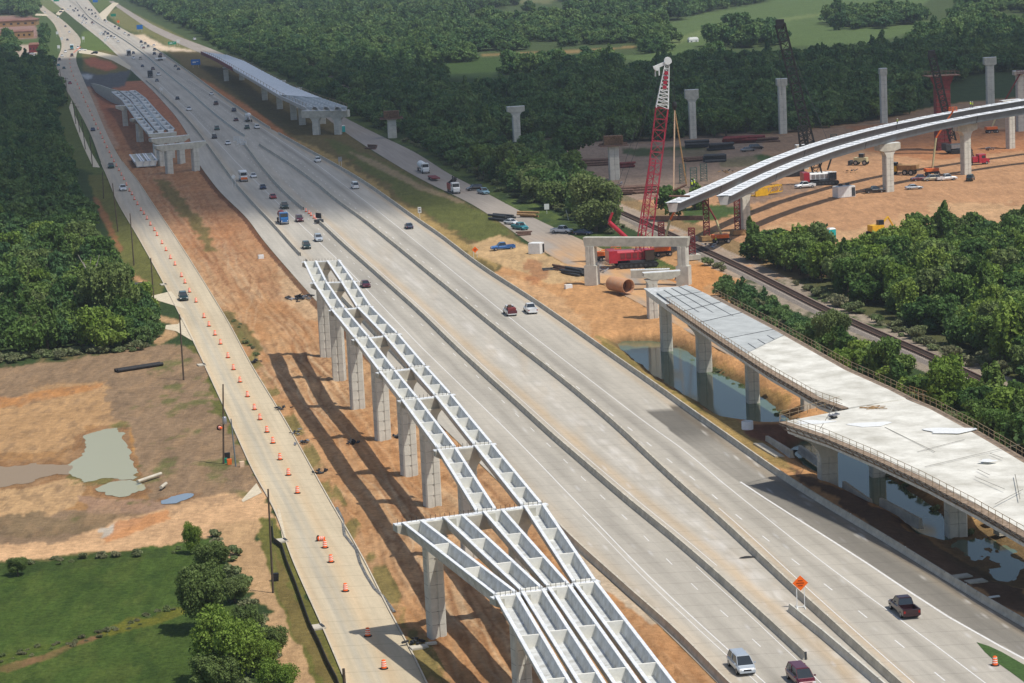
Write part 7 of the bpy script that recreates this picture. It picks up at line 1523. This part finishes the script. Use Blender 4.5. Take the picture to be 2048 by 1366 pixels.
def instancer(name, pts, meshes, label, cat, m_):
    kc = bpy.data.collections.new(name+'_kinds')
    for i, me in enumerate(meshes): o = bpy.data.objects.new('%s_kind' % name, me); kc.objects.link(o)
    me = bpy.data.meshes.new(name); P_ = np.array(pts, np.float32); me.vertices.add(len(P_)); co = np.zeros((len(P_), 3), np.float32); co[:, :2] = P_[:, :2]; co[:, 2] = ground_z(P_[:, 0], P_[:, 1])-.15; me.vertices.foreach_set('co', co.ravel())
    a = me.attributes.new('tree_scale', 'FLOAT', 'POINT'); a.data.foreach_set('value', P_[:, 2]); me.update()
    o = bpy.data.objects.new(name, me); COL.objects.link(o); tag(o, label, cat, kind='stuff'); me.materials.append(m_)
    ng = bpy.data.node_groups.new(name+'_nodes', 'GeometryNodeTree'); ng.interface.new_socket('Geometry', in_out='INPUT', socket_type='NodeSocketGeometry'); ng.interface.new_socket('Geometry', in_out='OUTPUT', socket_type='NodeSocketGeometry')
    n = ng.nodes; l = ng.links; gi = n.new('NodeGroupInput'); go = n.new('NodeGroupOutput'); ip = n.new('GeometryNodeInstanceOnPoints'); ci = n.new('GeometryNodeCollectionInfo'); ci.inputs[0].default_value = kc; ci.inputs['Separate Children'].default_value = True; ci.inputs['Reset Children'].default_value = True
    na = n.new('GeometryNodeInputNamedAttribute'); na.data_type = 'FLOAT'; na.inputs[0].default_value = 'tree_scale'; rv = n.new('FunctionNodeRandomValue'); rv.data_type = 'FLOAT_VECTOR'; rv.inputs[0].default_value = (0, 0, 0); rv.inputs[1].default_value = (.12, .12, 6.28)
    m2p = n.new('GeometryNodeMeshToPoints'); l.new(gi.outputs[0], m2p.inputs[0]); l.new(m2p.outputs[0], ip.inputs['Points']); l.new(ci.outputs[0], ip.inputs['Instance']); ip.inputs['Pick Instance'].default_value = True
    rs = n.new('FunctionNodeRandomValue'); rs.data_type = 'FLOAT_VECTOR'; rs.inputs[0].default_value = (.85, .85, .75); rs.inputs[1].default_value = (1.15, 1.15, 1.25); rs.inputs['Seed'].default_value = 5
    vm = n.new('ShaderNodeVectorMath'); vm.operation = 'SCALE'; l.new(rs.outputs[0], vm.inputs[0]); l.new(na.outputs[0], vm.inputs[3])
    l.new(vm.outputs[0], ip.inputs['Scale']); l.new(rv.outputs[0], ip.inputs['Rotation']); l.new(ip.outputs[0], go.inputs[0])
    md = o.modifiers.new('scatter', 'NODES'); md.node_group = ng; return o
print('TREES', len(TREES), 'stuff', len(rest))
instancer('far_woodland', [(x, y, rd) for x, y, rd, k, g_ in rest], LO, 'mass of green woodland spreading behind the works yard to the top of the picture', 'woodland', LM['far'])
# shrubs
SHR = []
def shrubs(P, sp, r0, r1, seed, keep=.7):
    n0 = len(TREES); scatter(P, sp, r0, r1, 'green', 's', seed, keep); SHR.extend(TREES[n0:]); del TREES[n0:]
shrubs([(1400, 530), (1500, 560), (1600, 595), (1700, 640), (1800, 680), (1900, 725), (2420, 850), (2420, 800), (1900, 700), (1700, 610), (1560, 560), (1460, 535)], 2.6, .9, 1.9, 31, .8)
shrubs([(1440, 560), (1500, 590), (1640, 690), (1800, 780), (2000, 880), (2420, 960), (2420, 1000), (1980, 900), (1780, 800), (1620, 712), (1480, 620), (1420, 580)], 2.4, .8, 1.6, 32, .6)
shrubs([(690, 236), (800, 290), (950, 365), (1100, 430), (1220, 480), (1250, 455), (1100, 395), (900, 300)], 4, .9, 2.0, 33, .5)
shrubs([(-60, 1135), (60, 1122), (200, 1102), (360, 1094), (430, 1090), (430, 1104), (200, 1120), (-60, 1150)], 1.4, .35, .8, 34, .35)
shrubs([(200, 1262), (330, 1212), (352, 1218), (300, 1250), (215, 1276), (0, 1330), (0, 1312), (100, 1285)], 1.0, .25, .5, 35, .5)
shrubs([(430, 1060), (470, 1090), (500, 1200), (560, 1290), (580, 1400), (480, 1400), (440, 1200), (420, 1100)], 1.8, .6, 1.4, 36, .35)
shrubs([(180, 560), (230, 600), (300, 660), (310, 700), (-60, 738), (-60, 722), (170, 700)], 2.2, .8, 1.6, 37, .7)
shrubs([(1340, 690), (1400, 700), (1500, 760), (1570, 810), (1560, 838), (1480, 780), (1400, 730)], 1.2, .3, .8, 38, .35)
shrubs([(1650, 830), (1760, 900), (1900, 985), (1990, 1050), (1960, 1060), (1840, 985), (1720, 910)], 1.4, .4, .9, 39, .3)
shrubs([(1200, 684), (1240, 695), (1330, 765), (1410, 815), (1410, 828), (1310, 768), (1220, 712)], 1.1, .3, .6, 40, .4)
shrubs([(440, 616), (470, 630), (510, 690), (520, 715), (500, 712), (462, 660)], 1.6, .3, .8, 41, .4)
shrubs([(420, 745), (450, 812), (500, 930), (515, 960), (500, 950), (440, 820), (410, 750)], 1.2, .3, .7, 42, .4)
instancer('scrub', [(x, y, rd) for x, y, rd, k, g_ in SHR], SH, 'low brownish scrub and weeds along the verges, railway and canal banks', 'scrub', LM['scrub'])
# named trees in the foreground and along the road
def named(px, py, rd, kd, label, mesh=None, hs=1., var=0, name='broadleaf_tree'):
    p = at(px, py); return tree(p.x, p.y, rd, kd, label, None, var, px*.37, mesh, name, hs)
named(402, 1262, 3.0, 'olive', 'tall green tree standing at the right end of the upper pasture', BIG, 1.35)
named(385, 1108, 1.2, 'bright', 'tall thin bright green tree top left of the dirt track', (BIGB), 1.7)
named(428, 1150, 2.4, 'olive', 'rounded dull tree just behind the tall pasture tree', BIG, .9)
named(452, 1372, 3.7, 'bright', 'large bright green tree cut by the bottom edge', BIGB, 1.1)
named(425, 1396, 2.6, 'olive', 'pale grey green bush tree at the bottom edge left of the large bright tree', BIG, .9)
named(500, 1262, 1.8, 'olive', 'small dull tree right of the tall pasture tree', BIG, .9); named(520, 1348, 2.1, 'bright', 'bright tree at the bottom right of the large bright tree', BIGB, 1.0)
named(545, 1318, 1.9, 'green', 'dark round tree nearest the silt fence', BIG, 1.0); named(555, 1400, 2.1, 'green', 'dark green tree in the bottom corner beside the silt fence', BIGB, 1.)
named(470, 1205, 1.8, 'olive', 'leaning grey green bush beside the dirt track', BIG, .9); named(36, 1152, 1.4, 'green', 'lone dark bush at the left edge of the pasture', BIG, .9)
named(1192, 464, 7.2, 'olive', 'big round dark tree beside the right service road left of the red crane', (crown_mesh('crown', 780, 18, 14000, .04, 1.9, LM['olive']), trunk_mesh('trunk', 9, 1.9, M['bark'])), 1.0)
named(228, 662, 6.4, 'olive', 'tall dark oak at the right tip of the left wood', BIG, 1.15); named(1545, 508, 4.6, 'green', 'round-crowned green tree right of the pier with the lattice tower', (HI['green'][0]), .8); named(1510, 520, 3.8, 'green', 'round-crowned green bush at the left tip of the right wood', (HI['green'][2]), .8)
named(1668, 712, 3.4, 'green', 'tall leafy tree rising between the deck and the railway', BIG, 1.25); named(1340, 440, 4.5, 'green', 'dark tree left of the girder end behind the red crane', HI['green'][1], 1.); named(1390, 420, 3.6, 'green', 'small dark tree under the girder end', HI['green'][3], 1.)
named(1148, 322, 7.5, 'green', 'wide dark tree at the left edge of the works yard', HI['green'][0], 1.)
# dead tree
B = at(188, 628); t = thing('dead_tree', B, 'bleached bare dead tree in the left wood', 'dead tree'); m_ = MB()
m_.tube((0, 0, 0), (.2, 0, 6), .3, 6, r2=.22); 
for a, b, r in (((.2, 0, 6), (-1.4, 0, 11), .2), ((.2, 0, 6), (1.2, .3, 10.5), .18), ((-.5, 0, 8.4), (.3, 0, 12), .12), ((-1.0, 0, 9.6), (-2.4, 0, 12.6), .12), ((.9, .2, 9), (2, .3, 12.4), .1), ((.2, 0, 6.5), (-1.6, 0, 8), .1)): m_.tube(a, b, r, 5, r2=r*.4)
m_.build('bare_limbs', M['deadbark'], t)
# ---------------------------------------------------------------- the cloud whose shadow lies across the distance
SHP = [(-500, 128), (60, 118), (250, 112), (330, 100), (430, 108), (560, 130), (760, 150), (1000, 150), (1300, 140), (1560, 140), (1800, 118), (2400, 60), (2500, 250), (2048, 268), (1860, 288), (1640, 318), (1480, 352), (1330, 385), (1180, 372), (1050, 392), (900, 412), (760, 420), (600, 425), (430, 405), (300, 440), (190, 480), (80, 470), (-500, 480)]
HC = 1100.
xs = np.arange(-760, 760, 12.); ys = np.arange(560, 2000, 12.); gx, gy = np.meshgrid(xs, ys)
wx = gx+(fbm(gx*.008, gy*.008, 71)-.5)*90; wy = gy+(fbm(gx*.008, gy*.008, 81)-.5)*110
px, py = topix(wx, wy); dn = inpoly(px, py, SHP).astype(float)
for _ in range(5): dn[1:-1, 1:-1] = (dn[1:-1, 1:-1]*2+dn[:-2, 1:-1]+dn[2:, 1:-1]+dn[1:-1, :-2]+dn[1:-1, 2:])/6
hh_ = fbm(gx*.012, gy*.012, 91); off = SUN*(HC/SUN.z)
def cloud():
    nr, nc = dn.shape; keep = dn > .03; V = []; Fc = []; A = []; idx = -np.ones((2, nr, nc), int)
    for s in (0, 1):
        for i, j in zip(*np.nonzero(keep)):
            idx[s, i, j] = len(V); t = dn[i, j]; h = HC+(30+90*hh_[i, j])*t if s else HC-12*t*hh_[i, j]
            V.append((gx[i, j]+off.x, gy[i, j]+off.y, h)); A.append(t)
    for i in range(nr-1):
        for j in range(nc-1):
            for s in (0, 1):
                q = [idx[s, i, j], idx[s, i, j+1], idx[s, i+1, j+1], idx[s, i+1, j]]
                if min(q) >= 0: Fc.append(q if s else q[::-1])
    me = bpy.data.meshes.new('cloud'); me.from_pydata(V, [], Fc); a = me.attributes.new('dens', 'FLOAT', 'POINT'); a.data.foreach_set('value', np.array(A, np.float32)); me.polygons.foreach_set('use_smooth', [True]*len(Fc))
    m = bpy.data.materials.new('cloud_vapour'); m.use_nodes = True; n = m.node_tree.nodes; l = m.node_tree.links; n.clear()
    o_ = n.new('ShaderNodeOutputMaterial'); mx = n.new('ShaderNodeMixShader'); tp = n.new('ShaderNodeBsdfTransparent'); df = n.new('ShaderNodeBsdfDiffuse'); df.inputs[0].default_value = (.9, .9, .92, 1); at_ = n.new('ShaderNodeAttribute'); at_.attribute_name = 'dens'
    mr = n.new('ShaderNodeMapRange'); mr.inputs[1].default_value = .05; mr.inputs[2].default_value = .95; mr.inputs[3].default_value = 0; mr.inputs[4].default_value = .66; l.new(at_.outputs['Fac'], mr.inputs[0]); l.new(mr.outputs[0], mx.inputs[0]); l.new(tp.outputs[0], mx.inputs[1]); l.new(df.outputs[0], mx.inputs[2]); l.new(mx.outputs[0], o_.inputs[0])
    me.materials.append(m); o = bpy.data.objects.new('cloud', me); COL.objects.link(o); tag(o, kind='structure')
cloud()
# ---------------------------------------------------------------- haze
hm = bpy.data.materials.new('summer_haze'); hm.use_nodes = True; n = hm.node_tree.nodes; n.clear(); o_ = n.new('ShaderNodeOutputMaterial'); pv = n.new('ShaderNodeVolumePrincipled')
pv.inputs['Density'].default_value = .00008; pv.inputs['Color'].default_value = (.82, .90, 1., 1); pv.inputs['Anisotropy'].default_value = .2; hm.node_tree.links.new(pv.outputs[0], o_.inputs['Volume'])
hb = MB().box((0, 4000, 44), (36000, 15000, 100)).build('haze', hm); hb['kind'] = 'stuff'
